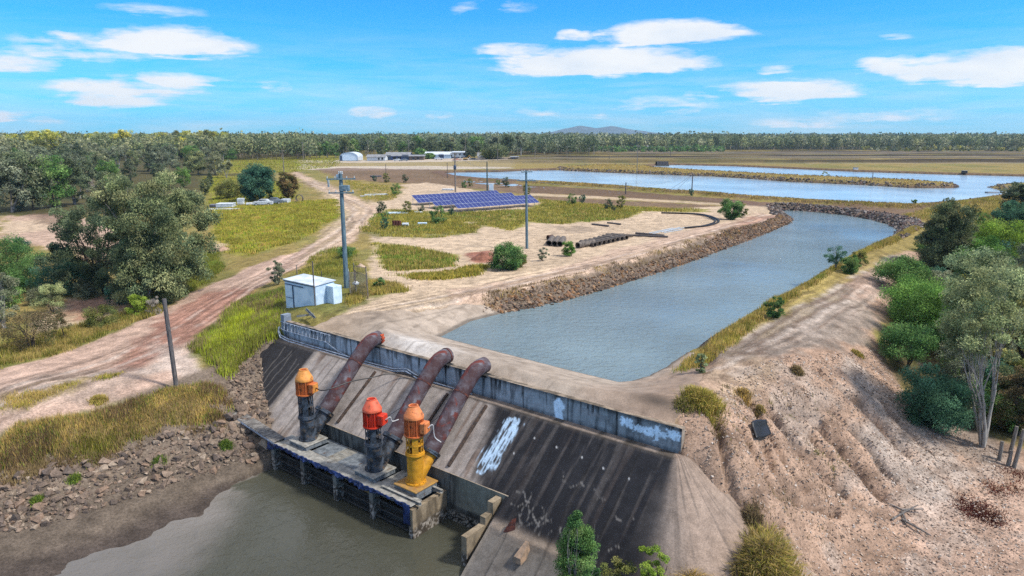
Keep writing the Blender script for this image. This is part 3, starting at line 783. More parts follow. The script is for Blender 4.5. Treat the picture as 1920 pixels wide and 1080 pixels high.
    c = blend(c, sstep(.1, -.06, np.abs(w - q) - hw + (rag - .5) * .9) * (r > .95) * (r < 3.95) * sstep(.32, .47, fbm(w * 13, r * 2.2, 101, 3)), lin('bcd6ee', .74))
    # small white bolts in a row
    for a, b in ((24.9, 1.6), (26.4, 1.7), (28.0, 1.8), (29.4, 1.95), (30.9, 2.05), (24.2, 2.6)):
        c = blend(c, sstep(.06, .03, np.hypot(w - a, r - b)) * .7, lin('e8e8e8', .8))
    return c
def loc_face(px, py):
    p = at(px, py, -2.5); d = p - A0
    return d @ WD, d @ ND
def build_face():
    st = .075
    ws = np.arange(-1.6, W_END, st); ph = np.linspace(0, 1.75, 130); rs = np.concatenate([[.04], np.arange(.1, 9.2, .08)])
    S = np.concatenate([ws, np.full(len(ph), W_END)]); P = np.concatenate([np.zeros(len(ws)), ph])
    Wm, Rm = np.meshgrid(S, rs, indexing='ij'); Pm = np.broadcast_to(P[:, None], Wm.shape)
    w = Wm + Rm * np.sin(Pm); d = Rm * np.cos(Pm); r = Rm
    z = np.where(r < .6, -1.3, -1.3 - (r - .6) * SLOPE_T)
    arcw = np.where(Pm > 0, W_END + Pm * 3.2, Wm)
    z = z - .14 * sstep(5.85, 5.92, r) * (arcw > 25.1) * (arcw < 33)
    z = z + .06 * np.exp(-((Wm - 4.75) / .22) ** 4) * (r > .65) + (fbm(Wm * .8, r * .8, 111, 3) - .5) * .05
    V = A0[None, None] + w[..., None] * WD + d[..., None] * ND; V[..., 2] = z
    c = facecol(Wm.ravel(), r.ravel(), Pm.ravel(), arcw.ravel())
    na, nb = Wm.shape
    i = (np.arange(na - 1)[:, None] * nb + np.arange(nb - 1)[None])
    F = np.stack([i, i + 1, i + nb + 1, i + nb], -1).reshape(-1, 4)
    fw = Wm[:-1, :-1].ravel(); fr = r[:-1, :-1].ravel(); fp = Pm[:-1, :-1].ravel()
    keep = ~((fw > 9.6) & (fw < 25.05) & (fr > 4.4) & (fp < .001)) & ~((fw <= 9.6) & (fr > 6.1)) & ~((fw < 8) & (fr > 3.2 + fw * .42))
    me = mesh_np('dam_slab', V.reshape(-1, 3), F[keep], col=c, smooth=True)
    o = ob('dam_slab', me, CONC)
    tag(o, 'sloping concrete dam face, black with algae at both wings, tan under the pipes', 'dam face')
build_face()
# ---- concrete apron between parapet and canal
def build_apron():
    w, d = np.meshgrid(np.arange(-3, 38, .16), np.arange(-17, 0.0, .16), indexing='ij')
    x = A0[0] + w * WD[0] + d * ND[0]; y = A0[1] + w * WD[1] + d * ND[1]
    xf, yf = x.ravel(), y.ravel()
    s = sdf(APRON, xf, yf)
    z = ground(xf, yf, False) + .075 - .16 * sstep(-.45, .25, s + (fbm(xf * 1.5, yf * 1.5, 121, 3) - .5) * .7 * ((d.ravel() < -.6)))
    z = np.where(d.ravel() > -.5, np.maximum(z, .0), z)
    n = fbm(xf / 2.5, yf / 2.5, 122, 4); n2 = fbm(xf * 1.6, yf * 1.6, 123, 4); st = fbm(w.ravel() * .5, d.ravel() * 1.6, 124, 4)
    c = np.tile(lin('c4b3a2', .62)[None], (len(xf), 1)) * (.8 + .4 * n)[:, None]
    wf, df = w.ravel(), d.ravel()
    c = blend(c, np.exp(-((wf - 12.5) / 3.2) ** 2) * sstep(-4.5, -2, df) * .8, lin('dcd6d0', .72))
    c = blend(c, sstep(8, 2, wf) * .5, lin('b79e84', .6)); c = blend(c, sstep(.5, .66, n2) * .35, lin('8d7c6b', .6))
    c = blend(c, sstep(25, 30, wf + (n - .5) * 4) * .65, lin('a08470', .6))
    c = blend(c, np.exp(-(((wf - 30.6) / 1.4) ** 2 + ((df + 1.4) / .5) ** 2)) * .8, lin('4a443f', .6))
    c = blend(c, np.exp(-(((wf - 13.4) / .9) ** 2 + ((df + 1.0) / .25) ** 2)) * sstep(.4, .6, n2) * .8, lin('4c4a40', .6))
    c = blend(c, np.exp(-((wf - 4.5) / 2.2) ** 2) * np.exp(-((df + 5) / 1.4) ** 2) * sstep(.35, .6, n) * .7, lin('6b5f54', .6))
    sc_ = sdf(CANAL, xf, yf)
    c = blend(c, sstep(.35, .05, sc_ + (n2 - .5) * .2) * .7, lin('55504a', .6))
    c = blend(c, np.exp(-((sc_ - 2.05) / .09) ** 2) * .5 * (n2 > .42), lin('6e6459', .6))
    for wj in (6.1, 12.2, 18.3, 24.4): c = blend(c, np.exp(-((wf - wj) / .06) ** 2) * .4, lin('6b6055', .6))
    na, nb = w.shape
    i = (np.arange(na - 1)[:, None] * nb + np.arange(nb - 1)[None])
    F = np.stack([i, i + nb, i + nb + 1, i + 1], -1).reshape(-1, 4)
    k = (s[F].min(1) < .3) & (z[F].min(1) > -2.3)
    me = mesh_np('concrete_apron', np.stack([xf, yf, z], -1), F[k], col=c, smooth=True)
    o = ob('concrete_apron', me, mat_attr('apron_concrete', rough=.92, scale=1.4, amt=.16, bump=.2, fine=12, bdist=.03, spec=.12))
    tag(o, 'pale concrete apron between parapet and canal', 'apron', kind='structure')
build_apron()
# ---- sump wall, platform
def sumpcol(w, d, z, key):
    st = fbm(w * 3.0, z * .3, 131, 4); n = fbm(w * 1.5, z * 1.5, 132, 3)
    c = np.tile(lin('777a78', .55)[None], (len(w), 1)) * (.7 + .5 * n)[:, None]
    c = blend(c, sstep(.42, .6, st) * .8, lin('26282b', .6)); c = blend(c, sstep(.58, .7, st) * .5, lin('9b9a92', .6))
    c = blend(c, sstep(21, 22.5, w) * .6 * (z > -6), lin('a0a192', .58))
    c = blend(c, sstep(-5.9, -6.5, z + (n - .5) * .6) * .9, lin('2e2d2a', .6))
    c = blend(c, sstep(-6.2, -6.5, z) * sstep(.5, .6, fbm(w * 12, z * 12, 133, 2)) * .7, lin('b9b0a4', .6))
    if key == 't': c = np.tile(lin('b6a692', .6)[None], (len(w), 1)) * (.7 + .5 * n)[:, None]
    return c
o = gridbox('sump_wall', 9.55, 25.25, 4.1, 4.46, -8.3, -4.165, .08, sumpcol, CONC, skip='b')
tag(o, 'streaked vertical concrete wall behind the pump deck at the foot of the slope', 'retaining wall')
def oyster(w, d, z, key, top='a8977f'):
    n = fbm(w * 2 + d, z * 2, 141, 4); sp = fbm((w + d) * 9, z * 9, 142, 2)
    c = np.tile(lin(top, .6)[None], (len(w), 1)) * (.7 + .55 * n)[:, None]
    c = blend(c, sstep(.55, .7, fbm((w + d) * 3, z * .5, 143, 4)) * .6, lin('4f463b', .6))
    e = z + (n - .5) * .5
    c = blend(c, sstep(-6.15, -6.45, e) * .85, lin('4b443d', .6)); c = blend(c, sstep(-6.25, -6.5, e) * sstep(.5, .58, sp) * .85, lin('c3bab0', .62))
    return c
STEEL = mat('galvanised_plate', lin('bdb9b0', .6), lin('98968f', .55), rough=.6, scale=2.5, bump=.08, wear=lin('8b7560', .5), wscale=1.8, wlo=.56, whi=.7, spec=.4)
STEELD = mat('dull_steel', lin('939aa0', .55), lin('6f767c', .5), rough=.55, scale=3, bump=.08, wear=lin('6a5142', .5), wscale=2.4, wlo=.58, whi=.68)
DARKC = mat('wet_dark_concrete', lin('3d3c3a', .6), lin('1f2021', .6), rough=.7, scale=2.5, bump=.4, bscale=14)
P0 = L(14.4, 5.9, -5.1)
plat = root('pump_platform', P0, 'long concrete and steel pump deck standing in the creek', 'platform')
def loc(w, d, z): return L(w, d, z) - P0
WAX = (WD, ND, np.array([0, 0, 1.]))
def pbox(w0, w1, d0, d1, z0, z1, bev=.012):
    return MB().box(loc((w0 + w1) / 2, (d0 + d1) / 2, (z0 + z1) / 2), (w1 - w0, d1 - d0, z1 - z0), ax=WAX, bev=bev)
def under(o, parent, org):
    o.parent = parent; o.location = tuple(-float(q) for q in org); return o
for wc in (8.15, 11.25, 14.4, 17.6):
    o = gridbox('column', wc - .16, wc + .16, 6.6, 7.1, -8.2, -5.32, .08, lambda w, d, z, k: oyster(w, d, z - .35, k, '8d8c86'), CONC); under(o, plat, P0)
o = gridbox('side_wall', 20.62, 20.92, 4.47, 7.12, -8.2, -5.3, .07, oyster, CONC, jit=.03); under(o, plat, P0)
o = gridbox('side_wall', 7.9, 8.0, 4.8, 7.0, -8.2, -5.35, .1, lambda w, d, z, k: oyster(w, d, z - .5, k, '4a4845'), CONC); under(o, plat, P0)
for z in (-5.72, -6.22, -6.75):
    pbox(8.0, 20.6, 6.86, 6.98, z - .05, z + .03).build('beam', DARKC, plat)
pbox(8.0, 20.6, 6.62, 7.06, -5.32, -5.13).build('edge_beam', STEELD, plat)
pbox(8.0, 20.6, 6.5, 6.6, -8.2, -6.0).build('baffle', DARKC, plat)
for k in range(5):
    a = 7.95 + k * 2.58; pbox(a, a + 2.56, 6.28, 7.14, -5.125, -5.085).build('deck_plate', STEEL, plat)
for a, b, d0, d1 in ((8.2, 9.1, 4.55, 6.26), (11.2, 12.6, 4.55, 6.26), (13.62, 14.1, 4.55, 6.26), (14.12, 15.5, 4.55, 6.26), (17.5, 18.5, 4.55, 6.26)):
    pbox(a, b, d0, d1, -5.125, -5.09).build('deck_plate', STEELD if a < 17 else STEEL, plat)
pbox(9.1, 11.2, 4.55, 4.9, -5.125, -5.09).build('deck_plate', STEELD, plat)
for d0 in (4.6, 5.45):
    b = MB()
    for k in range(15): b.box(loc(12.66 + k * .068, d0 + .4, -5.11), (.022, .8, .05), ax=WAX)
    for e in (0, .4, .8): b.box(loc(13.12, d0 + e, -5.11), (1.0, .03, .06), ax=WAX)
    b.build('grating', STEEL, plat)
for wc in (11.15, 14.11, 15.55, 18.62, 20.35):
    pbox(wc - .05, wc + .05, 4.5, 6.6, -5.32, -5.13).build('joist', STEELD, plat)
for dd in (4.95, 6.62):   # channels that stick out past the last pump
    b = MB().box(loc(19.6, dd, -5.06), (3.0, .03, .2), ax=WAX).box(loc(19.6, dd + .06, -4.97), (3.0, .15, .025), ax=WAX).box(loc(19.6, dd + .06, -5.15), (3.0, .15, .025), ax=WAX)
    b.build('channel', STEEL, plat)
pbox(18.5, 18.6, 4.8, 6.4, -5.125, -5.09).build('deck_plate', STEEL, plat)
# ---- blue tarpaulin hung along the front edge
def build_tarp():
    a = np.linspace(7.75, 20.75, 420); q = np.linspace(0, 1, 12)
    w, t = np.meshgrid(a, q, indexing='ij')
    drop = .06 + .36 * fbm(w * 1.3, w * 0, 151, 3) + np.where(w < 8.4, .25, 0) + np.where(w > 20.2, 1.0, 0)
    z = -5.03 - t * drop; fold = (fbm(w * 3.5, t * 1.2, 152, 3) - .5)
    d = 7.19 + fold * .34 * (.35 + t) - .22 * np.clip(.18 - t, 0, 1) * 5 * .18
    z = z + (fbm(w * 5, t * 2, 153, 2) - .5) * .1
    V = A0[None, None] + w[..., None] * WD + d[..., None] * ND; V[..., 2] = z
    na, nb = w.shape; i = (np.arange(na - 1)[:, None] * nb + np.arange(nb - 1)[None])
    F = np.stack([i, i + 1, i + nb + 1, i + nb], -1).reshape(-1, 4)
    V = V.reshape(-1, 3); o0 = V.mean(0)
    me = mesh_np('tarpaulin', V - o0, F, smooth=True)
    o = ob('tarpaulin', me, mat('blue_tarp', lin('24407e', .6), lin('1c2a4e', .55), rough=.5, scale=4, bump=.3, bscale=18, wear=lin('8fa3c9', .6), wscale=5, wlo=.66, whi=.72)); o.location = [float(v) for v in o0]
    so_ = o.modifiers.new('thick', 'SOLIDIFY'); so_.thickness = .012
    tag(o, 'torn blue tarpaulin strip sagging along the front edge of the pump deck', 'tarpaulin')
build_tarp()
# ---- stepped wing wall in the water
o = gridbox('wing_wall', 24.45, 24.8, 5.75, 7.2, -8.2, -5.35, .07, oyster, CONC, jit=.03)
tag(o, 'low stub of concrete wing wall encrusted with oysters, standing in the creek', 'wing wall')
gridbox('upper_step', 24.45, 24.8, 5.2, 5.75, -8.2, -4.95, .07, oyster, CONC, parent=o, jit=.02)
gridbox('upper_step', 24.5, 24.86, 4.47, 5.2, -8.2, -4.35, .07, oyster, CONC, parent=o, jit=.02)
# ---- pumps
RUSTY = mat('rusty_pipe', lin('6f656c', .55), lin('52393c', .55), rough=.75, scale=1.3, bump=.35, bscale=9, wear=lin('86838c', .55), wscale=1.4, wlo=.51, whi=.62, spec=.25)
def add_patches(m, colour, scale, lo, hi):
    nt = m.node_tree; b = [n for n in nt.nodes if n.type == 'BSDF_PRINCIPLED'][0]; src = b.inputs['Base Color'].links[0].from_socket
    tc = nt.nodes.new('ShaderNodeTexCoord'); n = _noise(nt, scale, 5, .65, tc.outputs['Object'], .6); r = _ramp(nt, n.outputs[0], [(lo, 0.0), (hi, 1.0)])
    nt.links.new(_mix(nt, 'MIX', r.outputs[0], src, colour), b.inputs['Base Color'])
add_patches(RUSTY, lin('7a3c34', .6), .8, .53, .6); add_patches(RUSTY, lin('2c2a30', .5), 1.9, .6, .7)
RUST2 = mat('red_rust', lin('7a4234', .6), lin('4a2a28', .6), rough=.85, scale=4, bump=.4)
BLACKI = mat('black_iron', lin('5c6878', .5), lin('22262d', .5), rough=.45, scale=2.2, bump=.25, wear=lin('7d6a58', .5), wscale=2.6, wlo=.56, whi=.66)
DARKI = mat('dark_hole', lin('141516', .5), rough=.9, bump=0)
def paintm(n, h, rust='7a4a34', lo=.57, hi=.7):
    return mat(n, lin(h, .76), lin(h, .56), rough=.6, scale=3, bump=.1, wear=lin(rust, .6), wscale=4.5, wlo=lo, whi=hi, spec=.35)
PUMPS = [(10.14, 5.75, (1.52, 3.02, 3.94, 4.62), 'orange', paintm('orange_motor', 'd8763c'), paintm('orange_cowl', 'e89a48'), BLACKI, 'vertical pump with an orange motor on a black column, nearest the walkway'),
         (16.57, 5.85, (1.6, 2.65, 3.59, 4.28), 'red', paintm('red_motor', 'e03c22'), paintm('red_cowl', 'ec6a48'), BLACKI, 'vertical pump with a bright red motor on a black column, between the other two'),
         (19.58, 5.51, (1.77, 2.81, 3.84, 4.53), 'salmon', paintm('salmon_motor', 'd9743f', '8a4a30'), paintm('salmon_cowl', 'e98a50'), paintm('yellow_column', 'd89a26', '8a4a20', .58, .7), 'vertical pump with a salmon motor on a yellow column and base plate')]
BOXDIR = np.array([.93, -.36, 0]); BOXDIR /= np.linalg.norm(BOXDIR)
for i, (pw, pd, (h1, h2, h3, h4), nm, mm, mc, mcol, lab) in enumerate(PUMPS):
    base = L(pw, pd, -4.75)
    r = root('water_pump', base, lab, 'pump', 'pumps on the intake deck')
    rr = .46
    b = MB().box((0, 0, -.05), (1.75, 1.75, .09), ax=WAX, bev=.02)
    b.build('base_plate', STEEL if i < 2 else mat('yellow_plate', lin('c99a4a', .6), lin('b08a5a', .55), rough=.7, scale=3, wear=lin('a8763a', .6)), r)
    b = MB()
    for s in (-1, 1): b.box(ND * s * .72 + np.array([0, 0, -.215]), (1.7, .12, .24), ax=WAX)
    for s in (-1, 1): b.box(WD * s * .78 + np.array([0, 0, -.215]), (.1, 1.3, .24), ax=WAX)
    b.build('support_frame', STEELD, r)
    b = MB().lathe((0, 0, 0), [(rr + .12, -.005), (rr + .12, .07), (rr, .08), (rr, h1 - .09), (rr + .09, h1 - .08), (rr + .09, h1), (rr * .6, h1)], 28)
    for k in range(12):
        a = 2 * math.pi * k / 12; b.lathe((math.cos(a) * (rr + .08), math.sin(a) * (rr + .08), .07), [(.025, 0), (.025, .06)], 6)
    col_ = b.build('column', mcol, r, smooth=True)
    # branch at 45 degrees towards the slope
    up = (-ND * 1 + np.array([0, 0, 1.0])) / math.sqrt(2)
    p0 = np.array([0, 0, 1.35 - (pd - 4.42)]); dl = (pd - 4.42) * math.sqrt(2)
    p1 = p0 + up * dl
    br = MB().tube([p0, p1], .47, 24).build('discharge_branch', mcol, r, smooth=True)
    MB().tube([p1 - up * .09, p1 + up * .02], .64, 24).build('flange', BLACKI if i == 2 else mcol, br, smooth=True)
    # stool with windows: rings, ribs and the dark shaft chamber
    b = MB(); sh = h2 - h1; waist = .93 if i < 2 else 1.0
    b.lathe((0, 0, h1), [(rr + .05, 0.002), (rr + .05, .08), (rr - .02, .1), (rr - .02, .02)], 28)
    b.lathe((0, 0, h1), [(rr * waist - .02, sh * .48), (rr * waist + .03, sh * .48), (rr * waist + .03, sh * .56), (rr * waist - .02, sh * .56)], 28)
    b.lathe((0, 0, h1), [(rr - .02, sh - .1), (rr + .06, sh - .08), (rr + .06, sh), (rr - .02, sh)], 28)
    nr_ = 8 if i < 2 else 8
    for k in range(nr_):
        a = 2 * math.pi * (k + .25) / nr_
        big = .34 if k % 2 == 0 else .05
        c_ = np.array([math.cos(a), math.sin(a), 0]); t_ = np.array([-math.sin(a), math.cos(a), 0])
        for lo, hi, ra, rb in ((.08, sh * .48, rr, rr * waist), (sh * .56, sh - .08, rr * waist, rr)):
            b.box(c_ * ((ra + rb) / 2 - .02) + np.array([0, 0, h1 + (lo + hi) / 2]), (.05, big, hi - lo), ax=(c_, t_, (0, 0, 1)))
    st_ = b.build('motor_stool', mcol, r)
    MB().lathe((0, 0, h1), [(.2, .02), (.24, sh * .3), (.2, sh - .02)], 16).build('shaft_housing', DARKI, st_, smooth=True)
    # motor body: fins
    b = MB(); mr = .5
    b.lathe((0, 0, 0), [(mr + .07, h2), (mr + .07, h2 + .07), (mr - .03, h2 + .08), (mr - .03, h3 - .04), (mr + .03, h3 - .03), (mr + .03, h3)], 32)
    for k in range(40):
        a = 2 * math.pi * k / 40; c_ = np.array([math.cos(a), math.sin(a), 0]); t_ = np.array([-math.sin(a), math.cos(a), 0])
        b.box(c_ * (mr - .01) + np.array([0, 0, (h2 + .08 + h3 - .04) / 2]), (.05, .018, h3 - h2 - .14), ax=(c_, t_, (0, 0, 1)))
    for k in range(8):
        a = 2 * math.pi * (k + .5) / 8; b.tube([(math.cos(a) * (mr + .035), math.sin(a) * (mr + .035), h2 + .05), (math.cos(a) * (mr + .035), math.sin(a) * (mr + .035), h3)], .018, 6)
    b.build('motor_body', mm, r, smooth=False)
    hc = h4 - h3
    cw = MB().lathe((0, 0, h3), [(mr + .05, .002), (mr + .05, .12), (mr + .02, .16), (.29, hc - .06), (.27, hc - .05), (.27, hc), (.2, hc), (.2, hc - .04)], 32).build('fan_cowl', mc, r, smooth=True)
    b = MB()
    for k in range(7): b.box((0, (k - 3) * .055, h4 - .02), (.38, .014, .02))
    b.build('fan_grille', mm, cw)
    tx = BOXDIR; ty = np.array([-tx[1], tx[0], 0])
    zc = h2 + (h3 - h2) * .52
    tb = MB().box(tx * (mr + .14) + np.array([0, 0, zc]), (.34, .56, .6), ax=(tx, ty, (0, 0, 1)), bev=.03).build('terminal_box', mm if i < 2 else mc, r)
    MB().box(tx * (mr + .325) + np.array([0, 0, zc]), (.03, .5, .54), ax=(tx, ty, (0, 0, 1)), bev=.01).build('cover', mc if i != 1 else mm, tb)
# ---- discharge pipes
for i, (pw, lab) in enumerate(((10.15, 'rusty discharge pipe with torn orange rust at its mouth, nearest the shed'), (16.58, 'rusty discharge pipe up the slope behind the red motor, with a ring near its mouth'), (19.62, 'rusty discharge pipe up the slope, joined to the yellow pump branch'))):
    prof = [(4.42, -3.40), (4.0, -2.99), (3.4, -2.4), (2.5, -1.5), (1.75, -.76), (1.3, -.34), (.98, -.05), (.66, .2), (.3, .38), (-.08, .46), (-.5, .47)]
    if i == 0: prof = prof[:-1] + [(-.45, .47)]
    o0 = L(pw, 2.5, -1.5)
    o = MB().tube([L(pw, a, b) - o0 for a, b in prof], .485, 28, hollow=.94).build('discharge_pipe', RUSTY, None, smooth=True)
    o.location = [float(v) for v in o0]; tag(o, lab, 'pipe', 'discharge pipes over the parapet')
    pm = lambda q: [L(pw, a, b) - o0 for a, b in q]
    MB().tube(pm([(4.40, -3.38), (4.33, -3.31)]), .64, 28).build('flange', BLACKI, o, smooth=True)
    if i == 1: MB().tube(pm([(-.28, .465), (-.36, .468)]), .515, 28).build('ring', RUST2, o, smooth=True)
    MB().tube(pm([(1.75, -.76), (1.68, -.69)]), .5, 28).build('weld_band', RUST2, o, smooth=True)
    b = MB().box(L(pw, -.12, .0) - o0, (1.3, .5, .12), ax=WAX, bev=.02)
    b.build('saddle', DARKC, o)
    if i == 0:   # torn rust at the mouth
        b = MB()
        for k in range(9):
            a = -.6 + k * .15; rr_ = .5
            cc = L(pw, -.38, .47) - o0 + WD * rr_ * math.cos(a) + np.array([0, 0, rr_ * math.sin(a)])
            b.box(cc, (.05, .12 + .1 * (k % 3), .1), ax=(WD * math.cos(a) + np.array([0, 0, math.sin(a)]), ND, np.cross(WD * math.cos(a) + np.array([0, 0, math.sin(a)]), ND)), bev=.01)
        b.build('rust_scab', mat('orange_rust', lin('c8562e', .8), lin('7a2f1e', .7), rough=.9, scale=6), o)
# ---- old ribs on the face where pipes once lay
for i, (pw, lab) in enumerate(((11.15, 'timber skid lying on the slope beside the pipe nearest the shed'), (17.75, 'timber skid on the slope right of the middle pipe'), (20.85, 'timber skid on the slope right of the yellow pump pipe'))):
    o0 = L(pw, 2.4, slope_z(pw, 2.4) + .06)
    P = [L(pw, a, float(slope_z(pw, a)) + .06) - o0 for a in (.85, 4.2)]
    ax_ = (P[1] - P[0]) / np.linalg.norm(P[1] - P[0])
    o = MB().box((P[0] + P[1]) / 2, (np.linalg.norm(P[1] - P[0]), .16, .16), ax=(ax_, WD, np.cross(ax_, WD)), bev=.015).build('timber_skid', mat('old_timber', lin('6d5648', .5), lin('453a34', .5), rough=.9, scale=5), None)
    o.location = [float(v) for v in o0]; tag(o, lab, 'skid', 'timber skids on the slope')
# ---- cable tray and conduits on the wall
GALV = mat('galvanised_tube', lin('b9c4d4', .7), lin('8f9aaa', .6), rough=.45, scale=4, bump=.03)
o0 = L(2.4, .3, -.6)
r = root('cable_ladder', o0, 'galvanised cable ladder fixed to the parapet beside the shed', 'cable ladder')
MB().tube([L(-.5, .2, -.02) - o0, L(5.6, .2, -.05) - o0], .035, 8).build('rail', GALV, r, smooth=True)
MB().tube([L(-.35, .3, -.5) - o0, L(0, .3, -.62) - o0, L(5.2, .3, -.62) - o0, L(6.4, .3, -1.0) - o0, L(7.6, .3, -1.22) - o0], .035, 8).build('rail', GALV, r, smooth=True)
for k in range(13):
    w_ = 0 + k * .46; MB().box(L(w_, .25, -.33) - o0, (.05, .05, .62), ax=WAX).build('rung', GALV, r)
for k, (dz, lab) in enumerate(((-.06, 'upper of two pale conduits curving along the foot of the parapet'), (-.2, 'lower of two pale conduits curving along the foot of the parapet'))):
    pts = [(-.45, .35, -.35), (-.45, .42, -.7), (-.1, .5, -.95), (.8, .5, -1.08), (3, .45, -1.1), (8, .4, -1.12), (10.8, .36, -1.1), (12.4, .34, -1.05), (13.6, .3, -.82), (14.6, .34, -1.05), (16.2, .38, -1.16), (18.2, .36, -1.16), (19.3, .36, -1.18)]
    pts = [(a, b + k * .07, c + dz * (1 if a > -.3 else .5)) for a, b, c in pts]
    o0 = L(9, .4, -1.1)
    o = MB().tube([L(*p) - o0 for p in pts], .045, 8).build('conduit', GALV, None, smooth=True); o.location = [float(v) for v in o0]
    tag(o, lab, 'conduit', 'conduits on the parapet')
BLK = mat('black_rubber', lin('1c1c20', .6), rough=.5, bump=0); WHT = mat('white_cable', lin('d8d8d8', .8), rough=.5, bump=0)
def cable(name, pts, rad, m, lab, cat='cable', grp=None):
    P = np.array(pts); 
    # smooth through the points
    t = np.linspace(0, len(P) - 1, len(P) * 7); out = []
    for q in t:
        i = min(int(q), len(P) - 2); f = q - i
        p0, p1, p2, p3 = P[max(i - 1, 0)], P[i], P[i + 1], P[min(i + 2, len(P) - 1)]
        out.append(.5 * ((2 * p1) + (-p0 + p2) * f + (2 * p0 - 5 * p1 + 4 * p2 - p3) * f * f + (-p0 + 3 * p1 - 3 * p2 + p3) * f ** 3))
    o0 = P.mean(0)
    o = MB().tube(np.array(out) - o0, rad, 7).build(name, m, None, smooth=True); o.location = [float(v) for v in o0]
    return tag(o, lab, cat, grp)
def boxend(i): 
    pw, pd, hs = PUMPS[i][:3]; return L(pw, pd, -4.75 + hs[1] + (hs[2] - hs[1]) * .52) + BOXDIR * .86
q0 = boxend(0)
cable('power_cable', [q0, q0 + WD * .9 + [0, 0, .08], L(12.3, 3.9, -1.0), L(12.9, 2.6, -.95), L(13.0, 1.6, -1.0), L(13.5, .8, -1.1), L(14.6, .5, -1.05), L(15.2, .4, -1.15)], .035, BLK, 'black power cable swinging from the orange motor up to the parapet')
for i, (e, lab) in enumerate((((17.7, 4.9, -1.75), 'white power cable end beside the red motor'), ((20.7, 4.6, -2.4), 'white power cable hooked beside the salmon motor'))):
    q0 = boxend(i + 1)
    cable('power_cable', [q0, q0 + np.array([.25, .05, .14]), (q0 + L(*e)) / 2 + [0, 0, -.1], L(*e)], .03, WHT, lab)
for i, (a, b, lab) in enumerate((((15.2, 3.6, -2.7), (17.2, 1.2, -.8), 'thin stay wire slanting over the slope to the middle pipe'), ((18.3, 3.4, -2.6), (19.7, 1.4, -.9), 'thin stay wire between the middle pipe and the yellow pump pipe'))):
    cable('stay_wire', [L(*a), (L(*a) + L(*b)) / 2, L(*b)], .014, BLK, lab, 'wire')
# ---- plank walkway
o0 = L(5.8, 6.7, -4.7)
r = root('walkway', o0, 'narrow grey plank walkway from the rock bank to the pump deck', 'walkway')
wa, wb = L(3.0, 6.75, -4.3), L(8.5, 6.75, -5.0); ax_ = (wb - wa) / np.linalg.norm(wb - wa); up_ = np.cross(ax_, ND); up_ *= np.sign(up_[2])
TIMB = mat('grey_plank', lin('9a958f', .55), lin('6f6a66', .5), rough=.85, scale=3, bump=.3, stretch=(1, 1, 1))
n_ = 22; ln_ = np.linalg.norm(wb - wa)
for k in range(n_):
    c_ = wa + ax_ * ln_ * (k + .5) / n_ - o0
    MB().box(c_ + up_ * (.02 + .006 * math.sin(k * 2.7)), (ln_ / n_ - .03, .85, .04), ax=(ax_, ND, up_)).build('plank', TIMB, r)
for s in (-.42, .42): MB().box((wa + wb) / 2 - o0 + ND * s - up_ * .06, (ln_, .06, .11), ax=(ax_, ND, up_)).build('side_beam', GALV, r)
# ---- leftovers on the lower right slab
q = L(26.3, 5.75, float(slope_z(26.3, 5.75)) - .02)
o = MB().add([(-.28, 0, 0), (.3, 0, .02), (.34, .05, .75), (.1, .02, .62), (-.28, .06, 0), (.3, .06, .02), (.34, .11, .75), (.1, .08, .62)], [(0, 1, 2, 3), (7, 6, 5, 4), (0, 3, 7, 4), (1, 5, 6, 2), (2, 6, 7, 3), (0, 4, 5, 1)]).build('steel_fin', RUST2, None); o.location = [float(v) for v in q]
o.rotation_euler = (-.2, 0, -.2); tag(o, 'rusty steel fin sticking up from the lower concrete slab', 'steel fin')
q = L(27.6, 6.3, float(slope_z(27.6, 6.3)) - .22)
o = MB().add([(-.25, -.5, 0), (.25, -.5, 0), (.2, .35, .1), (-.2, .35, .1), (-.2, -.45, .28), (.2, -.45, .28), (.1, .35, .75), (-.1, .35, .75)], [(3, 2, 1, 0), (4, 5, 6, 7), (0, 1, 5, 4), (1, 2, 6, 5), (2, 3, 7, 6), (3, 0, 4, 7)]).build('concrete_wedge', mat('tan_concrete', lin('b8997f', .6), lin('8d7a68', .6), scale=4), None); o.location = [float(v) for v in q]; o.rotation_euler = (0, 0, DAMROT)
tag(o, 'small tan concrete wedge on the lower slab beside the rusty fin', 'wedge')
# ================================================================== ROCKS, GRASS
import bmesh
def rock_variant(seed, n=13, flat=.7):
    r = np.random.default_rng(seed)
    p = r.normal(size=(n, 3)); p /= np.linalg.norm(p, axis=1)[:, None]; p *= r.uniform(.8, 1.1, (n, 1)) * .5 * np.array([1.15, .9, flat])
    bm = bmesh.new()
    for q in p: bm.verts.new(q)
    bmesh.ops.convex_hull(bm, input=bm.verts)
    for v in [v for v in bm.verts if not v.link_faces]: bm.verts.remove(v)
    bmesh.ops.triangulate(bm, faces=bm.faces); bm.verts.index_update()
    V = np.array([v.co for v in bm.verts]); F = np.array([[v.index for v in f.verts] for f in bm.faces]); bm.free()
    return V, F
ROCKS = [rock_variant(100 + i, 12 + i % 5, .62 + .05 * (i % 4)) for i in range(8)]
PEBS = [rock_variant(200 + i, 8, .38) for i in range(6)]
def rotz(a): return np.array([[math.cos(a), -math.sin(a), 0], [math.sin(a), math.cos(a), 0], [0, 0, 1]])
def inside(P, n, r=R, jitter=None):
    """random points inside a world polygon, spread evenly as the survey sees them or by area"""
    P = np.asarray(P)[:, :2]; lo, hi = P.min(0), P.max(0); out = np.zeros((0, 2))
    for _ in range(60):
        q = r.uniform(lo, hi, (n * 3, 2)); q = q[sdf(P, q[:, 0], q[:, 1]) < 0]
        out = np.concatenate([out, q])
        if len(out) >= n: break
    return out[:n]
ROCKM = mat_attr('rock', rough=.9, scale=3, amt=.3, bump=.4, fine=14, bdist=.03, spec=.2)
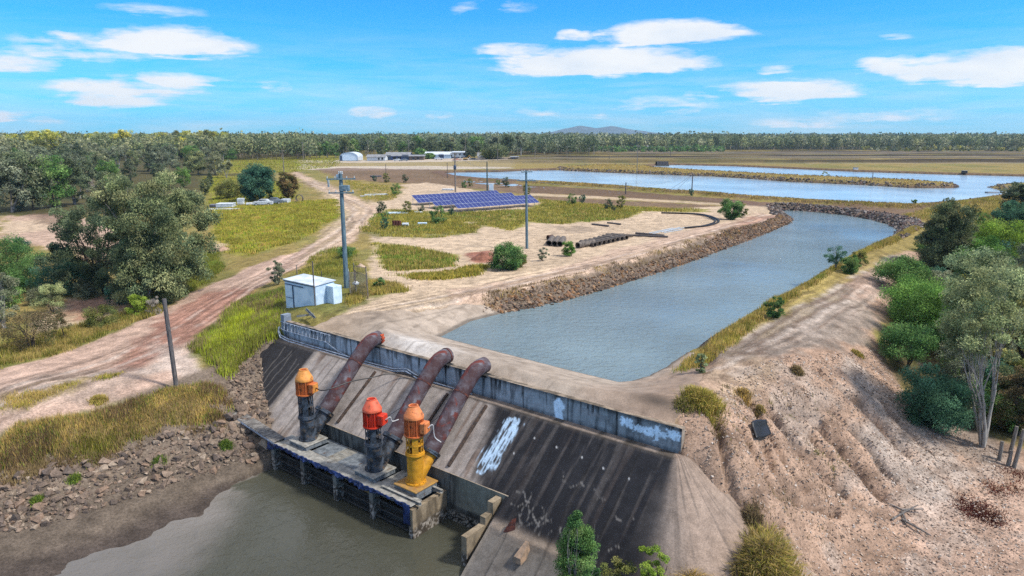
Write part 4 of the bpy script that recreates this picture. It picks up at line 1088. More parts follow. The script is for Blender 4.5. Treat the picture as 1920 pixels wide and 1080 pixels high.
def scatter_rocks(name, pts, smin, smax, pal, label, cat='rocks', variants=ROCKS, sink=.25, power=2.0, group=None, up=0.0):
    n = len(pts)
    z = ground(pts[:, 0], pts[:, 1]) + up
    s = smin + (smax - smin) * R.random(n) ** power
    vi = R.integers(0, len(variants), n); pi = R.integers(0, len(pal), n)
    Vs, Fs, Cs, o = [], [], [], 0
    for k in range(len(variants)):
        V, F = variants[k]; idx = np.where(vi == k)[0]
        if not len(idx): continue
        a = R.uniform(0, 2 * math.pi, len(idx)); t = R.normal(0, .35, (len(idx), 2))
        ca, sa = np.cos(a), np.sin(a)
        X = V[None, :, 0] * ca[:, None] - V[None, :, 1] * sa[:, None]; Y = V[None, :, 0] * sa[:, None] + V[None, :, 1] * ca[:, None]
        Z = V[None, :, 2] + X * t[:, :1] + Y * t[:, 1:]
        P = np.stack([X, Y, Z], -1) * s[idx][:, None, None]
        P[..., 0] += pts[idx, 0][:, None]; P[..., 1] += pts[idx, 1][:, None]; P[..., 2] += (z[idx] + s[idx] * (.3 - sink))[:, None]
        c = np.array([pal[q] for q in pi[idx]]) * R.uniform(.7, 1.2, (len(idx), 1))
        Cs.append(np.repeat(c, len(V), 0)); Vs.append(P.reshape(-1, 3))
        Fs.append((F[None] + (np.arange(len(idx)) * len(V))[:, None, None] + o).reshape(-1, 3)); o += len(idx) * len(V)
    ob_ = ob(name, mesh_np(name, np.concatenate(Vs), np.concatenate(Fs), col=np.concatenate(Cs)), ROCKM)
    return tag(ob_, label, cat, group, 'stuff')
PR = [lin(h, .58) for h in ('a48e7c', '8d7a6b', 'b9a591', '7c6d63', 'a08672', '6f6259')]
PR2 = [lin(h, .58) for h in ('b0865f', 'a1785a', '8c7768', 'b99a7c', '77655a', '9a7a5e')]
PG = [lin(h, .58) for h in ('7e7672', '5e5854', '958a84', '8a6e68', '6b605b', 'a49a94')]
# near bank of the creek: the biggest stones are separate, the rest is fill
BANK = GP([(-60,920),(0,900),(140,852),(240,842),(430,795),(490,838),(508,856),(440,872),(330,905),(200,950),(90,985),(0,1003),(-60,1020)])
pts = inside(BANK, 300)
order = []
variants_me = []
for k in range(8):
    V, F = ROCKS[k]
    variants_me.append(mesh_np('rock', V, F, col=np.tile(PR[k % 6][None], (len(V), 1)))); variants_me[-1].materials.append(ROCKM)
zz = ground(pts[:, 0], pts[:, 1])
for i, (p, z) in enumerate(zip(pts, zz)):
    s = .34 + .5 * R.random() ** 2.2
    o = bpy.data.objects.new('rock', variants_me[i % 8]); COL.objects.link(o)
    o.location = (float(p[0]), float(p[1]), float(z + s * .08)); o.scale = (s, s * R.uniform(.8, 1.1), s * R.uniform(.8, 1.1))
    o.rotation_euler = (R.normal(0, .3), R.normal(0, .3), R.uniform(0, 6.28))
    tag(o, 'weathered tan stone among the bigger ones of the rock bank above the mud', 'rock', 'larger stones of the creek bank')
scatter_rocks('bank_rubble', inside(BANK, 1500), .12, .34, PR, 'smaller brown rubble filling the rock bank above the mud')
# boulders beside the walkway
BW = GP([(432,775),(470,762),(512,790),(505,800),(480,800),(500,825),(505,845),(455,838),(430,805)])
bp_ = inside(BW, 34); zb = ground(bp_[:, 0], bp_[:, 1])
for i, (p, z) in enumerate(zip(bp_, zb)):
    s = .55 + .55 * R.random()
    o = bpy.data.objects.new('boulder', variants_me[(i * 3) % 8]); COL.objects.link(o)
    o.location = (float(p[0]), float(p[1]), float(z + s * .1)); o.scale = (s, s, s); o.rotation_euler = (R.normal(0, .3), R.normal(0, .3), R.uniform(0, 6.28))
    tag(o, 'large tan boulder in the heap under and beside the plank walkway', 'boulder', 'boulders at the walkway')
RB = GP([(425,700),(478,662),(492,690),(505,760),(515,792),(470,790),(432,760)])
scatter_rocks('slope_rubble', inside(RB, 900), .08, .42, PR, 'pale rubble tumbled down beside the black end of the dam face', power=3)
# canal banks
def strip(Ppx, n, lo, hi, S=CANAL):
    P = GP(Ppx); out = np.zeros((0, 2))
    for _ in range(40):
        q = inside(P, n); s = sdf(S, q[:, 0], q[:, 1]); out = np.concatenate([out, q[(s > lo) & (s < hi)]])
        if len(out) >= n: break
    return out[:n]
scatter_rocks('canal_riprap', strip([(900,560),(930,596),(1010,590),(1210,535),(1350,485),(1500,420),(1490,395),(1430,410),(1300,455),(1100,515),(930,552)], 5200, -.25, 2.7), .16, .55, PR2 + PR[:2], 'rust brown riprap stones lining the near bank of the canal', power=2.4)
scatter_rocks('canal_riprap', strip([(1440,380),(1440,402),(1560,415),(1640,428),(1690,450),(1740,420),(1700,390),(1600,384),(1500,380)], 2600, -.3, 3.6), .3, .95, PG + PR[:1], 'grey riprap stones lining the far bend of the canal', power=2)
scatter_rocks('canal_riprap', strip([(1280,668),(1300,640),(1400,580),(1560,485),(1680,430),(1700,440),(1600,500),(1420,605),(1330,660)], 900, -.25, .8), .15, .5, PG, 'dark riprap stones at the water edge below the grassy canal bank', power=2)
def ring_pts(S, n, lo, hi, box):
    out = np.zeros((0, 2))
    for _ in range(60):
        q = R.uniform(box[0], box[1], (n * 4, 2)); s = sdf(S, q[:, 0], q[:, 1]); out = np.concatenate([out, q[(s > lo) & (s < hi)]])
        if len(out) >= n: break
    return out[:n]
scatter_rocks('island_riprap', ring_pts(ISLE, 2600, -2.4, .4, (ISLE[:, :2].min(0), ISLE[:, :2].max(0))), .35, 1.0, PG + PR[:2], 'grey riprap stones around the long grassy causeway in the pond')
q = ring_pts(POND, 2600, -.3, 2.2, (np.array([-30, 130]), np.array([130, 215]))); scatter_rocks('pond_riprap', q, .25, .7, PG + PR, 'riprap stones along the near bank of the pond')
q = ring_pts(SPIT, 500, -3, .5, (SPIT[:, :2].min(0), SPIT[:, :2].max(0))); scatter_rocks('spit_riprap', q, .3, .9, PG, 'grey stones on the spit at the edge of the pond')
# gravel
GRAV = GP([(1275,800),(1320,740),(1400,690),(1560,665),(1640,650),(1700,745),(1800,810),(1900,860),(1920,1000),(1920,1080),(1400,1080),(1412,985),(1300,870)])
scatter_rocks('gravel', inside(GRAV, 26000), .03, .2, [lin(h, .6) for h in ('d4bda9', 'bda392', 'e0d2c6', 'a48c7b', 'c9ab95', 'b0a094')], 'loose stones and gravel strewn down the right hand batter', 'gravel', PEBS, power=3, sink=.2)
SANDP = GP([(690,560),(900,520),(1100,470),(1300,420),(1250,395),(1100,420),(860,440),(700,500)])
scatter_rocks('gravel', inside(SANDP, 3500), .04, .2, [lin(h, .6) for h in ('bfa58f', '9c8470', 'd8c8b8')], 'small stones scattered on the sandy yard', 'gravel', PEBS, power=4, sink=.2)

# ------------------------------------------------------------------ grass
LEAF = mat_leaf('grass_blades', .35, up=1.1)
GC = {k: lin(h, .80) for k, h in dict(straw='c2a765', gold='aea250', lime='a9b53c', green='7f9440', olive='84843f', dry='a08c66', brown='7a6650', deep='566b38').items()}
def blades(name, P, n, h0, h1, wd, pal, wts, label, clump=6, spread=.25, lean=.35, mask=None, cat='grass', gap=.40):
    h0, h1 = h0 * .72, h1 * .72
    nc = max(1, n // clump)
    c = inside(P, nc) if not callable(P) else P(nc)
    if mask is not None: c = c[mask(c)]
    if not callable(P):
        e_ = (.35 + .009 * c[:, 1])
        c = c[sdf(P, c[:, 0], c[:, 1]) < -e_ * np.clip(fbm(c[:, 0] / e_, c[:, 1] / e_, 151, 3) * 2.2 - .55, 0, 2)]
    dn = fbm(c[:, 0] / 2.6, c[:, 1] / 2.6, 161 + n % 7, 4) * .6 + fbm(c[:, 0] / .7, c[:, 1] / .7, 171, 2) * .4
    c = c[dn + R.normal(0, .05, len(c)) > gap]
    dn = fbm(c[:, 0] / 4.5, c[:, 1] / 4.5, 181, 3)
    if len(c) == 0: return
    q = np.repeat(c, clump, 0) + R.normal(0, spread, (len(c) * clump, 2))
    m = len(q)
    z = ground(q[:, 0], q[:, 1])
    hc = np.repeat(R.uniform(h0, h1, len(c)) * (.55 + .9 * dn), clump) * R.uniform(.6, 1.15, m)
    a = R.uniform(0, 2 * math.pi, m); w = wd * R.uniform(.6, 1.4, m)
    la = R.uniform(0, 2 * math.pi, m); lm = R.uniform(.1, 1.0, m) * lean * hc
    dx, dy = np.cos(a) * w / 2, np.sin(a) * w / 2
    B0 = np.stack([q[:, 0] - dx, q[:, 1] - dy, z - .03], -1); B1 = np.stack([q[:, 0] + dx, q[:, 1] + dy, z - .03], -1)
    T = np.stack([q[:, 0] + np.cos(la) * lm, q[:, 1] + np.sin(la) * lm, z + hc], -1)
    cw = np.cumsum(np.array(wts) / sum(wts)); sel = np.clip(fbm(c[:, 0] / 3.2, c[:, 1] / 3.2, 191 + len(pal), 3) * 1.9 - .45 + R.normal(0, .13, len(c)), 0, .999); pidx = np.repeat(np.minimum(np.searchsorted(cw, sel), len(pal) - 1), clump)
    mixr = R.random(m) < .3; pidx[mixr] = R.choice(len(pal), mixr.sum(), p=np.array(wts) / sum(wts))
    col = np.array([GC[k] for k in pal])[pidx] * R.uniform(.7, 1.25, (m, 1))
    V = np.stack([B0, B1, T], 1).reshape(-1, 3); F = np.arange(3 * m).reshape(-1, 3)
    o = ob(name, mesh_np(name, V, F, col=np.repeat(col, 3, 0)), LEAF)
    return tag(o, label, cat, kind='stuff')
def off_dam(c):
    w, d = dam_xy(c[:, 0], c[:, 1]); return ~((d > -.6) & (w > -.2 + np.maximum(d - 1.9, 0) * 1.83) & (w < 36))
blades('bank_grass', GP([(-60,880),(0,812),(150,778),(250,745),(330,724),(425,718),(440,770),(420,800),(300,815),(120,860),(0,895),(-60,910)]), 90000, .3, .75, .05, ['olive', 'dry', 'straw', 'green', 'brown'], [3, 4, 3, 1.2, 2.5], 'thick olive and straw grass on the bank above the rocks', clump=10, spread=.16, mask=off_dam)
blades('bank_grass', GP([(-60,930),(0,885),(140,850),(300,812),(430,790),(440,812),(300,838),(120,880),(0,920)]), 22000, .2, .55, .045, ['dry', 'brown', 'olive'], [4, 4, 1], 'dry brown grass fringe over the top of the rock bank', clump=10, spread=.16)
blades('slope_grass', GP([(352,648),(400,600),(460,560),(535,540),(535,600),(528,640),(485,660),(430,715),(395,700)]), 60000, .4, 1.0, .055, ['olive', 'lime', 'dry', 'brown', 'green'], [3, 3, 2, 2, 2], 'tall tangled grass on the slope below the shed', clump=12, spread=.22, mask=off_dam)
blades('lime_grass', GP([(385,640),(420,590),(470,575),(480,600),(450,640),(400,660)]), 16000, .5, 1.0, .06, ['lime', 'green'], [4, 1.4], 'bright lime green tall grass beside the red track', clump=14, spread=.25)
blades('shed_grass', GP([(575,600),(600,588),(655,575),(700,556),(770,545),(735,530),(690,528),(655,545),(640,575),(590,590)]), 22000, .3, .8, .06, ['gold', 'straw', 'olive', 'dry'], [3, 2, 2, 1], 'golden grass around the shed and fence', clump=10, spread=.25, mask=off_dam)
blades('yard_grass', GP([(560,500),(600,470),(660,455),(690,520),(660,530),(640,520),(600,520),(540,540)]), 14000, .3, .7, .06, ['gold', 'olive', 'green'], [3, 3, 1], 'patchy grass behind the shed', clump=9, spread=.3)
blades('track_grass', GP([(-60,690),(0,640),(100,622),(290,566),(322,575),(250,610),(150,652),(0,694),(-60,710)]), 34000, .3, .8, .055, ['straw', 'olive', 'gold', 'dry'], [3, 3, 2, 1], 'roadside grass along the far edge of the track', clump=9, spread=.25)
blades('track_grass', GP([(0,735),(60,735),(180,705),(260,690),(230,705),(160,722),(60,765),(0,772)]), 6000, .12, .35, .05, ['straw', 'gold', 'olive'], [3, 2, 1], 'short straw grass between the wheel ruts', clump=8, spread=.2)
blades('field_grass', GP([(392,392),(500,381),(640,373),(648,402),(600,432),(560,452),(470,480),(425,474),(398,456)]), 90000, .25, .65, .09, ['olive', 'gold', 'green', 'lime', 'straw'], [4, 3, 2, 1.6, 1], 'yellow green field grass left of the sandy track', clump=9, spread=.35)
blades('field_grass', GP([(330,480),(415,470),(428,500),(400,530),(330,560),(280,580),(300,530)]), 26000, .25, .6, .07, ['olive', 'green', 'gold'], [4, 2, 1], 'olive grass beside the big tree', clump=9, spread=.3)
blades('field_grass', GP([(400,302),(640,296),(640,312),(560,322),(470,330),(400,345)]), 16000, .5, 1.0, .3, ['olive', 'gold', 'lime'], [3, 3, 1.5], 'far yellow grass by the tree line', clump=6, spread=1.5)
blades('field_grass', GP([(380,332),(460,332),(560,345),(556,372),(395,388)]), 26000, .3, .7, .16, ['gold', 'lime', 'olive'], [3, 2, 2], 'yellow grass around the round tree', clump=7, spread=.7)
for P, n, lab in (([(700,455),(770,462),(850,478),(862,500),(800,506),(730,508),(705,485)], 26000, 'grassy patch between the sandy tracks'), ([(735,516),(830,511),(900,496),(930,500),(880,520),(790,526)], 12000, 'strip of yellow grass beside the canal road'), ([(672,432),(700,402),(760,396),(840,408),(905,425),(885,438),(800,447),(720,445)], 30000, 'rough olive grass in front of the solar panels'), ([(880,420),(960,400),(1010,383),(1110,383),(1205,398),(1180,411),(1050,421),(1000,417),(960,433)], 30000, 'yellow grass spreading right of the solar panels'), ([(715,392),(860,398),(1000,392),(920,418),(760,414)], 15000, 'yellow grass under the solar panels'), ([(640,335),(700,345),(760,350),(740,375),(700,380),(660,362)], 9000, 'straw grass beside the sandy track'), ([(1005,372),(1150,386),(1330,391),(1330,398),(1180,397),(1010,387)], 9000, 'straw grass below the pond bank')):
    blades('yard_grass', GP(P), n, .3, .75, .11, ['gold', 'olive', 'straw', 'green'], [3, 3, 1.5, 1.2], lab, clump=8, spread=.4)
blades('canal_grass', strip and (lambda n: strip([(1270,680),(1290,650),(1400,585),(1560,490),(1660,445),(1700,425),(1740,430),(1700,475),(1570,540),(1460,606),(1350,660)], n, .5, 2.9)), 52000, .3, .8, .06, ['gold', 'straw', 'olive', 'green'], [3, 3, 1.5, .8], 'golden grass strip along the canal edge', clump=10, spread=.25)
blades('levee_grass', lambda n: ring_pts(POND, n, 1.3, 5.5, (np.array([-30, 125]), np.array([150, 215]))), 40000, .2, .55, .14, ['straw', 'dry', 'gold', 'olive'], [3, 2.5, 2, 1], 'dry grass on top of the pond bank', clump=8, spread=.4)
blades('island_grass', lambda n: ring_pts(ISLE, n, -60, -1.6, (ISLE[:, :2].min(0), ISLE[:, :2].max(0))), 16000, .2, .6, .25, ['straw', 'dry', 'gold'], [3, 2.5, 2], 'dry grass on the causeway in the pond', clump=6, spread=.7)
blades('canal_grass', GP([(1690,405),(1760,390),(1880,372),(1960,366),(1900,400),(1860,420),(1760,425)]), 22000, .4, .9, .1, ['gold', 'straw', 'olive'], [4, 3, 1], 'golden grass on the rise behind the right hand trees', clump=8, spread=.4)
blades('canal_grass', lambda n: strip([(900,552),(1000,530),(1200,480),(1330,440),(1480,398),(1490,425),(1330,480),(1200,525),(1000,585)], n, 1.2, 3.2), 9000, .2, .5, .05, ['dry', 'brown', 'straw'], [3, 3, 2], 'dry tufts on the rocky canal bank', clump=9, spread=.2)
blades('gravel_tufts', GP([(1290,765),(1340,720),(1420,730),(1480,690),(1560,760),(1600,900),(1560,1040),(1440,1000),(1340,840)]), 2600, .1, .35, .04, ['dry', 'brown', 'olive'], [3, 2, 1], 'dry tufts dotted over the gravel batter', clump=16, spread=.14)
blades('red_groundcover', GP([(1780,945),(1830,905),(1880,890),(1920,900),(1920,935),(1880,950),(1900,990),(1850,985),(1800,975)]), 1, .1, .2, .05, ['brown'], [1], 'x') if False else None
GC['redleaf'] = lin('6e3230', .6); GC['redleaf2'] = lin('8a4a3c', .6)
for P, n in (([(1780,940),(1815,915),(1850,940),(1900,975),(1895,998),(1850,985),(1800,970)], 6000), ([(1825,905),(1850,890),(1900,892),(1925,915),(1930,945),(1890,950),(1850,930)], 6000), ([(1840,870),(1870,868),(1925,885),(1925,905),(1870,895)], 2200)):
    blades('red_groundcover', GP(P), n, .05, .16, .07, ['redleaf', 'redleaf2', 'brown'], [3, 2, 1], 'dark red creeping plants on the sandy ground', clump=22, spread=.28, lean=1.6)
def clump_obj(name, px, py, rad, n, h0, h1, pal, wts, label, cat='grass clump'):
    c = G1(px, py)
    q = c[None, :2] + R.normal(0, rad * .42, (n, 2)); m = n
    z = ground(q[:, 0], q[:, 1]); rr = np.hypot(q[:, 0] - c[0], q[:, 1] - c[1]) / rad
    h = R.uniform(h0, h1, m) * (1.1 - .35 * np.clip(rr, 0, 1.5)); a = R.uniform(0, 6.28, m); w = .035 * R.uniform(.6, 1.4, m)
    out = np.stack([q[:, 0] - c[0], q[:, 1] - c[1]], -1) / rad * .45 + R.normal(0, .22, (m, 2))
    dx, dy = np.cos(a) * w / 2, np.sin(a) * w / 2
    B0 = np.stack([q[:, 0] - dx, q[:, 1] - dy, z - .05], -1); B1 = np.stack([q[:, 0] + dx, q[:, 1] + dy, z - .05], -1)
    Mp = np.stack([q[:, 0] + out[:, 0] * h * .35, q[:, 1] + out[:, 1] * h * .35, z + h * .7], -1)
    T = np.stack([q[:, 0] + out[:, 0] * h * 1.1, q[:, 1] + out[:, 1] * h * 1.1, z + h * (.95 - .3 * np.hypot(out[:, 0], out[:, 1]))], -1)
    V = np.stack([B0, B1, Mp + np.stack([dx, dy, dx * 0], -1) * .8, Mp - np.stack([dx, dy, dx * 0], -1) * .8, T], 1).reshape(-1, 3) - c
    i = np.arange(m)[:, None] * 5
    F = [np.concatenate([i, i + 1, i + 2, i + 3], 1), np.concatenate([i + 3, i + 2, i + 4], 1)]
    col = np.array([GC[k] for k in pal])[R.choice(len(pal), m, p=np.array(wts) / sum(wts))] * R.uniform(.7, 1.25, (m, 1))
    o = ob(name, mesh_np(name, V, F, col=np.repeat(col, 5, 0)), LEAF); o.location = [float(v) for v in c]
    return tag(o, label, cat)
clump_obj('grass_clump', 1318, 757, .95, 2600, .5, .95, ['gold', 'straw', 'olive'], [3, 2, 2], 'golden grass clump on the gravel just behind the parapet end')
clump_obj('grass_clump', 1280, 762, .5, 700, .25, .5, ['dry', 'olive'], [2, 2], 'small dull tuft left of the golden clump behind the parapet')
clump_obj('grass_clump', 1395, 740, .38, 600, .25, .5, ['straw', 'dry'], [2, 2], 'pale straw tuft above the gullies, right of the golden clump')
clump_obj('grass_clump', 1495, 700, .32, 800, .25, .5, ['dry', 'brown', 'straw'], [2, 2, 1], 'brownish tuft at the crest of the gravel batter')
clump_obj('grass_clump', 1425, 770, .24, 600, .2, .4, ['straw', 'dry'], [2, 2], 'thin straw tuft just above the black mat')
clump_obj('grass_clump', 1608, 665, .4, 600, .2, .4, ['olive', 'straw'], [2, 2], 'little olive tuft beside the grey road near the bushes')
clump_obj('grass_clump', 1430, 1050, 1.35, 6000, .6, 1.2, ['dry', 'gold', 'olive', 'straw'], [3, 2, 2, 3], 'big drooping tussock beside the rounded end of the dam')
clump_obj('grass_clump', 1412, 985, .6, 1200, .3, .7, ['brown', 'dry'], [2, 2], 'dead brown tuft at the tip of the rounded dam end')
clump_obj('grass_clump', 1465, 1090, 1.0, 2500, .4, .9, ['dry', 'olive', 'gold'], [3, 2, 2], 'second tussock below the big one at the picture edge')
clump_obj('grass_clump', 1290, 1110, 1.0, 1800, .8, 1.3, ['straw', 'dry'], [3, 2], 'straw stalks rising in front of the dam slope')
clump_obj('grass_clump', 185, 752, .5, 800, .25, .5, ['gold', 'straw'], [2, 2], 'lone yellow tuft between the track and the bank grass')
for px, py, n in ((70, 940, 150), (140, 900, 160), (300, 868, 220), (425, 838, 260)):
    clump_obj('weed', px, py, .34, n * 3, .2, .42, ['deep', 'green'], [2, 2], {70: 'small green weed low on the rock bank at the far left', 140: 'green weed at the top of the rock bank above the mud, left of centre', 300: 'leafy green weed in the middle of the rock bank', 425: 'bright green weed on the rock bank near the walkway'}[px], 'weed')
# ================================================================== TREES AND SHRUBS
FOL = mat_leaf('foliage', .3, up=.8)
TC = {k: [lin(h, .85) for h in v] for k, v in dict(
    gum=('7a8660', '8a936c', '66755a', '969a72', '5c6b52'), dark=('5c6a50', '6f7a5a', '4c5a48', '7c8266'), lit=('c8c258', 'b2b450', 'd2ca68', '98a04c'),  # lit: sunshine on the crowns is mixed into the leaf colour
    bright=('6c9448', '80a452', '587e3e', '8eb05c'), bush=('5c8048', '729454', '4a6c42', '829c60'), grey=('8b917a', '7a8267', '9c9f82', '6a745f'), teal=('4f7460', '5f8468', '3f6454'),
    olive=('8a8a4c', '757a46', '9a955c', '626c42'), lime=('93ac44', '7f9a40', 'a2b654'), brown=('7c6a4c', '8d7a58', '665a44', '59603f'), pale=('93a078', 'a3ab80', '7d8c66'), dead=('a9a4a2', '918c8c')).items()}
BARK = {k: mat('bark_' + k, lin(a, .6), lin(b, .55), rough=.9, scale=6, bump=.3, stretch=(1, 1, .3)) for k, a, b in (('pale', 'c4bdb4', '97908a'), ('dark', '6a5d50', '453c34'), ('grey', '9a928c', '6e6762'))}
def skeleton(r, stems, h, lean, fork_h, spread, depth, r0):
    """tapered limbs; returns (list of polylines with radii, list of tips)"""
    limbs, tips = [], []
    def grow(p, d, ln, rad, lev):
        n = 4; P = [p]; Rr = [rad]
        for i in range(n):
            d = d + r.normal(0, .13, 3) + np.array([0, 0, .05]); d /= np.linalg.norm(d)
            P.append(P[-1] + d * ln / n); Rr.append(rad * (1 - .42 * (i + 1) / n))
        limbs.append((np.array(P), np.array(Rr)))
        if lev >= depth: tips.append(P[-1]); tips.append(P[-2]); return
        k = r.integers(2, 4)
        for j in range(k):
            a = r.uniform(0, 6.28); s = spread * r.uniform(.6, 1.3)
            nd = d + np.array([math.cos(a), math.sin(a), r.uniform(-.15, .3)]) * s; nd /= np.linalg.norm(nd)
            grow(P[-1 if j else -2], nd, ln * r.uniform(.6, .85), Rr[-1] * (.85 if j == 0 else .62), lev + 1)
    for s in range(stems):
        a = r.uniform(0, 6.28); d = np.array([math.cos(a) * lean, math.sin(a) * lean, 1.0]); d /= np.linalg.norm(d)
        grow(np.array([math.cos(a), math.sin(a), 0]) * (.12 * (stems > 1)) - np.array([0, 0, .3]), d, h * fork_h, r0 * r.uniform(.75, 1.1), 0)
    return limbs, tips
def leaf_mesh(r, centres, crad, per, size, pal, droop=0.0, squash=.75, ratio=.42, inner=None):
    nc = len(centres); m = nc * per
    C_ = np.repeat(np.asarray(centres), per, 0)
    g = r.normal(size=(m, 3)); g /= np.linalg.norm(g, axis=1)[:, None]
    cr = np.repeat(np.broadcast_to(crad, nc), per)
    P = C_ + g * (cr * r.random(m) ** .45)[:, None] * np.array([1, 1, squash])
    a = r.normal(size=(m, 3)); a[:, 2] = a[:, 2] * (1 - droop) - droop * 1.6; a /= np.linalg.norm(a, axis=1)[:, None]
    b = np.cross(a, r.normal(size=(m, 3))); b /= np.linalg.norm(b, axis=1)[:, None] + 1e-9
    s = size * r.uniform(.6, 1.4, m)
    a *= s[:, None]; b *= (s * ratio)[:, None]
    V = np.stack([P - a * .5, P + b * .5, P + a * .5, P - b * .5], 1).reshape(-1, 3)
    F = np.arange(m * 4).reshape(-1, 4)
    pc = r.integers(0, len(pal), nc); tone = r.uniform(.66, 1.34, nc)
    pi = np.repeat(pc, per); sw = r.random(m) < .25; pi[sw] = r.integers(0, len(pal), sw.sum())
    col = np.array(pal)[pi] * (np.repeat(tone, per) * r.uniform(.8, 1.2, m))[:, None]
    return V, F, np.repeat(col, 4, 0)
LEAFK = 1.9
def make_plant(seed, kind, h, wid, pal, leaves, size, stems=1, bark='dark', base=.15, clumps=40, droop=0.0, shape='dome', r0=None, gap=1.0, lean=.12, name='tree', crad=None, spread=.55):
    """builds meshes (trunk, crown) in local space: height h, crown half width wid"""
    r = np.random.default_rng(seed)
    depth = 2 if h < 3 else 3
    limbs, tips = skeleton(r, stems, h, lean, .34 if shape != 'gum' else .42, spread, depth, r0 or h * .022 + .03)
    tips = np.array(tips)
    mz = max(tips[:, 2].max(), .1); mx = max(np.abs(tips[:, :2]).max(), .1)
    sc = np.array([wid * .8 / mx, wid * .8 / mx, h * .92 / mz])
    # lumpy envelope
    n = int(clumps * 1.35); u = r.normal(size=(n, 3)); u /= np.linalg.norm(u, axis=1)[:, None]
    rad = r.uniform(.35, .95, n) ** .6
    if shape == 'dome': u[:, :2] *= (np.clip(1 - np.abs(u[:, 2:]) ** 3, .02, 1) ** .42 / np.sqrt(np.clip(1 - u[:, 2:] ** 2, .02, 1)))
    if shape == 'dome':
        zc, zr = h * (base + (1 - base) * .48), h * (1 - base) * .5
    elif shape == 'gum':
        zc, zr = h * .68, h * .3
    else:
        zc, zr = h * .52, h * .47
    cen = np.stack([u[:, 0] * wid * rad, u[:, 1] * wid * rad, zc + u[:, 2] * zr * rad], -1)
    ang = np.arctan2(u[:, 1], u[:, 0])
    k = .5 + .85 * vn(ang * 1.5 + 9, u[:, 2] * 2.3 + 9, seed); cen[:, 0] *= k; cen[:, 1] *= k
    if shape == 'column': cen[:, :2] *= np.clip(1.25 - cen[:, 2:3] / h, .25, 1)
    T = tips * sc
    if shape == 'gum': cen = np.concatenate([cen[: n // 3], T[r.permutation(len(T))][: n * 2 // 3]])
    crad = (crad or wid * .34) * .86
    keep = r.random(len(cen)) < gap
    cr_ = crad * .75
    ext = np.percentile(np.hypot(cen[:, 0], cen[:, 1]), 92); cen[:, :2] *= max(.2, wid - cr_) / ext
    zl, zh = cen[:, 2].min(), cen[:, 2].max(); tz0 = min(h * base + cr_ * .45, h * .6) if shape != 'gum' else zl; tz1 = h - cr_ * .7
    cen[:, 2] = tz0 + (cen[:, 2] - zl) / max(zh - zl, .01) * max(tz1 - tz0, .1)
    V, F, Cc = leaf_mesh(r, cen[keep], crad * r.uniform(.6, 1.25, keep.sum()), max(3, int(leaves * LEAFK) // max(1, keep.sum())), size, pal, droop)
    crown = mesh_np('crown', V, F, col=Cc); crown.materials.append(FOL)
    b = MB()
    for P, rr in limbs: b.tube(P * sc, np.maximum(rr * (1 if h > 3 else .8), .008), 6 if rr[0] > .05 else 4, cap=False)
    trunk = mesh_np('trunk', np.concatenate(b.V), [np.array(f) for f in b.F.values()], smooth=True); trunk.materials.append(BARK[bark])
    return trunk, crown
def plant_obj(name, meshes, loc, label, cat, group=None, rz=0.0, sc=1.0):
    r = root(name, loc, label, cat, group, rz)
    r.scale = (sc, sc, sc) if np.isscalar(sc) else sc
    ob('trunk', meshes[0], None, r); ob('crown', meshes[1], None, r)
    return r
def stand(px, py, ptop, wpx):
    """foot on the ground, height and half width as surveyed"""
    g = G1(px, py); h = pole_top(g, ptop) - g[2]
    dist = g[1] * CT + (CAMH - g[2]) * ST
    return g, h, wpx * dist / FPX / 2
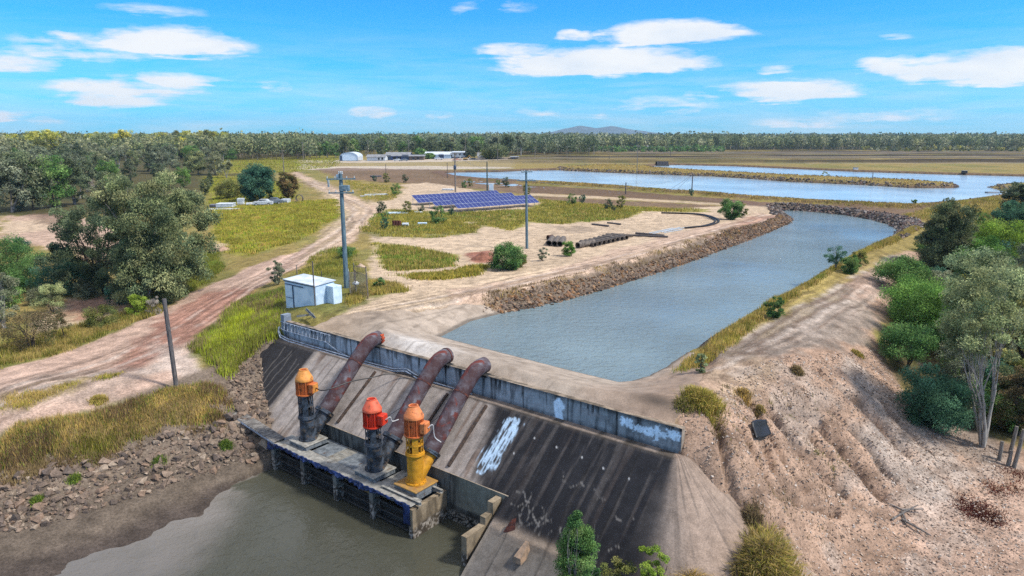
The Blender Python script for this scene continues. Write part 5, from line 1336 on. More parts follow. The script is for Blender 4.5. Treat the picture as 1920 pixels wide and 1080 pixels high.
BIG = [ # px, base row, top row, width, palette, leaves, size, kwargs, name, label, cat
 (303, 566, 322, 186, 'gum', 32000, .30, dict(clumps=190, droop=.75, base=0, bark='grey', r0=.28, stems=2, crad=1.25), 'gum_tree', 'huge dense gum tree with drooping grey green leaves beside the red track', 'tree'),
 (198, 550, 362, 185, 'dark', 18000, .27, dict(clumps=95, base=.05, bark='dark', stems=3, crad=1.0), 'dark_tree', 'broad dark olive tree leaning against the huge gum tree', 'tree'),
 (285, 574, 440, 96, 'pale', 6000, .22, dict(clumps=60, base=.12, bark='pale', droop=.5, crad=.6), 'pale_sapling', 'pale green young gum in front of the huge gum tree', 'tree'),
 (30, 535, 440, 110, 'bush', 7000, .2, dict(clumps=60, base=.02, stems=3), 'bush', 'rounded mid green bush at the left picture edge', 'bush'),
 (128, 552, 478, 125, 'teal', 9000, .17, dict(clumps=70, base=0.0, stems=3), 'bush', 'blue green bush spreading left of the huge gum tree', 'bush'),
 (60, 545, 486, 80, 'bush', 5000, .16, dict(clumps=45, base=0.0, stems=3), 'bush', 'low dark bush between the left edge bush and the blue green bush', 'bush'),
 (100, 588, 530, 62, 'pale', 3500, .14, dict(clumps=40, base=0.0, stems=2, gap=.8), 'bush', 'small pale bush in front of the blue green bush', 'bush'),
 (8, 615, 498, 74, 'grey', 3600, .2, dict(clumps=40, base=.1, stems=3, bark='pale', gap=.7, droop=.4), 'sapling', 'greyish sapling with pale stems cut by the left picture edge', 'sapling'),
 (62, 655, 575, 118, 'brown', 2600, .15, dict(clumps=50, base=0.05, stems=4, gap=.7), 'scrub', 'thin brownish scrub on the sandy patch at the left', 'scrub'),
 (122, 634, 580, 34, 'brown', 1000, .12, dict(clumps=24, base=.05, shape='column', gap=.9), 'sapling', 'single brown she-oak seedling on the sandy patch', 'sapling'),
 (192, 612, 574, 70, 'olive', 3200, .14, dict(clumps=40, base=0.0, stems=3), 'bush', 'flat olive bush at the roadside below the trees', 'bush'),
 (258, 592, 552, 42, 'lime', 2600, .12, dict(clumps=34, base=0.0, stems=3), 'bush', 'bright lime green bush beside the flat olive bush', 'bush'),
 (288, 590, 556, 30, 'dead', 700, .1, dict(clumps=20, base=0.0, stems=4, gap=.8, bark='grey'), 'bush', 'leafless grey bush at the foot of the huge gum tree', 'bush'),
 (165, 360, 335, 34, 'dead', 1500, .3, dict(clumps=25, base=0.1, stems=4, bark='grey', r0=.12), 'dead_tree', 'pale leafless tree among the dark trees behind the huge gum', 'tree'),
 (486, 376, 306, 68, 'teal', 9000, .45, dict(clumps=90, base=.03, bark='dark', crad=1.5), 'round_tree', 'round dense blue green tree in the yellow field', 'tree'),
 (541, 373, 322, 44, 'brown', 3600, .4, dict(clumps=50, base=.05, bark='dark'), 'brown_tree', 'smaller brownish tree touching the round blue green tree', 'tree'),
 (430, 372, 336, 60, 'olive', 3000, .4, dict(clumps=40, base=0, stems=3), 'bush', 'olive bush behind the white sheets left of the round tree', 'bush'),
 (520, 534, 488, 34, 'grey', 1500, .15, dict(clumps=26, base=0.1, stems=2, bark='dark', gap=.8), 'shrub', 'sparse dark shrub at the edge of the track left of the shed', 'shrub'),
 (710, 542, 518, 24, 'bush', 900, .12, dict(clumps=20, base=.15, gap=.8), 'shrub', 'little shrub in the grass right of the wire fence', 'shrub'),
 (650, 482, 462, 36, 'bush', 1500, .17, dict(clumps=26, base=0, stems=3), 'bush', 'low green bush behind the foot of the tall power pole', 'bush'),
 (948, 506, 456, 70, 'bush', 6000, .2, dict(clumps=60, base=0.0, stems=4), 'bush', 'big leafy green bush at the inner edge of the canal road', 'bush'),
 (975, 500, 470, 36, 'olive', 1700, .17, dict(clumps=30, base=0.0, stems=3, gap=.8), 'bush', 'thinner olive bush touching the big leafy bush by the canal road', 'bush'),
 (1018, 489, 464, 22, 'grey', 600, .15, dict(clumps=18, base=0.1, stems=2, gap=.7), 'shrub', 'wispy grey shrub between the leafy bush and the concrete pipes', 'shrub'),
 (1066, 480, 452, 30, 'bright', 1800, .16, dict(clumps=26, base=0.0, stems=3), 'bush', 'fresh green bush standing in front of the concrete pipes', 'bush'),
 (1370, 412, 373, 46, 'bush', 3600, .25, dict(clumps=44, base=0.0, stems=4), 'bush', 'round green bush near the tip of the canal peninsula', 'bush'),
 (1391, 408, 379, 20, 'olive', 900, .22, dict(clumps=20, base=0.0, stems=3), 'bush', 'narrow olive bush right of the round one on the peninsula', 'bush'),
 # right hand side
 (1765, 515, 372, 96, 'dark', 14000, .27, dict(clumps=110, base=.04, bark='grey', stems=2, crad=.9), 'dense_tree', 'tall dense dark green tree where the canal bank meets the grassy rise', 'tree'),
 (1688, 548, 478, 104, 'bush', 8000, .19, dict(clumps=70, base=.18, bark='dark', stems=4, r0=.1), 'bush', 'spreading bush on dark stems beside the grey road', 'bush'),
 (1720, 618, 520, 140, 'bright', 13000, .18, dict(clumps=90, base=0.02, stems=4), 'bush', 'big fresh green bush below the bush on dark stems', 'bush'),
 (1695, 690, 606, 106, 'bush', 6500, .16, dict(clumps=60, base=.3, bark='dark', stems=5, r0=.09, lean=.5), 'bush', 'umbrella shaped bush with bare dark stems on the gravel batter', 'bush'),
 (1748, 800, 694, 138, 'teal', 13000, .16, dict(clumps=90, base=0.02, stems=4), 'bush', 'dense blue green bush at the foot of the gravel left of the white gum', 'bush'),
 (1843, 838, 486, 205, 'pale', 9000, .2, dict(clumps=110, shape='gum', bark='pale', stems=7, r0=.13, lean=.5, droop=.5, gap=.8, crad=.7), 'white_gum', 'gum tree with several twisting white trunks at the foot of the batter', 'tree'),
 (1825, 690, 462, 150, 'pale', 8000, .24, dict(clumps=90, shape='gum', bark='pale', stems=3, r0=.14, lean=.2, droop=.4, gap=.9, crad=.9), 'pale_gum', 'sparse pale gum behind the tree with white trunks', 'tree'),
 (1905, 720, 560, 120, 'olive', 7000, .22, dict(clumps=60, base=.05, bark='dark', stems=3, crad=.7), 'bush', 'tall olive bush at the right picture edge behind the white gum', 'bush'),
 (1912, 815, 690, 100, 'brown', 4500, .2, dict(clumps=50, base=.05, stems=3, gap=.8), 'bush', 'brownish bush at the right picture edge beside the timber posts', 'bush'),
 (1800, 655, 590, 100, 'bush', 7000, .19, dict(clumps=50, base=0, stems=3), 'bush', 'mid green bush between the fresh green bush and the pale gum', 'bush'),
 (1795, 740, 640, 90, 'grey', 4500, .18, dict(clumps=50, base=.02, stems=4, bark='pale', gap=.85), 'bush', 'greyish twiggy bush left of the white trunks', 'bush'),
 (1760, 580, 505, 70, 'grey', 3800, .2, dict(clumps=40, base=.05, stems=4, bark='grey', gap=.8), 'bush', 'greyish bush below the tall dense dark tree', 'bush'),
 (1825, 540, 440, 100, 'bright', 8000, .24, dict(clumps=60, base=0, stems=3), 'bush', 'bright green bush right of the tall dense dark tree', 'bush'),
 (1880, 600, 500, 120, 'olive', 7500, .24, dict(clumps=60, base=0, stems=3), 'bush', 'wide olive bush between the two bright bushes at the right', 'bush'),
 (1875, 495, 414, 110, 'lime', 7000, .26, dict(clumps=60, base=0, stems=3), 'bush', 'yellowish bright bush near the right picture edge', 'bush'),
 (1925, 540, 450, 80, 'grey', 4000, .25, dict(clumps=40, base=0, stems=3), 'bush', 'grey green bush cut by the right picture edge', 'bush'),
 (1895, 450, 376, 76, 'teal', 5500, .32, dict(clumps=50, base=0, stems=3), 'bush', 'grey blue rounded bush on the grassy rise at the right', 'bush'),
 (1902, 412, 341, 54, 'dark', 4500, .35, dict(clumps=50, base=.03, stems=2), 'dark_tree', 'dark tree in front of the pond at the right picture edge', 'tree'),
 (1566, 503, 461, 40, 'teal', 1000, .15, dict(clumps=26, base=.25, stems=4, bark='grey', gap=.85), 'shrub', 'airy shrub with thin stems leaning over the canal', 'shrub'),
 (1592, 512, 478, 44, 'bush', 2400, .16, dict(clumps=34, base=0, stems=3), 'bush', 'green bush right of the airy shrub on the canal edge', 'bush'),
 (1612, 495, 468, 30, 'olive', 1200, .16, dict(clumps=24, base=0, stems=3), 'bush', 'small olive bush on the canal edge beyond the airy shrub', 'bush'),
 (1452, 596, 556, 36, 'bush', 1800, .13, dict(clumps=28, base=0, stems=3), 'bush', 'leafy bush in the grass strip midway along the canal', 'bush'),
 (1314, 692, 664, 28, 'pale', 1200, .1, dict(clumps=22, base=0, stems=3), 'shrub', 'small pale shrub at the concrete corner of the canal', 'shrub'),
 (1713, 390, 374, 11, 'bush', 500, .2, dict(clumps=12, base=.35), 'shrub', 'tiny lone tree on the far pond bank', 'shrub'),
 (1546, 333, 321, 16, 'pale', 500, .3, dict(clumps=14, base=0), 'shrub', 'small pale bush on the causeway in the pond', 'shrub'),
 # foreground
 (1078, 1150, 955, 104, 'bush', 16000, .11, dict(clumps=75, base=.0, shape='column', bark='grey', stems=3, droop=.35, crad=.42), 'young_tree', 'fresh green young tree rising in front of the dam slope', 'tree'),
 (1165, 1150, 1062, 90, 'olive', 3500, .11, dict(clumps=40, base=0, stems=4, gap=.8), 'bush', 'olive bush right of the fresh green young tree', 'bush'),
 (1222, 1140, 1030, 60, 'lime', 2000, .11, dict(clumps=24, base=.2, stems=4, gap=.8), 'shrub', 'spindly bright green shrub in front of the black slope', 'shrub'),
]
for k, (px, py, pt, wp, pal, nl, sz, kw, nm, lab, cat) in enumerate(BIG):
    g, h, wd_ = stand(px, py, pt, wp)
    kw = dict(kw); 
    plant_obj(nm, make_plant(300 + k, nm, h, wd_, TC[pal], int(nl * 1.7), sz * .75, **kw), g, lab, cat)
# shrubs dotted round the yard: one of each build, then copies
SH = [make_plant(500 + i, 'shrub', 2.2, .95, TC[p], 900, .17, clumps=24, base=.02, stems=3) for i, p in enumerate(('dark', 'bush', 'teal', 'olive'))]
for i, (px, py, pt) in enumerate([(715,402,376),(722,414,394),(722,430,409),(764,401,376),(790,399,383),(820,419,384),(846,403,388),(725,342,324),(760,342,326),(742,366,343),(702,340,328),(1163,391,366),(1140,393,372),(1073,384,362),(1092,381,364),(988,368,345),(948,351,331),(934,347,336),(1296,367,353),(882,349,334),(1150,396,384),(870,352,338)]):
    g, h, _ = stand(px, py, pt, 10)
    plant_obj('shrub', SH[i % 4], g, 'small dark green shrub in the yellow grass and banks around the solar panels', 'shrub', 'shrubs around the solar panels', R.uniform(0, 6.28), h / 2.2 * .98)
# undergrowth filling the wood on the right and below the left trees
UB = [make_plant(560 + i, 'bush', 2.6, 1.7, TC[p], 1500, .2, clumps=34, base=0.0, stems=3) for i, p in enumerate(('bush', 'olive', 'grey', 'bright', 'teal'))]
for i, (px, py, s_) in enumerate([(1745,560,1.0),(1775,610,1.1),(1815,610,1.1),(1850,640,1.2),(1880,660,1.2),(1760,665,.9),(1785,700,.9),(1830,720,1),(1870,750,1),(1905,770,1),(1850,780,.8),(1890,800,.8),(1800,530,1.1),(1850,560,1.2),(1905,560,1.3),(1790,480,1.2),(1840,470,1.2),(1880,440,1.3),(1860,500,1.2),(1915,490,1.3),(1850,430,1.1),(1790,440,1),(1925,650,1.2),(1765,770,.7),(1810,790,.7),(1730,660,.8),(1920,430,1.4),(1815,560,1),(1750,540,.9),(1740,505,.9),(1735,475,1.0),(1770,450,1.0)]):
    plant_obj('bush', UB[(i * 3) % 5], G1(px, py), 'mixed green bush in the dense scrub between the named shrubs on the right', 'bush', 'scrub of the right hand wood', R.uniform(0, 6.28), s_ * R.uniform(.85, 1.15))
for i, (px, py, s_) in enumerate([(20,575,.8),(160,560,.9),(225,570,.9),(330,545,.8),(255,560,.7),(5,560,1),(75,570,.7),(300,520,1),(30,500,1.1),(180,530,1),(370,500,.8),(130,520,1),(40,470,.8)]):
    plant_obj('bush', UB[(0, 2, 4, 1, 2)[i % 5]], G1(px, py), 'low dull bush in the undergrowth below the left trees', 'bush', 'undergrowth of the left trees', R.uniform(0, 6.28), s_ * R.uniform(.85, 1.15))
# woodland at the left: two depths
PT = [make_plant(600 + i, 'tree', 10, w, TC[p], nl, .42, clumps=55, base=b, bark=bk, stems=s, shape=sh, droop=.3, gap=.95) for i, (p, w, nl, b, bk, s, sh) in enumerate((('grey', 4.0, 3400, .04, 'grey', 2, 'dome'), ('dark', 3.8, 3600, .05, 'dark', 1, 'dome'), ('bush', 4.2, 3400, .06, 'dark', 1, 'dome'), ('dark', 3.4, 3000, .05, 'grey', 2, 'column'), ('grey', 3.6, 2600, .1, 'pale', 2, 'gum'), ('gum', 4.4, 3600, .06, 'grey', 1, 'dome')))]
PLIT = [make_plant(640 + i, 'tree', 13, w, TC[p], nl, .6, clumps=50, bark='pale', stems=s, shape='gum', droop=.3, gap=.92, crad=1.7) for i, (p, w, nl, s) in enumerate((('lit', 4.6, 2600, 1), ('lit', 5.4, 2600, 2), ('pale', 4.6, 2400, 1), ('olive', 4.8, 2400, 2)))]
def spots(Ppx, n, sep, z=-1.0):
    P = W(Ppx, z); out = []
    for q in inside(P, n * 12):
        d = sep * (.6 + q[1] / 500)
        if all((q[0] - a) ** 2 + (q[1] - b) ** 2 > d * d for a, b in out): out.append((q[0], q[1]))
        if len(out) >= n: break
    return np.array(out)
near = [(20,398,285),(62,394,282),(100,390,290),(140,384,296),(-30,398,280),(40,360,278),(120,350,290),(165,346,300),(205,350,302),(245,340,300),(150,372,318),(200,372,322),(80,352,280),(0,345,275),(180,326,284),(280,322,288),(330,330,298),(372,328,284),(405,328,282),(300,345,306),(345,352,312),(395,350,322),(425,334,300),(230,366,330),(-70,380,270),(385,366,335)]
for i, (px, py, pt) in enumerate(near):
    g, h, _ = stand(px, py, pt, 10)
    plant_obj('woodland_tree', PT[i % 6], g, 'dull green woodland tree in the nearer wood at the left', 'tree', 'trees of the nearer left wood', R.uniform(0, 6.28), h / 10 * R.uniform(.95, 1.1))
q = spots([(-150,350),(-150,296),(180,292),(440,292),(460,305),(420,322),(300,330),(180,340),(60,350)], 120, 4.2, -.8)
for i, (x, y) in enumerate(q):
    z = float(ground(np.array([x]), np.array([y]))[0]); s = R.uniform(.75, 1.15)
    plant_obj('woodland_tree', PT[(i * 5 + 1) % 6], (x, y, z), 'dull green woodland tree in the nearer wood at the left', 'tree', 'trees of the nearer left wood', R.uniform(0, 6.28), s)
q = spots([(-250,312),(-250,284),(200,281),(405,281),(440,290),(400,298),(250,300),(100,306)], 110, 6, -.5)
for i, (x, y) in enumerate(q):
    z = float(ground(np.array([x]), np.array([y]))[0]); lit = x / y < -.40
    s = R.uniform(.75, 1.12) * (14.6 + (256 - 249) * y / 1280) / 13
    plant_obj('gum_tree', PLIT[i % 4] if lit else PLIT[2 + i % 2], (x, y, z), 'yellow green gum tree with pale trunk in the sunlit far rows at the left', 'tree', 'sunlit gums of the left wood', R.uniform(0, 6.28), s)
# ---- far forest: one mass
def forest(name, n, fx, ytr, hr, pal, size, per, label, trunkp=.22):
    u = R.uniform(fx[0], fx[1], n); y = np.exp(R.uniform(math.log(ytr[0]), math.log(ytr[1]), n)); x = u * y
    y = y * (1 + .05 * (vn(u * 9, u * 0, 201) - .5))
    z = ground(x, y); h = R.uniform(*hr, n) * (.66 + .5 * fbm(u * 16, y / 260, 203, 3) + .18 * (R.random(n) > .93)); w = h * R.uniform(.22, .38, n)
    m = n * per; C_ = np.repeat(np.stack([x, y, z], -1), per, 0); hh = np.repeat(h, per); ww = np.repeat(w, per)
    g = R.normal(size=(m, 3)); g /= np.linalg.norm(g, axis=1)[:, None]; rr = R.random(m) ** .4
    P = C_ + np.stack([g[:, 0] * ww * rr, g[:, 1] * ww * rr, hh * .6 + g[:, 2] * hh * .38 * rr], -1)
    s = np.repeat(size * .8 * (y / ytr[0]) ** .8, per) * R.uniform(.6, 1.4, m)
    a = R.normal(size=(m, 3)); a /= np.linalg.norm(a, axis=1)[:, None]; b = np.cross(a, R.normal(size=(m, 3))); b /= np.linalg.norm(b, axis=1)[:, None]
    a *= s[:, None]; b *= (s * .7)[:, None]
    V = np.stack([P - a, P + b, P + a, P - b], 1).reshape(-1, 3) ; V = V
    pi = np.repeat(R.integers(0, len(pal), n), per); col = np.array(pal)[pi] * (np.repeat(R.uniform(.78, 1.22, n), per) * R.uniform(.9, 1.1, m))[:, None]
    F = np.arange(m * 4).reshape(-1, 4); C4 = np.repeat(col, 4, 0)
    # pale trunks
    t = np.where(R.random(n) < trunkp)[0]; tw = .022 * h[t] * (y[t] / 700) ** .5; e = h[t] * .55; ln = R.normal(0, .05, len(t)) * h[t]
    def sq(dx, dy, top): return np.stack([x[t] + dx * tw + (ln if top else 0), y[t] + dy * tw, z[t] + (e if top else 0)], -1)
    TV = np.stack([sq(-1, -1, 0), sq(1, -1, 0), sq(0, 1, 0), sq(-.5, -.5, 1), sq(.5, -.5, 1), sq(0, .5, 1)], 1).reshape(-1, 3)
    i = np.arange(len(t))[:, None] * 6 + len(V)
    TF = np.concatenate([np.concatenate([i, i + 1, i + 4, i + 3], 1), np.concatenate([i + 1, i + 2, i + 5, i + 4], 1), np.concatenate([i + 2, i, i + 3, i + 5], 1)])
    TCc = np.tile(lin('b0a89c', .6)[None], (len(TV), 1)) * np.repeat(R.uniform(.6, 1.1, len(t)), 6)[:, None]
    o = ob(name, mesh_np(name, np.concatenate([V, TV]), np.concatenate([F, TF]), col=np.concatenate([C4, TCc])), FOL)
    return tag(o, label, 'forest', kind='stuff')
FP = TC['gum'] + TC['dark'] + TC['grey'] + [lin('6a7a58', .6), lin('5c6a58', .6)]
forest('forest', 2600, (-.78, -.28), (430, 900), (12, 17), FP, .9, 52, 'gum forest behind the left wood')
forest('forest', 2400, (-.32, .12), (520, 900), (12, 18), FP, .8, 60, 'dark gum forest behind the farm buildings')
forest('forest', 2600, (-.8, .1), (900, 2600), (15, 22), FP, 1.7, 36, 'distant gum forest along the horizon at the left')
forest('forest', 3000, (.07, .9), (700, 1000), (12, 18), FP, 1.1, 60, 'distant gum forest beyond the ponds')
forest('forest', 2600, (.0, .9), (1000, 2600), (14, 22), FP, 1.9, 36, 'farthest forest along the horizon at the right')
forest('scrub', 900, (.02, .3), (600, 720), (3, 7), TC['bush'] + TC['dark'], .8, 26, 'low scrub in front of the distant forest', .1)
forest('scrub', 400, (.5, .9), (620, 720), (2, 6), TC['olive'] + TC['grey'], .8, 24, 'thin scrub at the far right below the forest', .1)
# rows of gums in front of the forest that can be told apart
q = []
for i in range(46):
    u = R.uniform(-.30, .02); y = R.uniform(455, 540); q.append((u * y, y))
PM = [make_plant(680 + i, 'tree', 14, w, TC[p], 900, 1.0, clumps=36, bark='pale', shape=sh, droop=.2, crad=2.0) for i, (p, w, sh) in enumerate((('gum', 4.6, 'gum'), ('dark', 4.2, 'dome'), ('grey', 4.4, 'gum'), ('bush', 5, 'dome')))]
for i, (x, y) in enumerate(q):
    z = float(ground(np.array([x]), np.array([y]))[0])
    plant_obj('gum_tree', PM[i % 4], (x, y, z), 'grey green gum tree standing behind the farm buildings', 'tree', 'gums behind the farm buildings', R.uniform(0, 6.28), R.uniform(.7, 1.1))
for k, (px, py, pt, wp, pal, lab) in enumerate(((933,301,268,56,'dark','dark spreading tree at the right end of the farm buildings'),(918,301,281,34,'olive','lighter round tree in front of the dark spreading tree at the buildings'),(788,299,278,26,'bush','green tree between the long shed and the workshop'),(806,300,287,22,'bush','low green tree beside the workshop'),(882,300,279,22,'dark','small dark tree right of the two storey building'))):
    g, h, w_ = stand(px, py, pt, wp)
    plant_obj('yard_tree', make_plant(720 + k, 't', h, w_, TC[pal], 1600, .9, clumps=40, base=.1, bark='dark', crad=w_ * .4), g, lab, 'tree')
# mountain
def mountain():
    x = np.linspace(-500, 3200, 160); y = np.linspace(6000, 7000, 24); Xm, Ym = np.meshgrid(x, y, indexing='ij')
    pr = np.interp(x, [-500, 190, 330, 480, 620, 760, 900, 1040, 1230, 1450, 2200, 3200], [0, 5, 45, 78, 102, 82, 98, 76, 48, 24, 6, 0])
    t = np.clip(1 - np.abs(Ym - 6350) / 400, 0, 1)
    Z = (pr[:, None] + 14 * (fbm(Xm / 120, Ym / 120, 211, 4) - .5) * (pr[:, None] > 8)) * sstep(0, 1, t) + 7 - 8 * (1 - sstep(0, .2, t))
    na, nb = Xm.shape; i = (np.arange(na - 1)[:, None] * nb + np.arange(nb - 1)[None]); F = np.stack([i, i + nb, i + nb + 1, i + 1], -1).reshape(-1, 4)
    o = ob('hills', mesh_np('hills', np.stack([Xm, Ym, Z], -1).reshape(-1, 3), F, smooth=True), mat('hazed_hill_forest', lin('5a6a70', .6), lin('46565c', .6), rough=1, scale=.02, bump=0))  # blue of the distance haze is put into the hill colour
    tag(o, 'low blue hills on the horizon', 'hills', kind='structure')
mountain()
# ================================================================== BUILT THINGS IN THE YARD
WHITE = mat('white_sheet', lin('e4e8ea', .8), lin('c9d0d4', .75), rough=.5, scale=1.5, bump=.02, wear=lin('b59f8a', .6), wscale=2, wlo=.62, whi=.75)
BLUEW = mat('blue_white_cladding', lin('cfe0ee', .9), lin('b8cfe2', .84), rough=.5, scale=1.5, bump=.02)
ROOFM = mat('pale_roof', lin('dde4ea', .8), lin('c2ccd4', .72), rough=.45, scale=1, bump=.02)
BLUED = mat('dark_blue_trim', lin('4c6484', .6), rough=.5, bump=0)
POLEB = mat('blue_grey_pole', lin('7d97a3', .6), lin('5d7682', .55), rough=.6, scale=3, bump=.1, stretch=(4, 4, .4))
POLEW = mat('weathered_timber_pole', lin('8a8280', .58), lin('55504f', .5), rough=.9, scale=5, bump=.4, stretch=(5, 5, .35))
POLEG = mat('grey_timber_pole', lin('a39a90', .58), lin('7a736c', .52), rough=.9, scale=4, bump=.2, stretch=(4, 4, .4))
INS = mat('insulator', lin('c9d3d8', .8), rough=.3, bump=0)
CONCP = mat('concrete_pipe', lin('8f8378', .55), lin('645b54', .5), rough=.9, scale=3, bump=.2)
def up(b, s): return np.array([0, 0, 1.0]) * s
# ---- the pump shed
a = at(533, 523, 1.75); b = at(590.5, 535, 1.75); c = at(633, 532, 1.75)
ex = (b - a); lx = float(np.linalg.norm(ex)); ex /= lx; ey = np.array([-ex[1], ex[0], 0])
if ey[1] < 0: ey = -ey
dy = 2.0
o0 = np.array([a[0], a[1], -.95]); Hs = 2.62
r = root('pump_shed', o0, 'small pale blue and white metal shed at the end of the parapet', 'shed')
AX = (ex, ey, np.array([0, 0, 1.]))
def sb(x0, x1, y0, y1, z0, z1, bev=.01): return MB().box(ex * (x0 + x1) / 2 + ey * (y0 + y1) / 2 + np.array([0, 0, (z0 + z1) / 2]), (x1 - x0, y1 - y0, z1 - z0), ax=AX, bev=bev)
w_ = sb(0, lx, 0, dy, 0, Hs, .02)
for k in range(16): w_.box(ex * (lx + .008) + ey * (dy * (k + .5) / 16) + np.array([0, 0, Hs / 2]), (.016, .04, Hs - .1), ax=AX)
w_.build('wall', BLUEW, r)
rf = MB(); o_ = .1
P = [ex * -o_ + ey * -o_, ex * (lx + o_) + ey * -o_, ex * (lx + o_) + ey * (dy + o_), ex * -o_ + ey * (dy + o_)]
rf.add([p + np.array([0, 0, Hs + .003 + (.0 if i < 2 else .14)]) for i, p in enumerate(P)] + [p + np.array([0, 0, Hs + .08 + (.0 if i < 2 else .14)]) for i, p in enumerate(P)], [(3, 2, 1, 0), (4, 5, 6, 7), (0, 1, 5, 4), (1, 2, 6, 5), (2, 3, 7, 6), (3, 0, 4, 7)])
rf.build('roof', ROOFM, r)
d_ = sb(.2, 1.15, -.05, -.003, .25, Hs - .32).build('door', BLUEW, r)
sb(1.15, 1.25, -.07, -.003, .05, Hs - .35).build('door_post', BLUED, d_)
sb(.2, 1.1, -.075, -.05, 1.1, 1.16).build('handle', BLUED, d_)
sb(.1, lx * .62, -.08, -.003, Hs - .36, Hs - .28).build('door_rail', BLUED, r)
sb(-.05, lx + .05, -.07, -.003, Hs - .1, Hs - .01).build('gutter', BLUED, r)
sb(lx - .02, lx + .95, dy * .55, dy + .02, .75, Hs - .12, .02).build('cabinet', BLUEW, r)
sb(0, .1, -.06, dy, -.6, .02).build('footing', DARKC, r)
def pole(name, px, py, ptop, rad, m, label, arms=(), cat='pole', group=None, lean=(0, 0), taper=.7, extra=None, z=None):
    g = G1(px, py) if z is None else at(px, py, z)
    h = pole_top(g, ptop) - g[2]
    r = root(name, g, label, cat, group)
    top = np.array([lean[0], lean[1], h])
    MB().tube([np.array([0, 0, -.4]), top * .5, top], [rad, rad * (1 + taper) / 2, rad * taper], 12).build('post', m, r, smooth=True)
    for k, (dz, ln, az_) in enumerate(arms):
        d = np.array([math.cos(az_), math.sin(az_), 0]); zc = h - dz
        a_ = MB().box(top * (zc / h) + np.cross(d, [0, 0, 1]) * rad, (ln, .1, .12), ax=(d, np.cross([0, 0, 1.], d), (0, 0, 1.))).build('crossarm', m, r)
        for q in (-.46, -.2, .2, .46):
            MB().lathe(top * (zc / h) + np.cross(d, [0, 0, 1]) * rad + d * ln * q, [(.02, .06), (.055, .1), (.03, .16), (.05, .2), (.03, .26)], 8).build('insulator', INS, a_, smooth=True)
    if extra: extra(r, h, top)
    return r, g, h
def gear(r, h, top):
    MB().box((-.25, .1, h - .35), (.35, .3, .5), bev=.03).build('switch_box', INS, r)
    MB().box((.28, .05, h - 1.35), (.9, .5, .55), bev=.04).build('transformer', mat('transformer_grey', lin('8fa6b2', .6), lin('6c8490', .55), rough=.5), r)
    for k in range(3): MB().lathe((-.15 + k * .15, -.05, h - .1), [(.03, 0), (.07, .05), (.04, .14), (.07, .2), (.03, .3)], 10).build('insulator', INS, r, smooth=True)
    MB().lathe((-1.15, 0, h - .75), [(.06, -.5), (.1, -.45), (.1, .2), (.05, .25)], 10).build('fuse', INS, r, smooth=True)
    for s in (-.32, .32): MB().tube([(s * .8, .1, 0), (s * .7, .08, h * .16), (s * .2, .05, h * .22)], .035, 8).build('cable_duct', INS, r, smooth=True)
P1 = pole('power_pole', 650, 540, 325, .24, POLEB, 'tall thick blue grey power pole with switchgear behind the shed', arms=((.5, 2.6, .25), (1.75, 2.3, .1)), extra=gear, cat='power pole')
P2 = pole('power_pole', 988, 466, 320, .19, POLEB, 'tall blue green power pole standing alone on the sandy yard', arms=((.15, 1.6, .5), (1.25, 2.4, .12)), cat='power pole', lean=(-.15, 0))
def trf(r, h, top):
    MB().lathe((.0, -.5, h - 4.4), [(.3, 0), (.38, .1), (.38, 1.0), (.25, 1.15)], 14).build('transformer', BLUED, r, smooth=True)
    for k in range(3): MB().box((0, -.1, h - 1.2 - k * 1.0), (1.6, .1, .1)).build('crossarm', POLEG, r)
P3 = pole('power_pole', 854, 360, 286, .22, POLEG, 'grey timber power pole with a dark transformer behind the solar panels', arms=((.3, 2.6, .2),), extra=trf, cat='power pole')
P4 = pole('power_pole', 913.5, 358, 303, .2, mat('teal_pole', lin('4f6664', .55), rough=.8, scale=3), 'dark teal pole beside the white electrical box behind the solar panels', cat='power pole', arms=())
P5 = pole('power_pole', 1297, 361, 325, .16, POLEW, 'short dark guyed pole on the pond bank', cat='power pole', arms=())
pole('marker_post', 1173, 364, 342, .17, POLEW, 'stubby dark timber post on the pond bank left of the guyed pole', cat='post')
pole('power_pole', 1194, 326, 272, .17, POLEG, 'slim grey pole standing on the causeway between the two ponds', cat='power pole', arms=((.4, 1.6, .2),))
pole('marker_post', 1635, 342, 322, .13, POLEG, 'thin post on the causeway in the middle of the pond', cat='post')
pole('power_pole', 533, 331, 281, .2, POLEG, 'pale power pole at the head of the red track', arms=((.4, 2.2, .1),), cat='power pole')
pole('power_pole', 569, 301, 266, .24, POLEG, 'far pale power pole with a wide crossarm left of the buildings', arms=((.5, 3.4, .15),), cat='power pole')
pole('power_pole', 724, 333, 308, .13, POLEW, 'thin dark post between the sandy track and the pond, above the solar panels', cat='post', arms=())
pole('power_pole', 839, 334, 305, .14, POLEW, 'thin dark post at the left end of the pond', cat='post', arms=())
for px, py, pt, lab in ((691,300,263,'tall thin pole rising behind the low white shed'),(704,300,281,'short thin pole right of the tall one behind the white shed'),(767,299,262,'tall thin pole behind the long shed'),(873,300,255,'radio mast beside the two storey building'),(933,303,279,'thin pole in front of the spreading yard trees'),(971,302,278,'pale pole at the right end of the buildings'),(1003,300,275,'pale pole in the field right of the buildings, first of the far line'),(1063,295,274,'pale pole in the far field, second of the far line'),(1104,299,277,'pale pole in the far field, third of the far line'),(1257,297,275,'pale pole near the far scrub, fourth of the far line'),(1084,291,280,'short pale post in the far field behind the second far pole'),(1143,302,291,'short pale post by the far pond banks')):
    pole('far_pole', px, py, pt, .2, POLEG, lab, cat='pole', arms=((.5, 2.4, .2),) if py - pt > 20 else ())
q = at(921, 358, -.3); o = root('switch_cabinet', q, 'white upright electrical box behind the solar panels', 'cabinet')
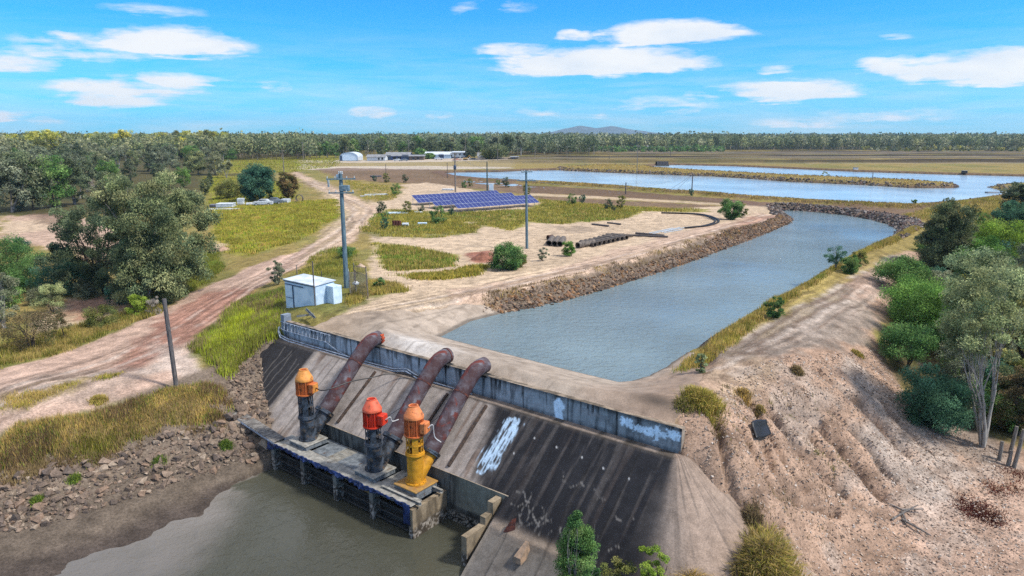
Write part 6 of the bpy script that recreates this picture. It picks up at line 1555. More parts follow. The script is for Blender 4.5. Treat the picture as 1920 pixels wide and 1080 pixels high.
MB().box((0, 0, 1.1), (1.3, .9, 1.9), bev=.03).build('housing', WHITE, o); MB().box((.0, -.46, 1.1), (1.1, .03, 1.6)).build('door', BLUEW, o); MB().box((0, 0, .06), (1.5, 1.1, .2)).build('plinth', CONCP, o)
# foreground timber pole
pole('timber_pole', 331, 726, 561, .155, POLEW, 'weathered bare timber pole leaning over the grassy bank', cat='pole', lean=(-.22, .1), taper=.86, z=-3.0)
pole('steel_post', 591, 574, 490, .055, POLEW, 'thin dark steel post at the corner of the shed', cat='post', taper=1)
pole('marker_post', 559, 545, 497, .04, POLEG, 'slender pale stake behind the shed', cat='post', taper=1)
pole('marker_post', 604, 532, 508, .04, POLEW, 'short brown stake right behind the shed roof', cat='post', taper=1)
pole('bare_sapling', 303, 562, 448, .05, POLEG, 'slim pale bare stem standing in front of the huge gum tree', cat='sapling', taper=.5)
# wires
WIRE = mat('wire', lin('8d949a', .6), rough=.4, bump=0)
def wire(a, b, sag, label, rad=.016, grp='overhead wires'):
    P = [a + (b - a) * t + np.array([0, 0, -sag * 4 * t * (1 - t)]) for t in np.linspace(0, 1, 9)]
    o0 = P[0].copy(); o = MB().tube(np.array(P) - o0, rad, 5, cap=False).build('wire', WIRE, None, smooth=True); o.location = [float(v) for v in o0]
    return tag(o, label, 'wire', grp)
t2 = P2[1] + np.array([-.15, 0, P2[2]]); t4 = P4[1] + np.array([0, 0, P4[2]]); t3 = P3[1] + np.array([0, 0, P3[2] - .3]); t5 = P5[1] + np.array([0, 0, P5[2]])
for k, dx in enumerate((-.9, .9)): wire(t2 + np.array([dx, 0, -1.1]), P4[1] + np.array([.4 + dx * .3, 0, P4[2] * .55]), .6, ('left', 'right')[k] == 'left' and 'wire from the left arm of the lone power pole down to the teal pole' or 'wire from the right arm of the lone power pole down to the teal pole', .03)
wire(t2, t3, 1.5, 'wire from the top of the lone power pole to the transformer pole', .02)
wire(t3, t4, .6, 'wire between the transformer pole and the teal pole', .03)
for k, (dx, dyy) in enumerate(((-5.5, -1), (-7, 1.5))): wire(t5 - np.array([0, 0, .3]), P5[1] + np.array([dx, dyy, .2]), .05, ('steeper guy wire of the short pole on the pond bank', 'flatter guy wire of the short pole on the pond bank')[k], .035)
wire(t2 - np.array([0, 0, 1.2]), t5, 2.2, 'wire from the lone power pole to the short guyed pole', .018)
# ---- wire fence round the tall pole
g0 = G1(690, 562); pts = [G1(657, 556), G1(668, 553), G1(690, 560), G1(688, 545), G1(665, 538)]
r = root('wire_fence', pts[1], 'rusty chain link fence around the foot of the tall power pole', 'fence')
FENM = mat('fence_wire', lin('a79c90', .55), lin('7d6f64', .5), rough=.7, bump=0)
for p in pts: MB().tube([p - pts[1] - [0, 0, .2], p - pts[1] + [0, 0, 2.3]], .045, 8).build('post', FENM, r, smooth=True)
for p, q in zip(pts[:-1], pts[1:]):
    b = MB(); n_ = 14
    for k in range(-n_, n_):
        for s in (0, 1):
            t0, t1 = k / n_, (k + n_) / n_; lo, hi = max(0, t0), min(1, t1)
            if hi <= lo: continue
            z0, z1 = (lo - t0) * 2.1, (hi - t0) * 2.1
            if s: z0, z1 = 2.1 - z0, 2.1 - z1
            b.tube([p + (q - p) * lo - pts[1] + [0, 0, z0 + .05], p + (q - p) * hi - pts[1] + [0, 0, z1 + .05]], .006, 3, cap=False)
    b.tube([p - pts[1] + [0, 0, 2.15], q - pts[1] + [0, 0, 2.05]], .02, 5)
    b.build('mesh_panel', FENM, r)
q = G1(668, 552); o = MB().lathe((0, 0, 0), [(.05, .0), (.05, .9), (.3, .92), (.32, 1.05), (.12, 1.2)], 14).build('white_cowl', WHITE, None, smooth=True); o.location = [float(v) for v in q]; tag(o, 'small white vent cowl standing inside the wire fence', 'vent')
# steel offcuts by the pier
for i, (p, e, lab) in enumerate((((574, 580), (590, 596), 'grey steel beam leaning against the bank below the shed'), ((556, 594), (588, 590), 'thin dark steel bar lying on the apron below the shed'))):
    a_, b_ = at(*p, .55 if i == 0 else .16), at(*e, .12); o0 = (a_ + b_) / 2; d = (b_ - a_); ln = np.linalg.norm(d); d /= ln; s = np.cross(d, [0, 0, 1.]); s /= np.linalg.norm(s)
    o = MB().box((0, 0, 0), (ln, .2 if i == 0 else .08, .06), ax=(d, s, np.cross(s, d))).box(np.cross(s, d) * .08, (ln, .05, .14 if i == 0 else .05), ax=(d, s, np.cross(s, d))).build('steel_beam', STEELD, None); o.location = [float(v) for v in o0]; tag(o, lab, 'beam')
# ---- solar arrays
CELL, nt_, b_, _ = _nodes('solar_cell')
b_.inputs['Base Color'].default_value = (*lin('1c2a5e', .75), 1); b_.inputs['Roughness'].default_value = .35; b_.inputs['Specular IOR Level'].default_value = .25
tcs = nt_.nodes.new('ShaderNodeTexCoord'); br = nt_.nodes.new('ShaderNodeTexBrick'); br.offset = 0; br.inputs['Scale'].default_value = 1.0
br.inputs['Brick Width'].default_value = .165; br.inputs['Row Height'].default_value = .165; br.inputs['Mortar Size'].default_value = .006
br.inputs['Color1'].default_value = (*lin('1b2868', .75), 1); br.inputs['Color2'].default_value = (*lin('22337a', .75), 1); br.inputs['Mortar'].default_value = (*lin('4a5a98', .7), 1)
nt_.links.new(tcs.outputs['Object'], br.inputs['Vector']); nt_.links.new(br.outputs[0], b_.inputs['Base Color'])
ALU = mat('aluminium_frame', lin('c9d2e0', .75), rough=.4, metal=0, bump=0)
PW, PH, TILT = .98, 1.66, math.radians(25)
pan = MB().box((0, 0, 0), (PW - .04, PH - .04, .02)).build('panel', CELL, None); pan_me = pan.data; bpy.data.objects.remove(pan)
b = MB()
for s in (-1, 1): b.box((s * (PW / 2 - .012), 0, .002), (.022, PH - .02, .045)).box((0, s * (PH / 2 - .012), .003), (PW - .05, .024, .045))
fr = b.build('frame', ALU, None); fr_me = fr.data; bpy.data.objects.remove(fr)
A1, B1 = at(859, 391, .3), at(1007, 380, .3); e = (B1 - A1); e[2] = 0; e /= np.linalg.norm(e); pe = np.array([-e[1], e[0], 0]); sl = pe * math.cos(TILT) + np.array([0, 0, math.sin(TILT)])
RM = Matrix((e, sl, np.cross(e, sl))).transposed().to_4x4()
for (px, py, n, lab) in ((859, 391, 21, 'front row of blue solar panels on a tilted frame, nearest the sandy yard'), (817, 386, 22, 'middle row of blue solar panels between two other rows'), (785, 380.5, 23, 'rearmost row of blue solar panels below the pole with the transformer')):
    o0 = at(px, py, .3); g = float(ground(np.array([o0[0]]), np.array([o0[1]]))[0])
    r = root('solar_array', (o0[0], o0[1], g), lab, 'solar array', 'solar panel rows'); dz = .3 - g
    for i in range(n):
        for j in range(2):
            p = e * (PW * (i + .5)) + sl * (PH * (j + .5) + .03 * j) + np.array([0, 0, dz])
            o = ob('panel', pan_me, None, r); o.matrix_local = Matrix.Translation(p) @ RM
            f = ob('frame', fr_me, None, o)
    for i in range(0, n + 1, 4):
        for t in (.5, 2.7):
            top = e * min(PW * i, PW * n) + sl * t + np.array([0, 0, dz - .06]); MB().tube([top * [1, 1, 0] - [0, 0, .3], top], .045, 6).build('leg', ALU, r, smooth=True)
    for t in (.5, 2.7): MB().tube([sl * t + [0, 0, dz - .06], e * PW * n + sl * t + [0, 0, dz - .06]], .04, 6).build('rail', ALU, r, smooth=True)
# ---- concrete pipes and long pipes on the sand
def pipe_on(px0, px1, rad, m, label, cat='pipe', hollow=.78, grp=None, lift=0, name='concrete_pipe', n=18):
    a_ = G1(*px0); b_ = G1(*px1); a_[2] += rad * .9 + lift; b_[2] += rad * .9 + lift; o0 = (a_ + b_) / 2
    o = MB().tube([a_ - o0, b_ - o0], rad, n, hollow=hollow).build(name, m, None, smooth=True); o.location = [float(v) for v in o0]
    return tag(o, label, cat, grp)
for i, (px, py, lab) in enumerate(((1029, 461, 'leftmost of three short concrete pipes standing end on'), (1039.5, 461.5, 'middle one of three short concrete pipes side by side'), (1049.5, 462, 'right one of three short concrete pipes side by side'))):
    pipe_on((px, py), (px + 7, py - 10), .42, CONCP, lab, grp='concrete pipes on the yard')
pipe_on((1027, 449), (1036, 448), .36, mat('rusty_brown_pipe', lin('7d5a4c', .55), lin('53392f', .5), rough=.9, scale=4), 'short rusty brown pipe lying apart above the concrete pipes', hollow=.8)
pipe_on((1083, 466), (1113, 460), .42, CONCP, 'thick concrete pipe with its dark open end facing the green bush', grp='concrete pipes on the yard')
for i in range(8):
    px = 1116 + i * 8.4; py = 463 - i * 2.0
    pipe_on((px, py), (px - 27, py - 4.5), .33, CONCP, 'dark grey concrete pipe lying in the slanting row beside the canal road', grp='row of concrete pipes', hollow=.75)
for (p, q_, lab) in (((1136, 444), (1170, 445), 'upper long grey pipe at the back of the concrete pipe row'), ((1136, 448), (1172, 449.5), 'second long grey pipe at the back of the concrete pipe row'), ((1168, 446), (1187, 446), 'thin dark pipe sticking out right of the concrete pipe row')):
    pipe_on(p, q_, .2, CONCP, lab, hollow=.8, lift=.15)
for (p, q_, lab) in (((1188, 443), (1252, 445.5), 'long straight grey pole lying nearest the canal road'), ((1192, 439), (1245, 443), 'long grey pole lying behind the first one by the canal road'), ((1110, 421.5), (1141, 426), 'lone grey plank lying on the open sand, left one'), ((1139, 419), (1164, 421.5), 'lone dark plank lying on the open sand, right one')):
    pipe_on(p, q_, .15, POLEW, lab, 'pole', hollow=0, name='timber_pole', n=8)
for i, (p, q_) in enumerate((((1217, 438), (1262, 428)), ((1222, 439), (1275, 427)), ((1240, 436), (1292, 426)), ((1245, 437), (1280, 431)))):
    pipe_on(p, q_, .07, mat('pale_poly', lin('c0ccd6', .7), rough=.4, bump=0) if i == 0 else bpy.data.materials['pale_poly'], 'slim pale plastic pipe in the bundle beside the black hose', grp='pale plastic pipes', hollow=0, name='plastic_pipe', n=6)
hp = [G1(*p) + [0, 0, .16] for p in ((1240, 400), (1275, 401), (1310, 402.5), (1332, 407), (1346, 413.5), (1346, 418.5), (1328, 424), (1305, 427), (1284, 429))]
cable('black_hose', hp, .14, BLK, 'thick black hose curving in a loop over the sand near the round bush', 'hose')
hp = [G1(*p) + [0, 0, .16] for p in ((1290, 402), (1318, 405), (1336, 411), (1341, 417), (1326, 423), (1310, 426.5))]
cable('black_hose', hp, .1, BLK, 'thinner black hose lying inside the loop of the thick one', 'hose')
# red spoil heap
def heap(px, py, wpx, hgt, m, label):
    c_ = G1(px, py); rad = wpx * c_[1] / FPX / 2; n = 26
    u, v = np.meshgrid(np.linspace(-1.15, 1.15, n), np.linspace(-1.15, 1.15, n), indexing='ij'); rr = np.hypot(u, v)
    z = hgt * np.clip(1 - rr, 0, 1) ** .8 * (.7 + .6 * fbm(u * 2 + px, v * 2, 7, 4)) - .06
    V = np.stack([u * rad, v * rad * .9, z], -1).reshape(-1, 3); i = (np.arange(n - 1)[:, None] * n + np.arange(n - 1)[None]); F = np.stack([i, i + n, i + n + 1, i + 1], -1).reshape(-1, 4)
    o = ob('spoil_heap', mesh_np('spoil_heap', V, F, smooth=True), m); o.location = [float(t) for t in c_]; tag(o, label, 'heap')
heap(905, 486, 46, .9, mat('red_soil', lin('a8705a', .6), lin('8a5a48', .55), rough=1, scale=2, bump=.5), 'low heap of red soil at the edge of the grass patch')
heap(676, 500, 22, .5, mat('pale_soil', lin('d8bda6', .6), lin('b89c86', .55), rough=1, scale=2, bump=.5), 'small pale soil heap behind the wire fence')
heap(418, 468, 34, .5, mat('sand_soil', lin('cda98e', .6), lin('a98a72', .55), rough=1, scale=2, bump=.5), 'small sandy heap at the edge of the left field')
# ---- white sheets, wrecks and scrap
def stack(px, py, wpx, hpx, label, m=WHITE, layers=5, depth=1.6, rz=.1, name='sheet_stack', cat='stack', slope=0):
    g = G1(px, py); k = g[1] / FPX; w = wpx * k; h = hpx * k; r = root(name, g, label, cat, None, rz)
    for i in range(layers): MB().box((R.normal(0, .04), R.normal(0, .04), h * (i + .5) / layers), (w * R.uniform(.93, 1), depth * R.uniform(.9, 1), h / layers * .8), bev=.008).build('sheet', m, r)
    return r
stack(424, 389, 30, 8, 'big stack of white sheets left of the round tree', depth=3, layers=6)
stack(422, 393, 68, 2.2, 'long low white slab lying in front of the sheet stack', depth=1.2, layers=2, rz=.12)
stack(402, 388, 14, 5, 'grey crate stack beside the big white sheets', m=mat('grey_crate', lin('9a9ca8', .6), lin('70727c', .5), scale=3), depth=2)
stack(452, 383, 11, 11, 'upright stack of pale crates left of the wrecked cars', depth=1.4, layers=7)
stack(536, 381, 14, 8, 'white stack under the brownish tree', depth=2, layers=4, rz=-.1)
stack(470, 384, 16, 4, 'low white heap of boards left of the wrecked cars', depth=2, layers=3, rz=.3)
stack(744, 401, 42, 2.5, 'pale blue sheet lying in the grass between two dark shrubs', m=BLUEW, depth=2.5, layers=2, rz=.12)
stack(785, 400, 16, 3, 'crumpled pale sheet right of the pale blue sheet', depth=1.5, layers=2)
stack(760, 424, 12, 6, 'white tub with a dark hollow in the rough grass', depth=1.2, layers=2)
stack(792, 421, 18, 4, 'short stack of pale boards in the rough grass', m=BLUEW, depth=1, layers=3)
stack(828, 424, 74, .8, 'long thin white strip lying along the rough grass', depth=.3, layers=1, rz=.05)
stack(705, 366, 44, 2.2, 'white timber lengths beside the sandy track', depth=.8, layers=3, rz=.35)
stack(690, 368, 30, 1.5, 'second bundle of white lengths lower beside the sandy track', depth=.6, layers=2, rz=.3)
stack(840, 357, 22, 3, 'pale rubble boards left of the transformer pole', depth=1.5, layers=3, rz=-.2)
stack(705, 332, 20, 3, 'grey scrap metal heap above the shrubs at the sandy track', m=mat('scrap', lin('8d8890', .5), lin('5e5a60', .45), scale=4), depth=2, layers=4, rz=.5)
def drum(px, py, label):
    g = G1(px, py); o = MB().lathe((0, 0, 0), [(.3, 0), (.3, .3), (.32, .32), (.3, .34), (.3, .62), (.32, .64), (.3, .66), (.3, .95), (.28, .95), (.28, .92)], 16).build('drum', RUST2, None, smooth=True); o.location = [float(v) for v in g]; tag(o, label, 'drum', 'rusty drums in the grass')
for k, px in enumerate((739, 744, 749)): drum(px, 425, ('left rusty drum in the rough grass', 'middle rusty drum of three in the rough grass', 'right rusty drum next to the white tub')[k])
q = G1(562, 379); o = root('round_tank', q, 'grey concrete tank ring standing on edge at the end of the field', 'tank')
MB().tube([(0, -.3, .85), (0, .3, .85)], .85, 24, hollow=.86).build('ring', CONCP, o, smooth=True); MB().box((0, 0, .05), (2.2, 1, .14)).build('slab', CONCP, o)
GLASS = mat('dark_glass', lin('28323c', .6), rough=.15, bump=0); TYRE = mat('tyre', lin('1d1d1d', .5), rough=.9, bump=0)
def car(px, py, length, label, m, rz, name='parked_car', ute=False, cat='car', group=None):
    g = G1(px, py); r = root(name, g, label, cat, group, rz); l = length; w = 1.75
    prof = [(-l / 2, .35), (-l / 2, .8), (-l * .46, .92), (-l * .26, .95), (-l * .14, 1.42), (l * (.08 if ute else .2), 1.45), (l * (.16 if ute else .36), .98), (l / 2, .93), (l / 2, .35)]
    n = len(prof); V = [(x, -w / 2, z) for x, z in prof] + [(x, w / 2, z) for x, z in prof]
    for i in (4, 5): V[i] = (V[i][0], -w / 2 + .16, V[i][2]); V[n + i] = (V[n + i][0], w / 2 - .16, V[n + i][2])
    MB().add(V, [tuple(range(n - 1, -1, -1)), tuple(range(n, 2 * n))] + [(i, (i + 1) % n, n + (i + 1) % n, n + i) for i in range(n)]).build('body', m, r)
    xe = l * (.1 if ute else .24)
    for s in (-1, 1): MB().add([(-l * .22, s * (w / 2 - .02), 1.0), (xe, s * (w / 2 - .02), 1.0), (xe - .25, s * (w / 2 - .13), 1.38), (-l * .135, s * (w / 2 - .13), 1.38)], [(0, 1, 2, 3)]).build('window', GLASS, r)
    for x in (-l * .32, l * .31):
        for s in (-1, 1):
            t = MB().tube([(x, s * (w / 2 - .18), .32), (x, s * (w / 2 + .02), .32)], .33, 16).build('wheel', TYRE, r); MB().tube([(x, s * (w / 2 + .02), .32), (x, s * (w / 2 + .035), .32)], .18, 12).build('rim', INS, t)
CARW = mat('car_white', lin('d9dde0', .8), rough=.3, bump=0); CARG = mat('car_grey', lin('8a939c', .6), rough=.35, bump=0); CARP = mat('car_pink', lin('d8a48c', .75), rough=.4, bump=0); CARD = mat('car_dark', lin('39404c', .6), rough=.35, bump=0)
car(494, 385, 4.2, 'derelict white car in the grass under the round tree', CARW, .1, 'wrecked_car'); car(513, 383, 4.0, 'derelict grey blue car right of the derelict white one', CARG, .25, 'wrecked_car')
# ---- farm buildings
ROOFG = mat('grey_roof', lin('a9aaac', .6), lin('8f8f92', .55), rough=.6, scale=.5, bump=0); BRICK = mat('brown_wall', lin('9a8878', .55), lin('7a6a5e', .5), rough=.9, scale=.8)
def building(px0, px1, pb, ptop, depth, label, wallm, roofm, style='gable', eave=.7, wins=(), doors=(), name='farm_building', rz=0.0, cat='building'):
    a_ = at(px0, pb, 0); b_ = at(px1, pb, 0); w = b_[0] - a_[0]; h = pole_top(a_, ptop); he = h * eave
    r = root(name, ((a_[0] + b_[0]) / 2, a_[1], -.05), label, cat, None, rz)
    D = depth
    if style == 'gable_x':      # ridge runs left-right
        P = [(-D * 0, he)]
        V = [(-w / 2, 0, 0), (w / 2, 0, 0), (w / 2, D, 0), (-w / 2, D, 0), (-w / 2, 0, he), (w / 2, 0, he), (w / 2, D, he), (-w / 2, D, he), (-w / 2, D / 2, h - .1), (w / 2, D / 2, h - .1)]
        MB().add(V, [(0, 1, 5, 4), (2, 3, 7, 6), (1, 2, 6, 9, 5), (3, 0, 4, 8, 7)]).build('wall', wallm, r)
        o_ = .5; k = (h - he) / (D / 2)
        RV = [(-w / 2 - o_, -o_, he - k * o_ + .05), (w / 2 + o_, -o_, he - k * o_ + .05), (w / 2 + o_, D / 2, h), (-w / 2 - o_, D / 2, h), (w / 2 + o_, D + o_, he - k * o_ + .05), (-w / 2 - o_, D + o_, he - k * o_ + .05)]
        RV2 = [(x, y, z + .12) for x, y, z in RV]
        MB().add(RV + RV2, [(6, 7, 8, 9), (9, 8, 10, 11), (3, 2, 1, 0), (5, 4, 2, 3), (0, 1, 7, 6), (4, 5, 11, 10), (1, 2, 8, 7), (2, 4, 10, 8), (5, 3, 9, 11), (3, 0, 6, 9)]).build('roof', roofm, r)
    elif style == 'gable_y':    # gable faces the yard
        V = [(-w / 2, 0, 0), (w / 2, 0, 0), (w / 2, 0, he), (0, 0, h), (-w / 2, 0, he)]; V2 = [(x, D, z) for x, y, z in V]
        MB().add(V + V2, [(0, 1, 2, 3, 4), (9, 8, 7, 6, 5), (1, 6, 7, 2), (5, 0, 4, 9)]).build('wall', wallm, r)
        RV = [(-w / 2 - .4, -.4, he - .05), (0, -.4, h + .05), (w / 2 + .4, -.4, he - .05)]; RV = RV + [(x, D + .4, z) for x, y, z in RV]; RV2 = [(x, y, z + .12) for x, y, z in RV]
        MB().add(RV + RV2, [(6, 7, 10, 9), (7, 8, 11, 10), (3, 4, 1, 0), (4, 5, 2, 1), (0, 1, 7, 6), (1, 2, 8, 7), (5, 4, 10, 11), (4, 3, 9, 10), (3, 0, 6, 9), (2, 5, 11, 8)]).build('roof', roofm, r)
    elif style == 'arch':
        n = 12; V = [(-w / 2, 0, 0)] + [(-w / 2 * math.cos(math.pi * i / n), 0, he + (h - he) * math.sin(math.pi * i / n)) for i in range(n + 1)] + [(w / 2, 0, 0)]; m_ = len(V); V2 = [(x, D, z) for x, y, z in V]
        MB().add(V + V2, [tuple(range(m_ - 1, -1, -1)), tuple(range(m_, 2 * m_))]).build('wall', wallm, r)
        RV = [(x * 1.01, -.3, z + .06) for x, y, z in V]; RV += [(x, D + .3, z) for x, y, z in RV]
        MB().add(RV, [(i, i + 1, m_ + i + 1, m_ + i) for i in range(m_ - 1)]).build('roof', roofm, r)
    else:                       # lean-to
        V = [(-w / 2, 0, 0), (w / 2, 0, 0), (w / 2, D, 0), (-w / 2, D, 0), (-w / 2, 0, he), (w / 2, 0, he), (w / 2, D, h), (-w / 2, D, h)]
        MB().add(V, [(0, 1, 5, 4), (2, 3, 7, 6), (1, 2, 6, 5), (3, 0, 4, 7)]).build('wall', wallm, r)
        RV = [(-w / 2 - .4, -.6, he - .03), (w / 2 + .4, -.6, he - .03), (w / 2 + .4, D + .3, h + .05), (-w / 2 - .4, D + .3, h + .05)]; RV += [(x, y, z + .14) for x, y, z in RV]
        MB().add(RV, [(3, 2, 1, 0), (4, 5, 6, 7), (0, 1, 5, 4), (1, 2, 6, 5), (2, 3, 7, 6), (3, 0, 4, 7)]).build('roof', roofm, r)
    for (fx, fz, ww, hh) in wins:
        o = MB().box((fx * w - w / 2, -.03, fz * he), (ww, .08, hh)).build('window', GLASS, r); MB().box((fx * w - w / 2, -.05, fz * he - hh / 2 - .06), (ww + .3, .12, .1)).build('sill', WHITE, o)
    for (fx, ww, hh) in doors: MB().box((fx * w - w / 2, -.04, hh / 2), (ww, .08, hh)).build('door', BLUED, r)
    return r
building(637, 671, 301, 285.5, 14, 'white round roofed shed at the left end of the farm buildings', BLUEW, ROOFM, 'arch', .45, doors=((.08, 1.5, 3),))
building(688, 722, 301, 290, 9, 'low white building with two windows beside the round roofed shed', WHITE, ROOFG, 'gable_x', .62, wins=((.66, .55, 1.0, 1.3), (.85, .55, 1.0, 1.3)))
building(722, 767, 300, 286, 16, 'long grey roofed shed with a blue open front', mat('blue_front', lin('5e74b4', .65), lin('3e4f86', .6), rough=.7, scale=.5), ROOFG, 'gable_x', .55, doors=((.15, 3, 3), (.85, 4, 3.2)), wins=((.4, .5, 2.2, 1.6), (.6, .5, 2.2, 1.6)))
building(767, 795, 300.5, 291, 7, 'low grey annex at the right end of the long shed', BRICK, ROOFG, 'lean', .8, wins=((.3, .5, 1.2, 1.0), (.6, .5, 1.4, 1.0)))
building(797, 846, 299.5, 285, 13, 'workshop with a long pale roof and dark doorways', BLUEW, ROOFM, 'gable_x', .68, doors=((.28, 2.5, 3), (.62, 3.2, 3.6)))
building(848, 880, 299.5, 284.5, 8, 'white two storey building with dark windows', WHITE, ROOFM, 'lean', .93, wins=((.2, .75, 1.3, 1.2), (.45, .75, 1.0, 1.0), (.72, .75, 1.6, 1.4)), doors=((.2, 5, 1.9), (.75, 5, 1.9)))
building(896, 918, 300, 286.5, 8, 'small cottage with a grey hipped roof near the spreading trees', WHITE, ROOFG, 'gable_x', .55, doors=((.85, 1.6, 2.2),), wins=((.3, .5, 1.6, 1.1),))
building(957, 972, 301, 293.5, 4, 'tiny pale hut at the right end of the farm buildings', BRICK, ROOFG, 'lean', .85, doors=((.4, 2, 2),))
for k, (p0, p1, pb, pt) in enumerate(((1125, 1133, 278, 272), (1150, 1159, 278, 273), (1208, 1240, 278, 273.5))):
    building(p0, p1, pb, pt, 12, ('small white roof far off in the scrub, left of two others', 'middle white roof far off in the scrub', 'long white roof far off in the scrub, right of two others')[k], WHITE, ROOFM, 'gable_x', .7)
car(823, 301, 4.8, 'white utility truck parked in front of the workshop', CARW, .1, ute=True); car(857, 301.5, 5.5, 'pinkish truck under the two storey building', CARP, .05, ute=True, cat='truck'); car(887, 302, 4.6, 'dark car right of the two storey building', CARD, .3); car(745, 302, 4.5, 'white car in front of the long shed', CARW, 0.05); car(758, 302.2, 4.5, 'pale grey car right of the white one by the long shed', CARG, .1)
g = G1(873, 301.5); r = root('excavator', g, 'small yellow excavator beside the two storey building', 'excavator')
YEL = mat('machine_yellow', lin('d0a040', .7), rough=.5)
for s in (-1, 1): MB().box((0, s * .9, .4), (3.0, .5, .8), bev=.2).build('track', TYRE, r)
MB().box((-.2, 0, 1.3), (2.4, 1.9, .9), bev=.1).build('body', YEL, r); MB().box((.4, .4, 2.2), (1.2, 1, 1.2), bev=.08).build('cab', GLASS, r)
MB().tube([(.9, -.3, 1.5), (2.2, -.3, 3.2), (3.4, -.3, 2.2), (3.6, -.3, .9)], .16, 6).build('boom', YEL, r)
# ---- things on the ponds
g = at(1241, 310.5, POND_Z); r = root('aerator_raft', g, 'dark netted raft with a humped cover at the left end of the far pond', 'raft')
MB().box((0, 0, .15), (6.4, 5, .5), bev=.1).build('deck', DARKC, r)
b = MB()
for k in range(5): b.tube([(-2.8 + k * 1.4, -2.2, .4), (-2.8 + k * 1.4, -1.2, 2.0), (-2.8 + k * 1.4, 1.2, 2.0), (-2.8 + k * 1.4, 2.2, .4)], .12, 6)
b.build('hoops', DARKC, r); MB().add([(-2.9, -2.2, .42), (2.9, -2.2, .42), (2.9, -1.2, 2.05), (-2.9, -1.2, 2.05), (2.9, 1.2, 2.05), (-2.9, 1.2, 2.05), (2.9, 2.2, .42), (-2.9, 2.2, .42)], [(0, 1, 2, 3), (3, 2, 4, 5), (5, 4, 6, 7)]).build('net_cover', mat('net', lin('4a4a58', .5), lin('26262e', .5), scale=3), r)
for k, (px, lab) in enumerate(((1859, 'left blue grey pontoon beside the stone spit'), (1881, 'right blue grey pontoon beside the stone spit'))):
    g = at(px, 361.5, POND_Z); r = root('pontoon', g, lab, 'pontoon', 'pontoons by the spit')
    MB().box((0, 0, .12), (2.7, 1.3, .3), bev=.08).build('deck', BLUEW if k else STEELD, r)
    for s in (-1, 1): MB().tube([(-1.3, s * .5, 0), (1.3, s * .5, 0)], .22, 10).build('float', BLUED, r, smooth=True)
for px, py, lab in ((1604, 318.5, 'white pump hut far across the pond, left one'), (1808, 325, 'dark pump hut far across the pond, right one'), (1783, 284.5, 'dark machine shelter far away in the pond banks')):
    g = at(px, py, .4); r = root('pump_hut', g, lab, 'hut'); MB().box((0, 0, .45), (1.7, 1.2, .9), bev=.04).build('wall', WHITE if px == 1604 else DARKC, r); MB().box((0, 0, .98), (1.9, 1.4, .12), bev=.03).build('roof', ROOFG, r)
# ---- right hand batter
a_ = [G1(*p) for p in ((1408, 802), (1436, 795), (1446, 822), (1418, 829))]
for p in a_: p[2] = float(hbase(np.array([p[0]]), np.array([p[1]]))[0]) + .12
c_ = sum(a_) / 4
V = []
nn = 9
for i in range(nn):
    for j in range(nn):
        u, v = i / (nn - 1), j / (nn - 1); p = (a_[0] * (1 - u) + a_[1] * u) * (1 - v) + (a_[3] * (1 - u) + a_[2] * u) * v
        V.append(p - c_ + [0, 0, .1 + .05 * math.sin(u * 5 + v * 3) + (.12 if v < .2 else 0)])
i = (np.arange(nn - 1)[:, None] * nn + np.arange(nn - 1)[None]); F = np.stack([i, i + 1, i + nn + 1, i + nn], -1).reshape(-1, 4)
o = ob('plastic_mat', mesh_np('plastic_mat', np.array(V), F, smooth=True), BLK); o.location = [float(v) for v in c_]; s_ = o.modifiers.new('thick', 'SOLIDIFY'); s_.thickness = .05; tag(o, 'crumpled black plastic mat lying on the gravel batter', 'mat')
bm_ = [[(1665, 940), (1690, 960), (1730, 962)], [(1672, 975), (1700, 962), (1720, 955)], [(1690, 975), (1725, 998), (1745, 1012)], [(1690, 960), (1700, 985)]]
o0 = G1(1695, 965); b = MB()
for q_ in bm_: b.tube([G1(*p) - o0 + [0, 0, .1 + .1 * k] for k, p in enumerate(q_)], [.06, .05, .03][:len(q_)], 7)
o = b.build('fallen_branch', BARK['grey'], None, smooth=True); o.location = [float(v) for v in o0]; tag(o, 'grey dead branch lying at the foot of the gravel batter', 'branch')
for px, py, pt, ln, lab in ((1889, 872, 846, .12, 'short thick timber post stump right of the white gum'), (1900, 876, 806, .28, 'tall pale timber post leaning right beside the white gum'), (1873, 862, 828, .05, 'thin whitish post left of the thick stump'), (1893, 850, 800, .2, 'greyish timber post behind the tall pale one')):
    g = G1(px, py); h = pole_top(g, pt) - g[2]; o = MB().tube([(0, 0, -.3), (ln * .6, 0, h * .55), (ln, .05, h)], [.12, .11, .1], 10).build('timber_post', POLEG, None, smooth=True); o.location = [float(v) for v in g]; tag(o, lab, 'post')
# ================================================================== AIR
hz_ = MB().box((0, 3400, 90), (17000, 7300, 202)).build('haze', None, None)
m = bpy.data.materials.new('haze'); m.use_nodes = True; nt = m.node_tree; nt.nodes.clear()
out = nt.nodes.new('ShaderNodeOutputMaterial'); pv = nt.nodes.new('ShaderNodeVolumePrincipled'); pv.inputs['Density'].default_value = 9e-5; pv.inputs['Color'].default_value = (.60, .82, 1, 1); pv.inputs['Anisotropy'].default_value = .2
nt.links.new(pv.outputs[0], out.inputs['Volume']); hz_.data.materials.append(m)
tag(hz_, 'thin blue air haze over the plain', 'haze', kind='stuff')
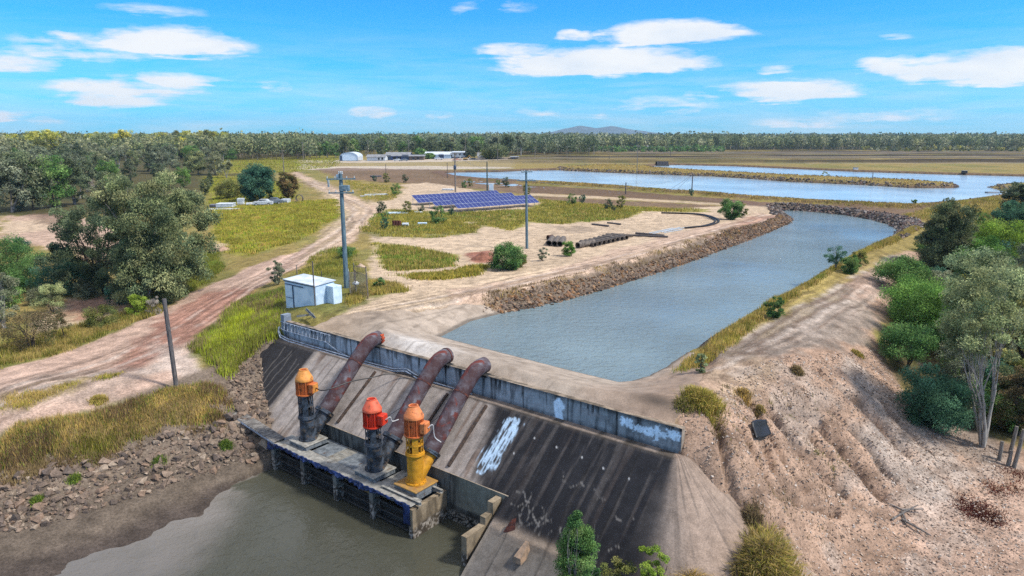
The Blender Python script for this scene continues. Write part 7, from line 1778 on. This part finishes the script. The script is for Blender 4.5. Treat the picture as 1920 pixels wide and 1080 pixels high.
# ================================================================== CAMERA, SKY, SUN
cam = bpy.data.cameras.new('camera'); cam.sensor_width = 36; cam.lens = 36 * FPX / 1920
cam.clip_end = 20000; cam.clip_start = .1
co = bpy.data.objects.new('camera', cam); COL.objects.link(co)
co.location = (0, 0, CAMH); co.rotation_euler = (math.pi / 2 - TH, 0, 0)
SC.camera = co
SUN_AZ = math.atan2(.93, -.30)      # direction towards the sun: x = sin(az), y = cos(az)
SUN_EL = math.radians(50)
sun = bpy.data.lights.new('sun', 'SUN'); sun.energy = 2.5; sun.angle = math.radians(6); sun.color = (1, .95, .86)
so = bpy.data.objects.new('sun', sun); COL.objects.link(so)
sd = Vector((math.sin(SUN_AZ) * math.cos(SUN_EL), math.cos(SUN_AZ) * math.cos(SUN_EL), math.sin(SUN_EL)))
so.rotation_euler = sd.to_track_quat('Z', 'Y').to_euler()
so.location = sd * 100
wd = bpy.data.worlds.new('World'); SC.world = wd; wd.use_nodes = True
nt = wd.node_tree; nt.nodes.clear()
wo = nt.nodes.new('ShaderNodeOutputWorld'); bg = nt.nodes.new('ShaderNodeBackground'); nt.links.new(bg.outputs[0], wo.inputs[0])
sky = nt.nodes.new('ShaderNodeTexSky'); sky.sky_type = 'NISHITA'; sky.sun_disc = False
sky.sun_elevation = SUN_EL; sky.sun_rotation = SUN_AZ; sky.altitude = 0; sky.air_density = 1.0; sky.dust_density = .3; sky.ozone_density = 3.0
SKY_STR = .12
bg.inputs[1].default_value = SKY_STR
tc = nt.nodes.new('ShaderNodeTexCoord')
nrm = nt.nodes.new('ShaderNodeVectorMath'); nrm.operation = 'NORMALIZE'; nt.links.new(tc.outputs['Generated'], nrm.inputs[0])
sp = nt.nodes.new('ShaderNodeSeparateXYZ'); nt.links.new(nrm.outputs[0], sp.inputs[0])
def M(op, a, b=None, c=None, clamp=False):
    n = nt.nodes.new('ShaderNodeMath'); n.operation = op; n.use_clamp = clamp
    for i, v in enumerate((a, b, c)):
        if v is None: continue
        if np.isscalar(v): n.inputs[i].default_value = float(v)
        else: nt.links.new(v, n.inputs[i])
    return n.outputs[0]
az = M('ARCTAN2', sp.outputs[0], sp.outputs[1]); el = M('ARCSINE', sp.outputs[2])
cv = nt.nodes.new('ShaderNodeCombineXYZ'); nt.links.new(M('MULTIPLY', az, 5.0), cv.inputs[0]); nt.links.new(M('MULTIPLY', el, 16.0), cv.inputs[1])
nA = _noise(nt, 1.9, 6, .55, cv.outputs[0], .2)
cv2 = nt.nodes.new('ShaderNodeCombineXYZ'); nt.links.new(M('MULTIPLY', az, 3.0), cv2.inputs[0]); nt.links.new(M('MULTIPLY', el, 30.0), cv2.inputs[1]); cv2.inputs[2].default_value = 3.7
nB = _noise(nt, 2.2, 7, .6, cv2.outputs[0], .5)
def azel(x, y):
    u = (x - 960) / FPX; v = (y - 540) / FPX
    q = np.array([u, CT - v * ST, -(ST + v * CT)]); q /= np.linalg.norm(q)
    return math.atan2(q[0], q[1]), math.asin(q[2])
CLOUDS = [ # x0, x1, ytop, ybase, strength
 (150, 490, 42, 112, .95), (-60, 330, 55, 122, .62), (60, 170, 55, 78, .75), (-60, 130, 95, 142, .8), (60, 420, 132, 186, .6), (200, 440, 132, 165, .8), (55, 345, 170, 205, .95), (-60, 70, 200, 226, .55), (40, 150, 212, 236, .35),
 (170, 400, 2, 34, .35), (455, 560, 148, 172, .4), (640, 760, 193, 222, .5),
 (900, 1370, 82, 150, 1.25), (870, 1060, 76, 118, .8), (1100, 1430, 30, 92, 1.2), (1030, 1130, 46, 84, .7),
 (1410, 1500, 119, 139, .55), (1290, 1650, 142, 196, 1.0), (1570, 1760, 98, 146, .9), (1640, 2150, 80, 162, 1.25),
 (1060, 1400, 172, 226, .42), (940, 1080, 196, 222, .3), (1500, 1860, 192, 234, .35), (1640, 1740, 54, 74, .22), (840, 1010, -4, 30, .32), (800, 880, 200, 222, .25), (1350, 1700, 210, 240, .3),
]
wA = M('MULTIPLY', M('SUBTRACT', nA.outputs[0], .5), .11); wB = M('MULTIPLY', M('SUBTRACT', nB.outputs[0], .5), .022)
azw = M('ADD', az, wA); elw = M('ADD', el, M('ADD', wB, M('MULTIPLY', M('SUBTRACT', nA.outputs[0], .5), .02)))
tot = None
for x0, x1, yt, yb, stg in CLOUDS:
    a0, e1 = azel(x0, (yt + yb) / 2); a1, _ = azel(x1, (yt + yb) / 2)
    ec = azel((x0 + x1) / 2, yb - (yb - yt) * .38)[1]; et = azel((x0 + x1) / 2, yt)[1]; eb = azel((x0 + x1) / 2, yb)[1]
    ex = M('DIVIDE', M('SUBTRACT', azw, (a0 + a1) / 2), (a1 - a0) / 2)
    dy = M('SUBTRACT', elw, ec)
    ey = M('MAXIMUM', M('DIVIDE', dy, et - ec), M('DIVIDE', dy, eb - ec))
    r2 = M('ADD', M('MULTIPLY', ex, ex), M('MULTIPLY', ey, ey))
    m = M('MULTIPLY', M('SUBTRACT', 1.0, r2, clamp=True), stg)
    tot = m if tot is None else M('MAXIMUM', tot, m)
cv3 = nt.nodes.new('ShaderNodeCombineXYZ'); nt.links.new(M('MULTIPLY', az, 16.0), cv3.inputs[0]); nt.links.new(M('MULTIPLY', el, 60.0), cv3.inputs[1]); cv3.inputs[2].default_value = 1.3
nD = _noise(nt, 2.4, 5, .6, cv3.outputs[0], .3)
edge = M('ADD', M('ADD', M('MULTIPLY', M('SUBTRACT', nA.outputs[0], .5), 2.1), M('MULTIPLY', M('SUBTRACT', nB.outputs[0], .5), 2.0)), M('MULTIPLY', M('SUBTRACT', nD.outputs[0], .5), .9))
den = M('MULTIPLY', M('ADD', tot, M('MULTIPLY', edge, M('MINIMUM', M('MULTIPLY', tot, 3.2), 1.0)), ), 1.0)
den = M('MULTIPLY', M('SUBTRACT', den, .03), 1.45, clamp=True)
den = M('SMOOTH_MIN', den, 1.0, .25)
# thin veil towards the horizon
hz = M('MULTIPLY', M('SUBTRACT', 1.0, M('DIVIDE', M('ABSOLUTE', el), .16), clamp=True), M('MULTIPLY_ADD', M('SUBTRACT', nB.outputs[0], .4), 1.3, .12, clamp=True))
den = M('MAXIMUM', den, hz)
# broken cloud overhead, above the picture
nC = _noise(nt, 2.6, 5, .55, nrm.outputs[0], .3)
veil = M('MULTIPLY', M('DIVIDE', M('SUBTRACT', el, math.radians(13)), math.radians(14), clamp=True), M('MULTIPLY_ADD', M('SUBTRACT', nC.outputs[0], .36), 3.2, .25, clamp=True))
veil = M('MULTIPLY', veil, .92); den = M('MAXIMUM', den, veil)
tint = _mix(nt, 'MULTIPLY', 1.0, sky.outputs[0], (.06, .44, .82))
shade = _ramp(nt, nA.outputs[0], [(.3, (.80, .87, .95)), (.62, (1, 1, 1))])
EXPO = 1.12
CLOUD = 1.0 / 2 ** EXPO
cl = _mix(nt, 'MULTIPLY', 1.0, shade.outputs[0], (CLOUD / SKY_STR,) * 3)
cl = _mix(nt, 'MIX', veil, cl, (1.45 * CLOUD / SKY_STR,) * 3)      # unseen overhead cloud brightened beyond the low banks, to add fill light
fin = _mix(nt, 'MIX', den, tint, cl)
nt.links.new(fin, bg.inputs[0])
SC.view_settings.view_transform = 'Standard'; SC.view_settings.look = 'None'
SC.view_settings.exposure = EXPO; SC.view_settings.gamma = 1.0; SC.view_settings.use_curve_mapping = False
SC.cycles.use_denoising = False
SC.cycles.max_bounces = 6; SC.cycles.diffuse_bounces = 4; SC.cycles.glossy_bounces = 3; SC.cycles.transmission_bounces = 4; SC.cycles.transparent_max_bounces = 6; SC.cycles.volume_bounces = 0
SC.cycles.sample_clamp_indirect = 3.0; SC.cycles.sample_clamp_direct = 8.0
SC.cycles.caustics_reflective = False; SC.cycles.caustics_refractive = False
